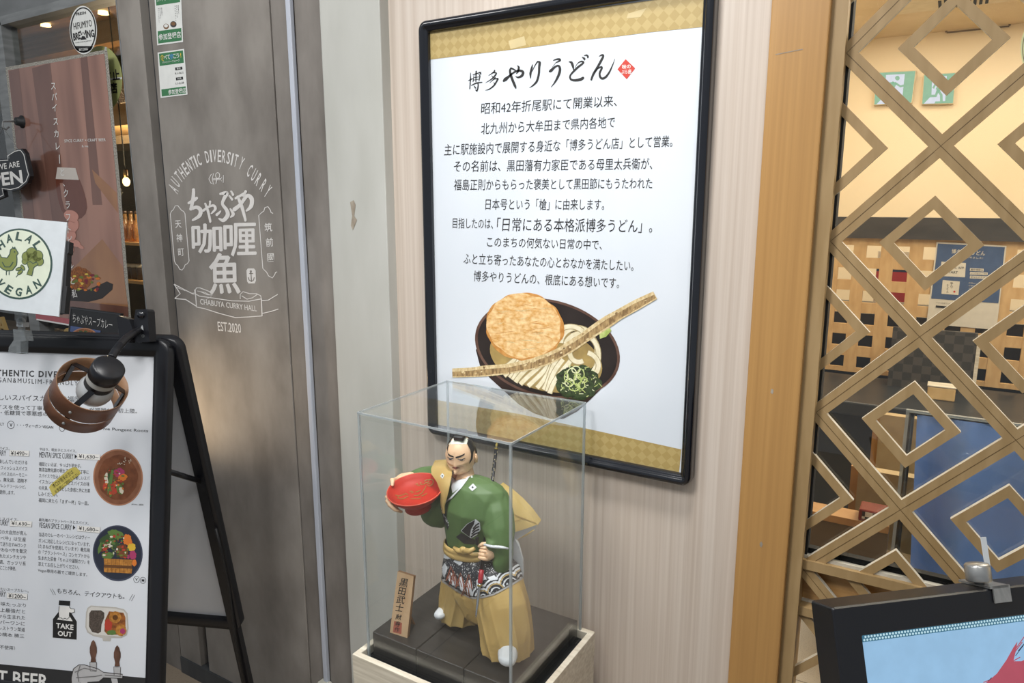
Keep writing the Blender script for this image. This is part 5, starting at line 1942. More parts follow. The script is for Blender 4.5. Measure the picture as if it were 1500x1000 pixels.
HF.line(b, hen, 1.3, 'halal_green', 0.0014, True)
HF.line(b, [(4, 384), (8, 391), (15, 391), (20, 384)], 1.3, 'halal_green', 0.0016)
HF.line(b, [(10, 397), (10, 403)], 1.2, 'halal_green', 0.0014)
HF.line(b, [(14, 397), (14, 403)], 1.2, 'halal_green', 0.0014)
HF.poly(b, [(18, 364), (19, 361), (21, 363), (22.5, 361), (24, 364.5)], 'halal_green', 0.0013)
HF.ell(b, (22, 369), 1, 1.2, 'halal_green', 0.0016, n=10)
b.build('printed_hen', t)
b = MB()
for (x, y, r_) in ((40, 376, 7), (47, 371, 8), (55, 375, 8), (58, 383, 6), (37, 383, 4)):
    HF.ell(b, (x, y), r_ + .9, r_ + .9, 'halal_green', 0.0010, n=24)
for (x, y, r_) in ((40, 376, 7), (47, 371, 8), (55, 375, 8), (58, 383, 6), (37, 383, 4), (48, 379, 8)):
    HF.ell(b, (x, y), r_, r_, 'halal_olive', 0.0012, n=24)
stem = [(40, 385), (45, 383), (49, 386), (54, 384), (57, 387), (50, 392), (47.5, 404), (40, 402), (43, 394)]
HF.poly(b, stem, 'halal_olive', 0.0013)
HF.line(b, stem, 1.1, 'halal_green', 0.0016, True)
b.build('printed_broccoli', t)
b = MB()
for (x, y, r_) in ((29, 399, 50), (33, 392, -30), (27, 394, 70)):
    HF.ell(b, (x + 1, y), 5, 2.8, 'halal_green', 0.0012, rot=r_ - 90, n=18)
    HF.ell(b, (x + 1, y), 3.8, 1.8, 'halal_olive', 0.0015, rot=r_ - 90, n=18)
HF.line(b, [(24, 406), (29, 400), (33, 391)], 1, 'halal_green', 0.0014)
b.build('printed_sprig', t)
t = thing('clear_clip', 'clear plastic clip holding the HALAL VEGAN card to the menu board', 'clip', atD(33, 505, 1.55))
b = MB()
KF = Flat(atD(33, 480, 1.53), BU, BV)
b.prism([KF.px(x, y, 0.008) for x, y in [(21, 446), (33, 447), (32, 452), (37, 461), (37, 470), (26, 469), (26, 460)]], KF.n * -0.012, 'clip_plastic')
b.build('upper_jaw', t)
b = MB()
b.tube([KF.px(34, 468, 0.004), KF.px(34, 485, 0.004)], 0.007, 'clip_plastic', 14)
b.ball(KF.px(34, 471, 0.006), 0.009, 'clip_plastic', 14)
b.prism([KF.px(x, y, 0.009) for x, y in [(29, 471), (39, 472), (39, 479), (29, 478)]], KF.n * -0.016, 'bulb_off')
b.build('swivel', t)
b = MB()
b.prism([KF.px(x, y, 0.014) for x, y in [(27, 482), (43, 484), (46, 499), (38, 500), (38, 518), (20, 516), (21, 508), (28, 498)]], KF.n * -0.02, 'clip_plastic')
b.build('lower_jaw', t)

# small chalk board on the sill, and gold letters
Yk = W - 0.075
t_y = Flat((-2.36, Yk, 1.2), Vector((0.97, -0.10, 0.0)), Vector((0, 0.12, 1)))
kb = [(103, 449), (177, 459)]
kb += [proj(t_y.px(171.5, 505) + t_y.v * ((1.128 - t_y.px(171.5, 505).z) / t_y.v.z)), proj(t_y.px(99, 498) + t_y.v * ((1.128 - t_y.px(99, 498).z) / t_y.v.z))]
ck = t_y.px(140, 503)
t = thing('chalkboard', 'small chalkboard sign with handwriting and a soup curry picture on the window sill', 'chalkboard', (ck.x, ck.y, 1.128))
b = MB()
b.prism([t_y.px(x, y) for x, y in kb], t_y.n * -0.008, 'black_matte')
b.build('board', t)
b = MB()
t_y.line(b, [(104, 451), (176, 460.5), (kb[2][0] - .5, kb[2][1] - 1), (kb[3][0] + .5, kb[3][1] - 1)], 2.2, 'black_satin', 0.001, True)
b.build('rim', t)
b = MB()
t_y.text(b, 'ちゃぶやスープカレー', (107, 465), (165, 476), 14, 'print_white', 0.001, -.012, .1)
b.build('chalk_lettering', t)
b = MB()
flat('photo_blue', '#4a5c8a')
t_y.poly(b, [(104, 477), (148, 484), (146, 505), (101, 500)], 'photo_blue', 0.0012)
t_y.ell(b, (124, 494), 20, 14, 'dish_rim', 0.0016, n=30)
t_y.ell(b, (124, 494), 18, 12.4, 'curry_print', 0.0018, n=30)
for k in range(16):
    t_y.ell(b, (rnd.uniform(110, 138), rnd.uniform(485, 499)), 3, 2, rnd.choice(['corn', 'carrot_print', 'leaf_dark', 'katsu']), 0.002 + k * 1e-5, n=10, wob=.2, seed=k)
b.build('curry_picture', t)
flat('letter_gold', '#a58a55', 0.5)
LP = Flat((0, W - 0.055, 1.2), UX, UZ)
for ch, x, y, w_, h_, lb in (('A', 4, 473, 14, 24, 'gold wooden letter A on the sill under the HALAL card'), ('O', 98, 477, 13, 25, 'gold wooden letter O mostly hidden behind the small chalkboard')):
    vs, fs = glyphs(ch, .02)
    x0, x1 = min(v[0] for v in vs), max(v[0] for v in vs)
    y1 = max(v[1] for v in vs)
    base = LP.px(x, 490)
    wv, hv = (LP.px(x + w_, 490) - base).length, 0.058
    b = MB()
    P = [Vector((base.x + ((vx - x0) / (x1 - x0) - .5) * wv * .8, W - 0.055, 1.128 + vy / y1 * hv)) for vx, vy in vs]
    n_ = len(P)
    b.add(P, fs, 'letter_gold')
    b.add([p + Vector((0, 0.012, 0)) for p in P], [f[::-1] for f in fs], 'letter_gold')
    # side walls
    ed = {}
    for f in fs:
        for i in range(len(f)):
            e = (f[i], f[(i + 1) % len(f)])
            ed[e] = ed.get(e, 0) + 1
    sd = [e for e in ed if (e[1], e[0]) not in ed]
    b.add(P + [p + Vector((0, 0.012, 0)) for p in P], [(e[1], e[0], e[0] + n_, e[1] + n_) for e in sd], 'letter_gold')
    b.build('letter', label=lb, cat='letter')

# ------------------------------------------------------------------ digital sign, lower right
DU = Vector((0.74, 0.673, 0)).normalized()
DB = Vector((-DU.y, DU.x, 0))
DT = R(19.3)
DV = Vector((0, 0, 1)) * math.cos(DT) + DB * math.sin(DT)
DO = atZ(1219, 890, 1.10)
DF = Flat(DO, DU, DV)
MD = Matrix(((DU.x, DV.x, DF.n.x, DO.x), (DU.y, DV.y, DF.n.y, DO.y), (DU.z, DV.z, DF.n.z, DO.z), (0, 0, 0, 1)))
t = thing('digital_sign', 'black framed digital sign with a glowing light blue screen', 'sign', (DO.x + 0.2, DO.y + 0.1, 0))
SWD, SHD = 0.50, 0.88
b = MB()
i0 = DF.px(1263.6, 924.5)
li = MD.inverted() @ i0
bw_, bh_ = li.x, -li.y
frame_loop(b, DF, 0, -SHD, SWD, 0, [(0, -0.045), (0, -0.002), (0.002, 0), (bw_ - 0.002, 0), (bw_ - 0.0015, -0.002), (bw_, -0.003)], 0.004, 'black_satin', 3, False)
b.box((0.003, -SHD + .003, -0.046), (SWD - .003, -0.003, -0.03), 'black_matte', MD)
b.build('casing', t)
flat('screen_blue', '#a0cdf2', 0.3, emit=0.85)
flat('screen_teal', '#4f97b8', 0.3, emit=0.5)
flat('screen_dot', '#c8ecf8', 0.3, emit=0.9)
flat('screen_red', '#de5f76', 0.3, emit=0.6)
flat('screen_navy', '#2a3a70', 0.3, emit=0.3)
b = MB()
b.box((bw_ - 0.002, -SHD + bw_, -0.006), (SWD - bw_ + 0.002, -bh_ + 0.002, -0.0035), 'screen_blue', MD)
b.build('screen', t)
b = MB()
bh_ += 0.0022
DS = Flat(DO + DF.n * -0.0034, DU, DV)
hb = 0.0118
b.add([MD @ Vector(p) for p in ((bw_, -bh_, -0.0033), (bw_, -bh_ - hb, -0.0033), (SWD - bw_, -bh_ - hb, -0.0033), (SWD - bw_, -bh_, -0.0033))], [(0, 1, 2, 3)], 'screen_teal')
for r_ in range(3):
    for k in range(92):
        x = bw_ + 0.003 + 0.0044 * (k + .5 * (r_ % 2))
        y = -bh_ - 0.002 - 0.0037 * r_
        vs = [MD @ Vector((x + 0.0016 * math.cos(a_ * 1.0472), y + 0.0016 * math.sin(a_ * 1.0472), -0.0031)) for a_ in range(6)]
        b.add(vs, [tuple(range(6))], 'screen_dot')
b.build('dotted_strip', t)
b = MB()
st = [(1440, 1003), (1460, 986), (1474, 966), (1484, 948), (1490, 939), (1488, 952), (1484, 968), (1496, 968), (1508, 962), (1520, 980), (1510, 1010)]
DS.poly(b, st, 'screen_red', 0.0004)
for p, q in (((1482, 960), (1497, 940)), ((1476, 966), (1500, 932)), ((1462, 985), (1480, 958)), ((1448, 996), (1440, 999)), ((1470, 975), (1494, 962))):
    DS.line(b, [p, q], 1.4, 'screen_red', 0.0005)
for p, q in (((1487, 960), (1499, 944)), ((1491, 953), (1500, 942)), ((1452, 992), (1447, 997))):
    DS.line(b, [p, q], 1.0, 'screen_navy', 0.0006)
b.build('screen_artwork', t)
for x in (0.05, SWD - 0.09):
    b = MB()
    p = MD @ Vector((x, -0.35, -0.046))
    q = Vector((p.x, p.y, 0)) + DB * 0.16
    b.prism([p, p + DU * 0.03, q + DU * 0.03, q], DB * 0.012, 'black_satin')
    b.build('rear_leg', t)
    b = MB()
    p = MD @ Vector((x, -SHD + 0.005, -0.02))
    b.prism([p, p + DU * 0.03, Vector((p.x, p.y, 0)) - DB * 0.03 + DU * 0.03, Vector((p.x, p.y, 0)) - DB * 0.03], DB * 0.015, 'black_satin')
    b.build('front_leg', t)
# metal clamp on top of the sign
pm('aluminium', '#b4b4b2', '#a2a2a0', (30, 200, 30), 0.3, metal=0.75)
cx0 = (MD.inverted() @ DF.px(1452, 861)).x
t = thing('sign_clamp', 'small metal clamp with a ribbed knob on top of the digital sign', 'clamp', MD @ Vector((cx0 + 0.01, 0.003, -0.01)))
b = MB()
b.box((cx0, -0.018, 0.001), (cx0 + 0.026, 0.0035, 0.003), 'aluminium', MD)
b.box((cx0 - 0.004, 0.0005, -0.05), (cx0 + 0.024, 0.0035, 0.003), 'aluminium', MD)
b.build('bracket', t)
b = MB()
kp = MD @ Vector((cx0 - 0.004, 0.004, -0.014))
pr = [(0, 0), (0.006, 0), (0.006, 0.003), (0.0145, 0.004), (0.0155, 0.006), (0.0155, 0.024), (0.0135, 0.027), (0, 0.028)]
b.lathe(pr, 'aluminium', Matrix.Translation(kp) @ MD.to_3x3().to_4x4() @ Matrix.Rotation(R(-90), 4, 'X'), 30)
b.build('knob', t)
b = MB()
b.box((cx0 + 0.017, 0.003, -0.024), (cx0 + 0.025, 0.062, -0.0225), 'card_white', MD)
b.build('upright_strip', t)
# ------------------------------------------------------------------ pedestal and clear case
S.cycles.transparent_max_bounces = 32
S.cycles.max_bounces = 10
cX0, cX1, cY0, cY1, cZ0, cZ1 = -0.936, -0.590, 0.972, 1.262, 0.682, 1.206
pX0, pX1, pY0, pY1, pZ = -0.952, -0.561, 0.944, 1.270, 0.70
t = thing('pedestal', 'pale ash display pedestal with a sunken top under the clear case', 'pedestal', ((pX0 + pX1) / 2, (pY0 + pY1) / 2, 0))
b = MB()
bwid = 0.013
for lo, hi in (((pX0, pY0, pZ - 0.055), (pX1, pY0 + bwid, pZ)), ((pX0, pY1 - bwid, pZ - 0.055), (pX1, pY1, pZ)), ((pX0, pY0 + bwid, pZ - 0.055), (pX0 + bwid, pY1 - bwid, pZ)), ((pX1 - bwid, pY0 + bwid, pZ - 0.055), (pX1, pY1 - bwid, pZ))):
    b.bbox(lo, hi, 'pale_ash', 0.0008, seg=1)
b.build('top_rim', t)
b = MB()
b.box((pX0 + 0.001, pY0 + 0.001, 0), (pX1 - 0.001, pY1 - 0.001, pZ - 0.055), 'pale_ash')
b.build('body', t)
b = MB()
b.box((pX0 + bwid, pY0 + bwid, pZ - 0.035), (pX1 - bwid, pY1 - bwid, pZ - 0.018), 'gap_black')
b.build('recess', t, label='black sunken recess')

t = thing('display_case', 'clear acrylic display case over the samurai doll', 'display case', ((cX0 + cX1) / 2, (cY0 + cY1) / 2, cZ0))
th = 0.003
for nm, lo, hi in (('front_panel', (cX0, cY0, cZ0), (cX1, cY0 + th, cZ1 - th)), ('rear_panel', (cX0, cY1 - th, cZ0), (cX1, cY1, cZ1 - th)),
                   ('side_panel', (cX0, cY0 + th, cZ0), (cX0 + th, cY1 - th, cZ1 - th)), ('side_panel', (cX1 - th, cY0 + th, cZ0), (cX1, cY1 - th, cZ1 - th)),
                   ('top_panel', (cX0, cY0, cZ1 - th), (cX1, cY1, cZ1))):
    b = MB()
    b.box(lo, hi, 'acrylic')
    b.build(nm, t)
e = 0.0011
for x, y in ((cX0, cY0), (cX1, cY0), (cX0, cY1), (cX1, cY1)):
    b = MB()
    sx = 1 if x == cX0 else -1
    sy = 1 if y == cY0 else -1
    b.box((min(x, x + sx * 0.0042) - 0.0002, min(y, y + sy * 0.0032) - 0.0002, cZ0), (max(x, x + sx * 0.0042) + 0.0002, max(y, y + sy * 0.0032) + 0.0002, cZ1), 'acrylic_edge')
    b.build('corner_edge', t, label='bright polished corner edge')
for a, c in (((cX0, cY0), (cX1, cY0)), ((cX0, cY1), (cX1, cY1)), ((cX0, cY0), (cX0, cY1)), ((cX1, cY0), (cX1, cY1))):
    b = MB()
    q = 0.0018
    b.box((min(a[0], c[0]) - q * (a[0] == c[0]) * 0.5, min(a[1], c[1]) - q * (a[1] == c[1]) * 0.5, cZ1 - 0.0034), (max(a[0], c[0]) + q * (a[0] == c[0]) * 0.5, max(a[1], c[1]) + q * (a[1] == c[1]) * 0.5, cZ1 + 0.0002), 'acrylic_edge')
    b.build('top_edge', t, label='bright polished top edge')

pm('slate_board', '#3c3937', '#2f2d2b', (6, 60, 60), 0.32, detail=4)
BZ = 0.740
t = thing('base_board', 'black stained three plank board the samurai doll stands on', 'board', (-0.761, 1.096, cZ0 + 0.001))
b = MB()
xs3 = [-0.926, -0.8125, -0.699, -0.597]
for i in range(3):
    b.bbox((xs3[i] + (0.0008 if i else 0), 0.978, cZ0 + 0.001), (xs3[i + 1] - (0.0008 if i < 2 else 0), 1.218, BZ), 'slate_board', 0.0012, seg=1)
b.build('planks', t)
b = MB()
b.box((-0.926, 1.2185, cZ0 + 0.001), (-0.597, 1.256, 0.722), 'slate_board')
b.build('rear_step', t)

# name plaque
pm('plaque_wood', '#cfae88', '#c19c74', (40, 40, 9), 0.5, detail=4)
pm('plaque_side', '#9c744c', '#8b6540', (40, 40, 9), 0.5)
flat('stamp_red', '#b5614c')
p_bl, p_br = atZ(571, 926, BZ), atZ(596, 934, BZ)
PU = (p_br - p_bl)
PU.z = 0
wid = PU.length
PU.normalize()
PB = Vector((-PU.y, PU.x, 0))
top_ = atY(581, 838, p_bl.y + 0.022)
PV = (top_ - p_bl)
PV = (PV - PU * PV.dot(PU))
ph = PV.length
QF = Flat(p_bl, PU, PV)
t = thing('name_plaque', 'small leaning wooden name plaque with black brush writing in the case', 'plaque', p_bl + PU * wid / 2)
b = MB()
quad = [QF.px(571, 926), QF.px(596.5, 934.5), QF.px(606, 844), QF.px(582.5, 836.5)]
b.prism(quad, QF.n * -0.0075, 'plaque_wood', 'plaque_side')
b.build('plate', t)
b = MB()
m_ = (quad[0] + quad[1]) / 2 + QF.v * ph * 0.45
b.prism([m_ - PU * .008 - QF.n * .0075, m_ + PU * .008 - QF.n * .0075, Vector((m_.x, m_.y, BZ)) + PB * .035 + PU * .008, Vector((m_.x, m_.y, BZ)) + PB * .035 - PU * .008], PB * 0.004, 'plaque_side')
b.build('rear_strut', t)
b = MB()
QF.poly(b, [(577.5, 909), (589, 912), (588, 928.5), (575.5, 925.5)], 'stamp_red', 0.0002)
for ch, x, y, s_ in (('黒', 591.5, 853, 13.5), ('田', 589, 865.5, 12.5), ('武', 587, 878, 13), ('士', 585, 890, 12.5), ('献', 584, 903.5, 9), ('寿', 582.5, 913.5, 8.5), ('作', 581.5, 922, 8)):
    QF.char(b, ch, (x, y), s_, s_, 'ink', 0.0005, .007, -7, shear=.05)
b.build('brush_writing', t)

# ------------------------------------------------------------------ samurai doll
PPM = 673.0                      # photo pixels per metre at the doll
pm('skin_doll', '#ecc7a2', '#e6bd96', (30, 30, 30), 0.42)
pm('pate_white', '#dfe2d4', '#d6dacb', (30, 30, 30), 0.45)
flat('hair_black', '#1f1c1c', 0.35)
flat('paint_brow', '#2d2623', 0.5)
flat('paint_lip', '#a85a4c', 0.5)
pm('kimono_green', '#5a7545', '#526d3e', (20, 20, 20), 0.5)
pm('gold_cloth', '#c4a668', '#ba9a5b', (30, 30, 8), 0.42)
pm('gold_wing', '#dcc07c', '#d2b46c', (30, 30, 8), 0.42)
pm('white_cloth', '#d9dcdf', '#cfd3d8', (30, 30, 30), 0.45)
flat('grey_piping', '#a6a3a0', 0.45)
flat('paint_black', '#26272d', 0.45)
flat('paint_brown', '#8c4e39', 0.45)
flat('sake_red', '#b82c1b', 0.5, spec=0.3)
flat('cup_rim', '#e2604a', 0.4)  # lighter red puts the rim's highlight into the colour
flat('sake_gold', '#8c7a34', 0.35, metal=0.2)
flat('spear_black', '#1d1c20', 0.3)
flat('spear_inlay', '#b8a98a', 0.35)
flat('spear_red', '#a8242f', 0.35)
flat('blade_steel', '#b9bcc0', 0.2, metal=0.85)


def wave_mat():
    m = pm('wave_pattern', '#24262d', '#2e3038', (40, 40, 40), 0.45)
    nt = m.node_tree
    p = nt.nodes['Principled BSDF']
    tc = [n for n in nt.nodes if n.type == 'TEX_COORD'][0]
    v = nt.nodes.new('ShaderNodeTexVoronoi')
    v.inputs['Scale'].default_value = 330
    n2 = nt.nodes.new('ShaderNodeTexNoise')
    n2.inputs['Scale'].default_value = 45
    ad = nt.nodes.new('ShaderNodeMath')
    ad.operation = 'MULTIPLY_ADD'
    ad.inputs[1].default_value = -0.9
    r = nt.nodes.new('ShaderNodeValToRGB')
    r.color_ramp.elements[0].position, r.color_ramp.elements[1].position = 0.0, 0.06
    r.color_ramp.elements[0].color, r.color_ramp.elements[1].color = lin('#d5d6d4'), lin('#26282f')
    L = nt.links.new
    L(tc.outputs['Object'], v.inputs['Vector'])
    L(tc.outputs['Object'], n2.inputs['Vector'])
    L(n2.outputs[0], ad.inputs[0])
    L(v.outputs['Distance'], ad.inputs[2])
    L(ad.outputs[0], r.inputs[0])
    ad.inputs[1].default_value = -0.55
    ad2 = nt.nodes.new('ShaderNodeMath')
    ad2.operation = 'ADD'
    ad2.inputs[1].default_value = 0.06
    L(ad.outputs[0], ad2.inputs[0])
    L(ad2.outputs[0], r.inputs[0])
    L(r.outputs[0], p.inputs['Base Color'])


wave_mat()


def chainpts(chain):
    out = []
    for i, a in enumerate(chain):
        out.append(a)
        if i < len(chain) - 1:
            c = chain[i + 1]
            d = (Vector(c[0]) - Vector(a[0])).length
            n = max(1, int(d / (min(min(a[1]), min(c[1])) * 0.13)))
            for k in range(1, n):
                f = k / n
                out.append((Vector(a[0]).lerp(Vector(c[0]), f), tuple(a[1][j] + (c[1][j] - a[1][j]) * f for j in range(3))))
    return out


def pxs(*rows):
    """rows of (photo x, photo y, distance Y, radius px | (rx,ry,rz) px) as a chain of balls"""
    o = []
    for r in rows:
        rad = r[3] if isinstance(r[3], tuple) else (r[3],) * 3
        o.append((atY(r[0], r[1], r[2]), tuple(q / PPM for q in rad)))
    return o


def blob(chains, voxel, smooth=6, cut=None):
    bm = bmesh.new()
    for ch in chains:
        for p, r in chainpts(ch):
            m = Matrix.Translation(p) @ Matrix.Diagonal((r[0], r[1], r[2], 1))
            bmesh.ops.create_icosphere(bm, subdivisions=2, radius=1, matrix=m)
    me = bpy.data.meshes.new('tmp')
    bm.to_mesh(me)
    bm.free()
    o = bpy.data.objects.new('tmp', me)
    C.objects.link(o)
    md = o.modifiers.new('r', 'REMESH')
    md.mode = 'VOXEL'
    md.voxel_size = voxel
    ms = o.modifiers.new('s', 'SMOOTH')
    ms.iterations = smooth
    ms.factor = 0.5
    dg = bpy.context.evaluated_depsgraph_get()
    r = bpy.data.meshes.new_from_object(o.evaluated_get(dg))
    bpy.data.objects.remove(o)
    bm = bmesh.new()
    bm.from_mesh(r)
    if cut is not None:
        g = bmesh.ops.bisect_plane(bm, geom=bm.verts[:] + bm.edges[:] + bm.faces[:], plane_co=(0, 0, cut), plane_no=(0, 0, 1), clear_inner=True)
        bmesh.ops.holes_fill(bm, edges=[e_ for e_ in bm.edges if e_.is_boundary])
    bmesh.ops.recalc_face_normals(bm, faces=bm.faces)
    return bm


def bvh_of(*bms):
    vs, fs = [], []
    for bm in bms:
        bm.verts.index_update()
        o = len(vs)
        vs += [v.co.copy() for v in bm.verts]
        fs += [[v.index + o for v in f.verts] for f in bm.faces]
    return BVHTree.FromPolygons(vs, fs)


def decal(b, bvh, pts, mat, off=0.0006, step=2.2):
    """paint patch: the outline, traced on the photo, laid on the modelled surface"""
    bm = bmesh.new()
    vs = [bm.verts.new((x, y, 0)) for x, y in pts]
    try:
        f = bm.faces.new(vs)
    except ValueError:
        bm.free()
        return
    bmesh.ops.triangulate(bm, faces=[f])
    for _ in range(5):
        le = [e_ for e_ in bm.edges if e_.calc_length() > step]
        if not le:
            break
        bmesh.ops.subdivide_edges(bm, edges=le, cuts=1)
        bmesh.ops.triangulate(bm, faces=bm.faces[:])
    hits = []
    ds = []
    for v in bm.verts:
        d = ray(v.co.x, v.co.y)
        h = bvh.ray_cast(EYE, d)
        hits.append((d, h))
        if h[0] is not None:
            ds.append(h[3])
    if not ds:
        bm.free()
        return
    ds.sort()
    dm = ds[len(ds) // 2]
    for v, (d, h) in zip(bm.verts, hits):
        if h[0] is not None and abs(h[3] - dm) < 0.12:
            v.co = h[0] - d * off + h[1] * off * 0.6 * (1 if h[1].dot(d) < 0 else -1)
        else:
            q = bvh.find_nearest(EYE + d * dm)
            v.co = q[0] - d * off
    bm.normal_update()
    for f in bm.faces:
        c = f.calc_center_median()
        if f.normal.dot(c - EYE) > 0:
            f.normal_flip()
    b.bm(bm, mat, None, True)


def dline(b, bvh, pts, wd, mat, off=0.0008, taper=None):
    pts = [Vector(p) for p in pts]
    Lf, Rt = [], []
    for i, p in enumerate(pts):
        tn = (pts[min(i + 1, len(pts) - 1)] - pts[max(i - 1, 0)]).normalized()
        nn = Vector((-tn.y, tn.x)) * wd / 2 * (taper[i] if taper else 1)
        Lf.append(tuple(p + nn))
        Rt.append(tuple(p - nn))
    decal(b, bvh, Lf + Rt[::-1], mat, off)


DOLL = thing('samurai_doll', 'painted samurai doll in green kimono and gold hakama inside the clear case', 'doll', (-0.75, 1.07, BZ))
t = DOLL
# hakama
HEM = 0.757
hk_ch = [pxs((690, 800, 1.09, (36, 26, 10)), (698, 822, 1.088, (50, 34, 18)), (704, 845, 1.088, (60, 40, 22))),
         pxs((684, 845, 1.10, 36), (678, 870, 1.10, 34), (676, 893, 1.10, 33), (675, 912, 1.10, 33)),
         pxs((726, 850, 1.078, 38), (737, 890, 1.065, 37), (742, 925, 1.055, 36), (743, 948, 1.055, 36)),
         pxs((700, 860, 1.088, 36), (705, 885, 1.085, 28))]
bm = blob(hk_ch, 0.0018, 16, HEM)
lc, rcn = atY(676, 895, 1.10), atY(740, 925, 1.057)
bnd = [(600, 838), (642, 847), (654.5, 855), (675, 868), (689, 875), (696, 875.7), (707, 874.5), (723.5, 870), (744, 859), (766, 846), (800, 830)]


def bndy(x):
    for i in range(len(bnd) - 1):
        if bnd[i][0] <= x <= bnd[i + 1][0]:
            f = (x - bnd[i][0]) / (bnd[i + 1][0] - bnd[i][0])
            return bnd[i][1] + f * (bnd[i + 1][1] - bnd[i][1])
    return 850


bm.normal_update()
zb_ = atY(696, 872, 1.04).z
hipL, hipR = atY(688, 830, 1.09), atY(714, 830, 1.082)
ftL, ftR = atY(675, 900, 1.10), atY(743, 945, 1.055)
for v in bm.verts:
    k = max(0.0, min(1.0, (zb_ + 0.022 - v.co.z) / 0.05))
    if k > 0:
        def ax(h_, f_):
            g = (h_.z - v.co.z) / (h_.z - f_.z)
            return h_.lerp(f_, g)
        cl_, cr_ = ax(hipL, ftL), ax(hipR, ftR)
        c, ph0 = (cl_, 2.2) if (v.co - cl_).length < (v.co - cr_).length else (cr_, 0.3)
        a = math.atan2(v.co.y - c.y, v.co.x - c.x)
        s_ = math.sin(a * 6 + ph0)
        n_ = Vector((v.co.x - c.x, v.co.y - c.y, 0)).normalized()
        v.co += n_ * (0.0045 * k * (1 - 2 * abs(s_) ** 0.55) * 0.5)
hk_b = bvh_of(bm)
bm.normal_update()
upf, lof = [], []
camv = EYE
b = MB()
bm.verts.index_update()
cos = [v.co.copy() for v in bm.verts]
for f in bm.faces:
    c = f.calc_center_median()
    q = proj(c)
    front = f.normal.dot(camv - c) > 0
    hi = (q[1] < bndy(q[0])) if front else (c.z > zb_ + 0.012)
    (upf if hi else lof).append([v.index for v in f.verts])
for nm, fl, mt in (('gold_hakama', lof, 'gold_cloth'), ('patterned_skirt', upf, 'wave_pattern')):
    b = MB()
    used = sorted({i for f in fl for i in f})
    ix = {v: k for k, v in enumerate(used)}
    b.add([cos[i] for i in used], [[ix[i] for i in f] for f in fl], mt, True)
    if nm == 'gold_hakama':
        ob = b.build(nm, t)
        skirt_parent = ob
    else:
        dline(b, hk_b, [(641, 846)] + bnd[1:-1], 2.6, 'grey_piping', 0.0008)
        for (cx, cy, r0) in ((708, 874, 17), (727, 868, 21), (748, 857, 24), (765, 846, 20)):
            for k, m_ in enumerate(('white_cloth', 'paint_black', 'white_cloth', 'gold_cloth', 'paint_black', 'white_cloth', 'paint_black')):
                r = r0 - k * 2.6
                if r < 2:
                    break
                arc = [(cx + r * .95 * math.cos(R(a)), min(cy + 1, cy + r * math.sin(R(a)))) for a in range(185, 356, 14)]
                arc = [(x, y) for x, y in arc if y < bndy(x) - 1.5]
                if len(arc) > 2:
                    dline(b, hk_b, arc, 2.4 if k % 2 == 0 else 1.6, m_, 0.0010 + k * 0.00006)
        for k, pts in enumerate(([(645, 835), (652, 824), (656, 832), (651, 846)], [(647, 815), (655, 808), (664, 812), (660, 818), (653, 818)], [(664, 822), (670, 816), (678, 824), (674, 828)], [(656, 846), (661, 838), (667, 844), (668, 858), (661, 856)],
                                 [(671, 850), (676, 843), (680, 852), (681, 866), (675, 864)], [(683, 856), (689, 848), (693, 858), (692, 872), (685, 871)], [(697, 850), (703, 846), (705, 860), (702, 870), (697, 872)], [(700, 836), (708, 838), (713, 848), (706, 850)], [(714, 846), (724, 842), (730, 850), (722, 852)])):
            decal(b, hk_b, pts, 'white_cloth', 0.0008)
        for k in range(9):
            x = 648 + 6.2 * k
            dline(b, hk_b, [(x, 838 + abs(k - 4)), (x - 2 + k % 3, 846 + k), (x + 1, min(852 + 2 * k, bndy(x) - 3))], 1.1, 'paint_black', 0.0012)
        for cx, cy in ((661, 829), (665, 836), (675, 839), (687, 841), (683, 852)):
            dline(b, hk_b, [(cx - 7, cy + 21), (cx - 3, cy + 10), (cx, cy), (cx + 3, cy + 9), (cx + 5, cy + 22)], 1.7, 'paint_brown', 0.0014)
            dline(b, hk_b, [(cx - 3.5, cy + 19), (cx - 1, cy + 9), (cx + 2, cy + 20)], 1.3, 'paint_brown', 0.0014)
        b.build(nm, t)
bm.free()

# kimono
km_ch = [pxs((690, 797, 1.09, (37, 28, 14)), (690, 775, 1.088, (40, 30, 22)), (697, 745, 1.085, (46, 32, 26)), (700, 722, 1.088, (44, 28, 22)), (694, 706, 1.10, (24, 19, 9))),
         pxs((724, 733, 1.092, 21), (728, 752, 1.084, 23), (731, 775, 1.074, 22), (733, 792, 1.066, 17)),
         pxs((733, 792, 1.066, 17), (738, 812, 1.066, (12, 14, 20)), (735, 822, 1.064, (12, 14, 18))),
         pxs((733, 790, 1.066, 14), (722, 796, 1.05, 10)),
         pxs((664, 714, 1.10, 22), (641, 699, 1.122, 18), (618, 697, 1.118, 13), (603, 699, 1.106, 9)),
         pxs((655, 735, 1.10, 26), (643, 748, 1.10, 24), (634, 751, 1.098, 18))]
kbm = blob(km_ch, 0.0020, 10)
km_b = bvh_of(kbm)
b = MB()
b.bm(kbm.copy(), 'kimono_green', None, True)
b.build('kimono', t)
b = MB()
decal(b, km_b, [(664, 688), (680, 676), (697, 676), (699, 681), (684, 700), (669, 703), (662, 698)], 'skin_doll', 0.0006)
b.build('neck_skin', t)
b = MB()
decal(b, km_b, [(661, 698), (668, 703.5), (682, 701), (690, 692), (692, 693), (676, 712), (663, 722), (661, 712)], 'white_cloth', 0.0007)
dline(b, km_b, [(693, 690), (690, 694), (676, 713), (661, 729), (650, 738)], 2.3, 'white_cloth', 0.0014)
b.build('inner_collar', t)
b = MB()
decal(b, km_b, [(645, 741), (651, 742), (654, 756), (658, 770), (656, 776), (651, 765)], 'paint_black', 0.0008)
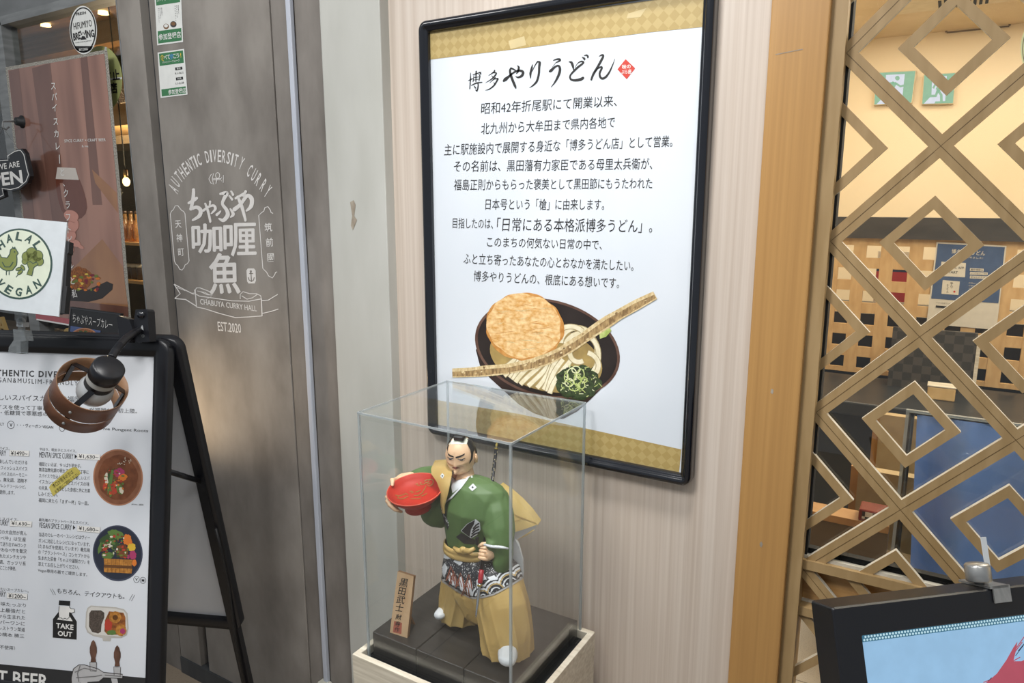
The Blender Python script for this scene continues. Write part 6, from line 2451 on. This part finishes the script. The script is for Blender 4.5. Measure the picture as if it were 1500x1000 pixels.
decal(b, km_b, [(675, 777), (684, 767), (697, 760), (703, 765), (704, 775), (699, 783), (690, 788)], 'white_cloth', 0.0008)
decal(b, km_b, [(676, 777), (685, 767), (696, 761), (694, 768), (690, 775), (688, 786)], 'paint_black', 0.0011)
for k in range(4):
    dline(b, km_b, [(690 + k, 786 - 4 * k), (695 + k, 782 - 4.6 * k), (702, 779 - 4.4 * k)], 2.0, 'paint_black', 0.0012)
for k in range(26):
    x = rnd.uniform(646, 657)
    decal(b, km_b, [(x, 743 + (x - 646) * 2 + k % 5), (x + 1.2, 743.6 + (x - 646) * 2 + k % 5), (x + .4, 745 + (x - 646) * 2 + k % 5)], 'white_cloth', 0.0012)
decal(b, km_b, [(668, 786), (676, 780), (690, 788), (697, 790), (695, 797), (680, 796)], 'paint_black', 0.0009)
b.build('patterned_lining', t)
b = MB()
for (cx, cy, hx, hy) in ((692.5, 713.7, 6.0, 5.6),):
    decal(b, km_b, [(cx - hx, cy + 0.5), (cx + 0.6, cy - hy), (cx + hx, cy), (cx - .4, cy + hy)], 'white_cloth', 0.0010)
    decal(b, km_b, [(cx - 1.8, cy), (cx, cy - 1.8), (cx + 1.8, cy), (cx, cy + 1.8)], 'paint_black', 0.0014)
b.build('crest', t)
b = MB()
cf = [atY(x, y, Y) for x, y, Y in ((711, 796, 1.036), (722, 799, 1.036), (737, 800, 1.042), (746, 802, 1.05))]
b.tube([p + Vector((0, -0.004, 0)) for p in cf], [0.0022, 0.0028, 0.0028, 0.002], 'white_cloth', 10)
b.build('white_cuff', t)

# gold vest panel over one shoulder and the wing thrown back
rowsv = [((634, 692, 1.115), (652, 690, 1.13)), ((637, 674, 1.108), (661, 672, 1.115)), ((631.5, 686, 1.078), (662, 684, 1.078)), ((632, 694, 1.062), (662, 694, 1.060)), ((640, 706, 1.050), (660, 705, 1.048)), ((645, 720, 1.043), (657, 720, 1.042)), ((645, 738, 1.042), (651.5, 741, 1.042)), ((648, 752, 1.046), (652, 752, 1.046))]
b = MB()
up_, dn_ = [], []
NX = 8
for (a, c) in rowsv:
    A_, B_ = atY(*a), atY(*c)
    for k in range(NX + 1):
        f = k / NX
        p = A_.lerp(B_, f)
        p += (EYE - p).normalized() * (0.004 * math.sin(math.pi * f) + 0.0006 * math.sin(f * 25))
        up_.append(p)
        dn_.append(p - (EYE - p).normalized() * 0.005)
n_ = len(rowsv)
fs = []
for j in range(n_ - 1):
    for k in range(NX):
        q = j * (NX + 1) + k
        fs.append((q, q + NX + 1, q + NX + 2, q + 1))
b.add(up_, fs, 'gold_cloth', True)
b.add(dn_, [f[::-1] for f in fs], 'gold_cloth', True)
outl = [j * (NX + 1) for j in range(n_)] + [(n_ - 1) * (NX + 1) + k for k in range(1, NX + 1)] + [j * (NX + 1) + NX for j in range(n_ - 2, -1, -1)] + [k for k in range(NX - 1, 0, -1)]
m2 = len(up_)
b.add(up_ + dn_, [(outl[i], outl[(i + 1) % len(outl)], outl[(i + 1) % len(outl)] + m2, outl[i] + m2) for i in range(len(outl))], 'gold_cloth')
vb = BVHTree.FromPolygons([tuple(p) for p in up_], fs)
vest = b.build('gold_vest', t)
b = MB()
decal(b, vb, [(645, 697), (648, 692.8), (651, 696), (648.4, 701)], 'white_cloth', 0.0008)
decal(b, vb, [(647, 697), (648.2, 695.4), (649.4, 697), (648.3, 698.6)], 'paint_black', 0.0011)
b.build('vest_crest', t)
b = MB()
wt = [atY(x, y, Y) for x, y, Y in ((730, 712, 1.115), (745, 722, 1.13), (760, 735, 1.145), (775, 751, 1.155), (787.5, 768, 1.165), (765, 776, 1.135), (748, 781, 1.115), (733, 785, 1.10))]
cen = sum(wt, Vector()) / len(wt) + (EYE - wt[0]).normalized() * 0.010
lo_ = [atY(x, y, Y) for x, y, Y in ((787.5, 768, 1.165), (783, 776, 1.16), (772, 784, 1.15), (756, 791, 1.13), (734, 795, 1.11))]
b.add(wt + [cen], [(i, (i + 1) % len(wt), len(wt)) for i in range(len(wt))][::-1], 'gold_wing', True)
fr = [wt[4], wt[5], wt[6], wt[7]]
b.add(fr + lo_, [(0, 1, 6, 5), (1, 2, 7, 6), (2, 3, 8, 7)], 'white_cloth', True)
bk = [p + Vector((-0.008, 0.03, -0.004)) for p in wt]
b.add(wt + bk, [(i, (i + 1) % len(wt), (i + 1) % len(wt) + len(wt), i + len(wt)) for i in range(4)], 'gold_wing')
b.add(bk + lo_, [(0, 1, 2, 3, 4, 9, 10, 11, 12)], 'gold_wing')
b.build('thrown_back_wing', t)
for k in range(2):
    pass
b = MB()
wb = BVHTree.FromPolygons([tuple(p) for p in wt + [cen]], [(i, (i + 1) % len(wt), len(wt)) for i in range(len(wt))])
for q in ([(733, 742), (750, 752), (786, 766)], [(734, 770), (755, 763), (770, 758)], [(738, 724), (748, 745), (752, 776)]):
    dline(b, wb, q, 1.0, 'gold_cloth', 0.0007)
b.build('wing_seams', t)
b = MB()
b.prism([atY(x, y, 1.125) for x, y in ((746, 789), (753, 787), (760, 800), (766, 822), (767, 842), (764, 854), (757, 846), (752, 826))], Vector((-0.006, 0.012, 0)), 'white_cloth')
b.build('white_back_sash', t)
# obi
b = MB()
wc = atY(690, 797, 1.09)
band = []
for k in range(48):
    a = 2 * math.pi * k / 48
    for dr, dz in ((0, 0.0085), (0.0030, 0.007), (0.0036, 0.001), (0.0026, -0.0005), (0.0044, -0.003), (0.0042, -0.010), (0.0015, -0.0125), (-0.004, -0.0125)):
        band.append(wc + Vector(((0.0565 + dr) * math.cos(a), (0.0435 + dr) * math.sin(a), dz - 0.003 + 0.003 * math.cos(a))))
fs = []
for k in range(48):
    for q in range(7):
        p, p2 = k * 8 + q, ((k + 1) % 48) * 8 + q
        fs.append((p, p + 1, p2 + 1, p2))
b.add(band, fs, 'gold_cloth', True)
kc = atY(679, 806, 1.041)
b.ball(kc, (0.0095, 0.006, 0.0075), 'gold_cloth', 16)
b.tube([atY(665, 802, 1.046), atY(671, 806.5, 1.042), kc], [0.0035, 0.0055, 0.006], 'gold_cloth', 10)
b.tube([atY(695, 803, 1.042), atY(688, 807, 1.040), kc], [0.0035, 0.0055, 0.006], 'gold_cloth', 10)
b.build('gold_sash', t)
b = MB()
b.bbox(tuple(atY(699, 792, 1.038) - Vector((0.003, 0.003, 0.008))), tuple(atY(699, 792, 1.038) + Vector((0.003, 0.003, 0.008))), 'spear_black', 0.0015)
b.build('sword_hilt', t)
# feet
for nm, rows_, rr in (('foot', ((651, 893, 1.075, (9, 10, 8)), (645, 899, 1.055, (8.5, 10, 6.5))), 0), ('foot', ((744, 948, 1.03, (13, 12, 14)), (743.5, 960, 1.008, (13, 12, 10)), (742.5, 966, 0.996, (12, 9, 7.5))), 0)):
    fb = blob([pxs(*rows_)], 0.0016, 3, BZ + 0.0005)
    b = MB()
    b.bm(fb, 'white_cloth', None, True)
    b.build(nm, t)

# head
fdir = Vector((0.24, -0.92, -0.33)).normalized()
sdir = fdir.cross(Vector((0, 0, 1))).normalized() * -1
sdir = Vector((0, 0, 1)).cross(fdir).normalized() * 1
if sdir.x < 0:
    sdir = -sdir
udir = sdir.cross(-fdir).normalized()
if udir.z < 0:
    udir = -udir
hc = atY(675.5, 666.5, 1.098)
HRX, HRY, HRZ = 0.0300, 0.0345, 0.0410
G = lambda x, z, cx, cz, sx, sz: math.exp(-((x - cx) / sx) ** 2 - ((z - cz) / sz) ** 2)


def head_pt(x, y, z, k=1.0):
    """unit sphere point -> head surface (x to the right, y forward, z up)"""
    X, Y, Z = x, y, z
    if z < 0:
        X *= 1 - 0.24 * (-z) ** 1.8
        Y *= 1 - 0.10 * (-z) ** 2
    if z < -0.2 and y < 0:
        Y *= 1 - 0.35 * min(1, (-z - 0.2) / 0.6)
    px_, py_, pz_ = X * HRX * k, Y * HRY * k, Z * HRZ * k
    if y > 0.2 and k == 1.0:
        w = min(1, (y - 0.2) / 0.3)
        d = 0.0085 * G(X, z, 0, -0.34, 0.16, 0.14) + 0.0050 * G(X, z, 0, -0.14, 0.11, 0.24)
        d += 0.0016 * (G(X, z, 0.36, 0.08, 0.26, 0.09) + G(X, z, -0.36, 0.08, 0.26, 0.09))
        d -= 0.0030 * (G(X, z, 0.38, -0.09, 0.22, 0.10) + G(X, z, -0.38, -0.09, 0.22, 0.10))
        d += 0.0022 * (G(X, z, 0.48, -0.34, 0.22, 0.2) + G(X, z, -0.48, -0.34, 0.22, 0.2))
        d += 0.0038 * G(X, z, 0, -0.60, 0.26, 0.075) - 0.0014 * G(X, z, 0, -0.70, 0.25, 0.05)
        d += 0.0042 * G(X, z, 0, -0.86, 0.30, 0.13)
        py_ += d * w
    return hc + sdir * px_ + fdir * py_ + udir * pz_


def sphere_grid(nu, nv):
    vs = [(0, 0, 1)]
    for j in range(1, nv):
        ph_ = math.pi * j / nv
        for i in range(nu):
            a = 2 * math.pi * i / nu
            vs.append((math.sin(ph_) * math.cos(a), math.sin(ph_) * math.sin(a), math.cos(ph_)))
    vs.append((0, 0, -1))
    fs = [(0, 1 + i, 1 + (i + 1) % nu) for i in range(nu)]
    for j in range(nv - 2):
        for i in range(nu):
            p, q = 1 + j * nu + i, 1 + j * nu + (i + 1) % nu
            fs.append((p, p + nu, q + nu, q))
    L_ = len(vs) - 1
    fs += [(L_, 1 + (nv - 2) * nu + (i + 1) % nu, 1 + (nv - 2) * nu + i) for i in range(nu)]
    return vs, fs


sv, sf = sphere_grid(96, 80)
P = [head_pt(*v) for v in sv]
b = MB()
b.add(P, sf, 'skin_doll', True)
hd_b = BVHTree.FromPolygons([tuple(p) for p in P], sf)
b.tube([hc - udir * 0.018 - fdir * 0.008, hc - udir * 0.036 - fdir * 0.006 + Vector((0, 0.0, -0.004)), atY(682, 706, 1.094)], [0.017, 0.0175, 0.021], 'skin_doll', 24)
for s_ in (-1, 1):
    Me = Matrix(((sdir.x, fdir.x, udir.x, 0), (sdir.y, fdir.y, udir.y, 0), (sdir.z, fdir.z, udir.z, 0), (0, 0, 0, 1)))
    ec = hc + sdir * s_ * (HRX + 0.0006) - fdir * 0.002 - udir * 0.004
    b.ball(ec, (0.0032, 0.0062, 0.0098), 'skin_doll', 16, Me @ Matrix.Rotation(R(-14 * s_), 4, 'Z'))
    b.ball(ec - udir * 0.006 + fdir * 0.001, (0.0028, 0.0038, 0.005), 'skin_doll', 12, Me)
b.build('head', t)


def hp(x, y):
    return (560 + x / 6.25, 620 + y / 6.25)


b = MB()
decal(b, hd_b, [hp(*p) for p in ((612, 190), (622, 160), (640, 132), (660, 108), (700, 98), (760, 95), (788, 112), (783, 150), (772, 190), (745, 165), (700, 152), (650, 162))], 'pate_white', 0.0003)
b.build('shaved_pate', t, label='pale shaved crown')
b = MB()
hf = []
for f in sf:
    c = [sum(sv[i][k] for i in f) / len(f) for k in range(3)]
    pate = abs(c[0]) < 0.60 and c[2] > 0.30 and c[1] > -0.55
    if c[1] < -0.12 and c[2] > -0.55 and not pate:
        hf.append(f)
b.add([head_pt(*v, 1.045) for v in sv], hf, 'hair_black', True)
decal(b, hd_b, [hp(*p) for p in ((775, 185), (789, 120), (800, 104), (830, 128), (852, 180), (856, 225), (845, 236), (832, 262), (826, 320), (808, 352), (794, 370), (797, 355), (808, 320), (812, 280), (803, 240), (785, 208))], 'hair_black', 0.0009)
decal(b, hd_b, [hp(*p) for p in ((592, 205), (594, 180), (605, 155), (630, 125), (662, 104), (650, 118), (628, 148), (612, 190), (602, 225), (596, 262))], 'hair_black', 0.0009)
b.build('hair', t)
b = MB()
tk = atY(672.5, 640.5, 1.082)
Mt = Matrix(((sdir.x, fdir.x, udir.x, tk.x), (sdir.y, fdir.y, udir.y, tk.y), (sdir.z, fdir.z, udir.z, tk.z), (0, 0, 0, 1)))
b.bbox((-0.0105, -0.024, -0.006), (0.0105, 0.0060, 0.0050), 'hair_black', 0.0032, Mt, seg=4)
b.tube([Mt @ Vector((-0.0105, -0.014, 0.001)), Mt @ Vector((0, -0.014, 0.0056)), Mt @ Vector((0.0105, -0.014, 0.001))], 0.0012, 'hair_black', 8)
b.build('topknot', t)
b = MB()
decal(b, hd_b, [hp(*p) for p in ((598, 258), (606, 274), (625, 289), (654, 299), (654, 309), (622, 303), (604, 289))], 'paint_brow', 0.0005, 1.2)
decal(b, hd_b, [hp(*p) for p in ((670, 305), (700, 298), (730, 286), (756, 272), (752, 288), (720, 306), (680, 319), (672, 316))], 'paint_brow', 0.0005, 1.2)
b.build('eyebrows', t)
b = MB()
decal(b, hd_b, [hp(*p) for p in ((601, 311), (625, 326), (652, 321), (640, 329), (618, 329))], 'white_cloth', 0.0004, 1.2)
decal(b, hd_b, [hp(*p) for p in ((693, 329), (725, 333), (752, 324), (740, 338), (708, 338))], 'white_cloth', 0.0004, 1.2)
dline(b, hd_b, [hp(*p) for p in ((599, 305), (610, 317), (626, 323), (653, 318))], 0.9, 'hair_black', 0.0007)
dline(b, hd_b, [hp(*p) for p in ((690, 325), (710, 330), (735, 327), (758, 317))], 0.9, 'hair_black', 0.0007)
dline(b, hd_b, [hp(*p) for p in ((612, 326), (624, 330), (636, 328))], 0.9, 'paint_black', 0.0008)
dline(b, hd_b, [hp(*p) for p in ((712, 336), (726, 338), (738, 334))], 0.9, 'paint_black', 0.0008)
b.build('eyes', t)
b = MB()
decal(b, hd_b, [hp(*p) for p in ((640, 402), (655, 396), (668, 400), (682, 397), (714, 407), (690, 413), (672, 421), (654, 412))], 'paint_lip', 0.0005, 1.2)
dline(b, hd_b, [hp(*p) for p in ((640, 402), (664, 406), (690, 406), (714, 407))], 0.5, 'paint_brow', 0.0008)
b.build('lips', t)

# spear
sp0 = atY(727.5, 651, 1.135)
sp1 = atY(697, 905, 0.992)
SD = (sp1 - sp0)
SL = SD.length
SDn = SD.normalized()


def spear_at(py):
    lo_f, hi_f = 0.0, 1.0
    for _ in range(40):
        m = (lo_f + hi_f) / 2
        if proj(sp0.lerp(sp1, m))[1] < py:
            lo_f = m
        else:
            hi_f = m
    return sp0.lerp(sp1, (lo_f + hi_f) / 2)


t2 = thing('toy_spear', 'thin black inlaid spear with red grip and steel blade in the doll\'s hand', 'spear', spear_at(800))
b = MB()
b.tube([spear_at(654), spear_at(834)], 0.0036, 'spear_black', 12)
b.build('shaft', t2)
b = MB()
b.tube([spear_at(651) - SDn * 0.004, spear_at(651), spear_at(653), spear_at(657), spear_at(658)], [0.0008, 0.003, 0.0022, 0.0042, 0.004], 'sake_gold', 12)
b.build('gold_butt', t2)
b = MB()
for k in range(26):
    p = spear_at(662 + k * 2.6)
    a = k * 1.3
    off = Vector((math.cos(a), -abs(math.sin(a)), 0.1)).normalized() * 0.0034
    b.ball(p + off, (0.0011, 0.0011, 0.0016), 'spear_inlay', 8)
b.build('inlay', t2)
b = MB()
b.tube([spear_at(834), spear_at(835), spear_at(853), spear_at(854)], [0.0036, 0.0048, 0.0048, 0.0036], 'spear_red', 14)
b.build('red_grip', t2)
b = MB()
b.tube([spear_at(854), spear_at(858), spear_at(880), spear_at(900), spear_at(906)], [0.0034, 0.0026, 0.0028, 0.0018, 0.0003], 'blade_steel', 6)
b.build('blade', t2)
b = MB()
b.bbox(tuple(spear_at(857) - Vector((0.004, 0.004, 0.0015))), tuple(spear_at(857) + Vector((0.004, 0.004, 0.0015))), 'sake_gold', 0.001)
b.build('collar', t2)

# hands
hs = spear_at(810)
sx_ = SDn.cross(EYE - hs).normalized()              # across the shaft, sideways
if sx_.dot(_rt) < 0:
    sx_ = -sx_
sf_ = (EYE - hs)
sf_ = (sf_ - SDn * sf_.dot(SDn)).normalized()       # across the shaft, to the front
u_ = 1 / PPM
hch = [[(hs + sx_ * 20 * u_ - SDn * 7 * u_ - sf_ * 2 * u_, (7 * u_,) * 3), (hs + sx_ * 9 * u_ - SDn * 2 * u_ + sf_ * 2 * u_, (7.5 * u_, 7.5 * u_, 9 * u_)), (hs + sx_ * 5 * u_ + SDn * 3 * u_, (6 * u_, 6 * u_, 7 * u_))]]
hb_ = blob(hch, 0.0010, 3)
b = MB()
b.bm(hb_, 'skin_doll', None, True)
for k in range(4):
    off = SDn * (-6.0 + 4.3 * k) * u_
    rr_ = 5.6 * u_
    pts = []
    for q in range(9):
        a = R(20 + (185 + 8 * (k % 2)) * q / 8)
        pts.append(hs + off + sx_ * (math.cos(a) * rr_ + 1.0 * u_) + sf_ * math.sin(a) * rr_ - SDn * (q * 0.18 * u_))
    b.tube(pts, [2.5 * u_] * 3 + [2.7 * u_] + [2.3 * u_] * 4 + [1.7 * u_], 'skin_doll', 10)
    b.ball(pts[-1], 1.7 * u_, 'skin_doll', 8)
th_ = [hs + sx_ * 8 * u_ - SDn * 8 * u_ + sf_ * 4 * u_, hs + sx_ * 3 * u_ - SDn * 12 * u_ + sf_ * 6.5 * u_, hs - sx_ * 3 * u_ - SDn * 11 * u_ + sf_ * 6 * u_, hs - sx_ * 7 * u_ - SDn * 8 * u_ + sf_ * 4 * u_]
b.tube(th_, [3.2 * u_, 3.0 * u_, 2.6 * u_, 1.8 * u_], 'skin_doll', 10)
b.ball(th_[-1], 1.8 * u_, 'skin_doll', 8)
b.build('hand', t)

# red sake cup
_c = ray(608, 716)
_c1 = (_rt - _c * _rt.dot(_c)).normalized()
_c2 = _c.cross(_c1)
if _c2.z < 0:
    _c2 = -_c2
cup_ax = (_c2 * 0.82 - _c1 * 0.17 - _c * 0.55).normalized()
rimc = atY(608, 716.5, 1.032)
cx_ = (_rt - cup_ax * _rt.dot(cup_ax)).normalized()
cy_ = cup_ax.cross(cx_)
foot_c = rimc - cup_ax * 29 * u_
MC = Matrix(((cx_.x, cy_.x, cup_ax.x, foot_c.x), (cx_.y, cy_.y, cup_ax.y, foot_c.y), (cx_.z, cy_.z, cup_ax.z, foot_c.z), (0, 0, 0, 1)))
prof = [(0, 2), (15, 2), (16.5, 0), (18, 0), (17.5, 6), (16.5, 10), (22, 14), (29, 21), (34.5, 28), (37.5, 34), (37.2, 35), (36.3, 34.6), (33, 29), (26, 23.5), (16, 20), (0, 18.5)]
prof = [(r * u_, z * 29 / 34 * u_) for r, z in prof]
t3 = thing('sake_cup', 'large shallow red sake cup with gold painted writing in the doll\'s hand', 'cup', foot_c)
b = MB()
b.lathe(prof, 'sake_red', MC, 56)
cb_ = BVHTree.FromPolygons(b.v, b.f)
b.build('bowl', t3)
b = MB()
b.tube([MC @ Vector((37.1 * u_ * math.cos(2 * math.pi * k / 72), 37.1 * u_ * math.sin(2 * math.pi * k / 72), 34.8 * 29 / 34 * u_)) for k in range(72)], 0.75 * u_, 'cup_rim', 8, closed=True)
b.build('rim', t3)  # pale ring painted as the highlight along the lip
b = MB()
for pts in ([(118, 655), (150, 665), (185, 655), (205, 648)], [(148, 670), (140, 685), (160, 692), (190, 690), (240, 668)], [(195, 655), (215, 640), (235, 655)], [(250, 625), (270, 620), (285, 632), (262, 640)], [(300, 630), (330, 622), (350, 612)], [(305, 560), (322, 550), (325, 570), (345, 565)], [(290, 660), (330, 660), (365, 635), (385, 605), (380, 600)],
            [(345, 545), (355, 540), (352, 560), (372, 558)], [(385, 530), (410, 515), (430, 520), (420, 540), (395, 545), (380, 560)], [(425, 515), (455, 510), (470, 530), (460, 560), (430, 575), (410, 560), (440, 545)], [(400, 570), (395, 590), (378, 608)], [(360, 665), (385, 655), (410, 640)], [(260, 690), (330, 690), (350, 685)]):
    dline(b, cb_, [hp(*p) for p in pts], 1.1, 'sake_gold', 0.0006)
b.build('gold_writing', t3)
b = MB()
pb = blob([pxs((602, 699, 1.098, 8), (591, 702, 1.085, (11, 8, 9)), (582, 708, 1.07, (9, 8, 9)), (577, 716, 1.06, (6, 6, 7)))], 0.0010, 3)
b.bm(pb, 'skin_doll', None, True)
rimp = lambda a, k=1.0, dz=0.0: rimc + (cx_ * math.cos(R(a)) + cy_ * math.sin(R(a))) * 37.5 * u_ * k + cup_ax * dz * u_
for k, a in enumerate((172, 186, 200, 214)):
    p0 = atY(588 - k, 712 + 1.5 * k, 1.07)
    p1 = rimp(a, 1.03, -6)
    p2 = rimp(a + 8, 0.92, -13)
    p3 = rimp(a + 14, 0.74, -19)
    b.tube([p0, p1, p2, p3], [3.1 * u_, 2.8 * u_, 2.5 * u_, 1.8 * u_], 'skin_doll', 10)
    b.ball(p3, 1.8 * u_, 'skin_doll', 8)
thm = [atY(592, 703, 1.086), rimp(148, 1.06, 3), rimp(152, 0.98, 3.5), rimp(160, 0.90, 2.0)]
b.tube(thm, [3.8 * u_, 3.4 * u_, 3.0 * u_, 2.0 * u_], 'skin_doll', 10)
b.ball(thm[-1], 2.0 * u_, 'skin_doll', 8)
b.build('hand', t)
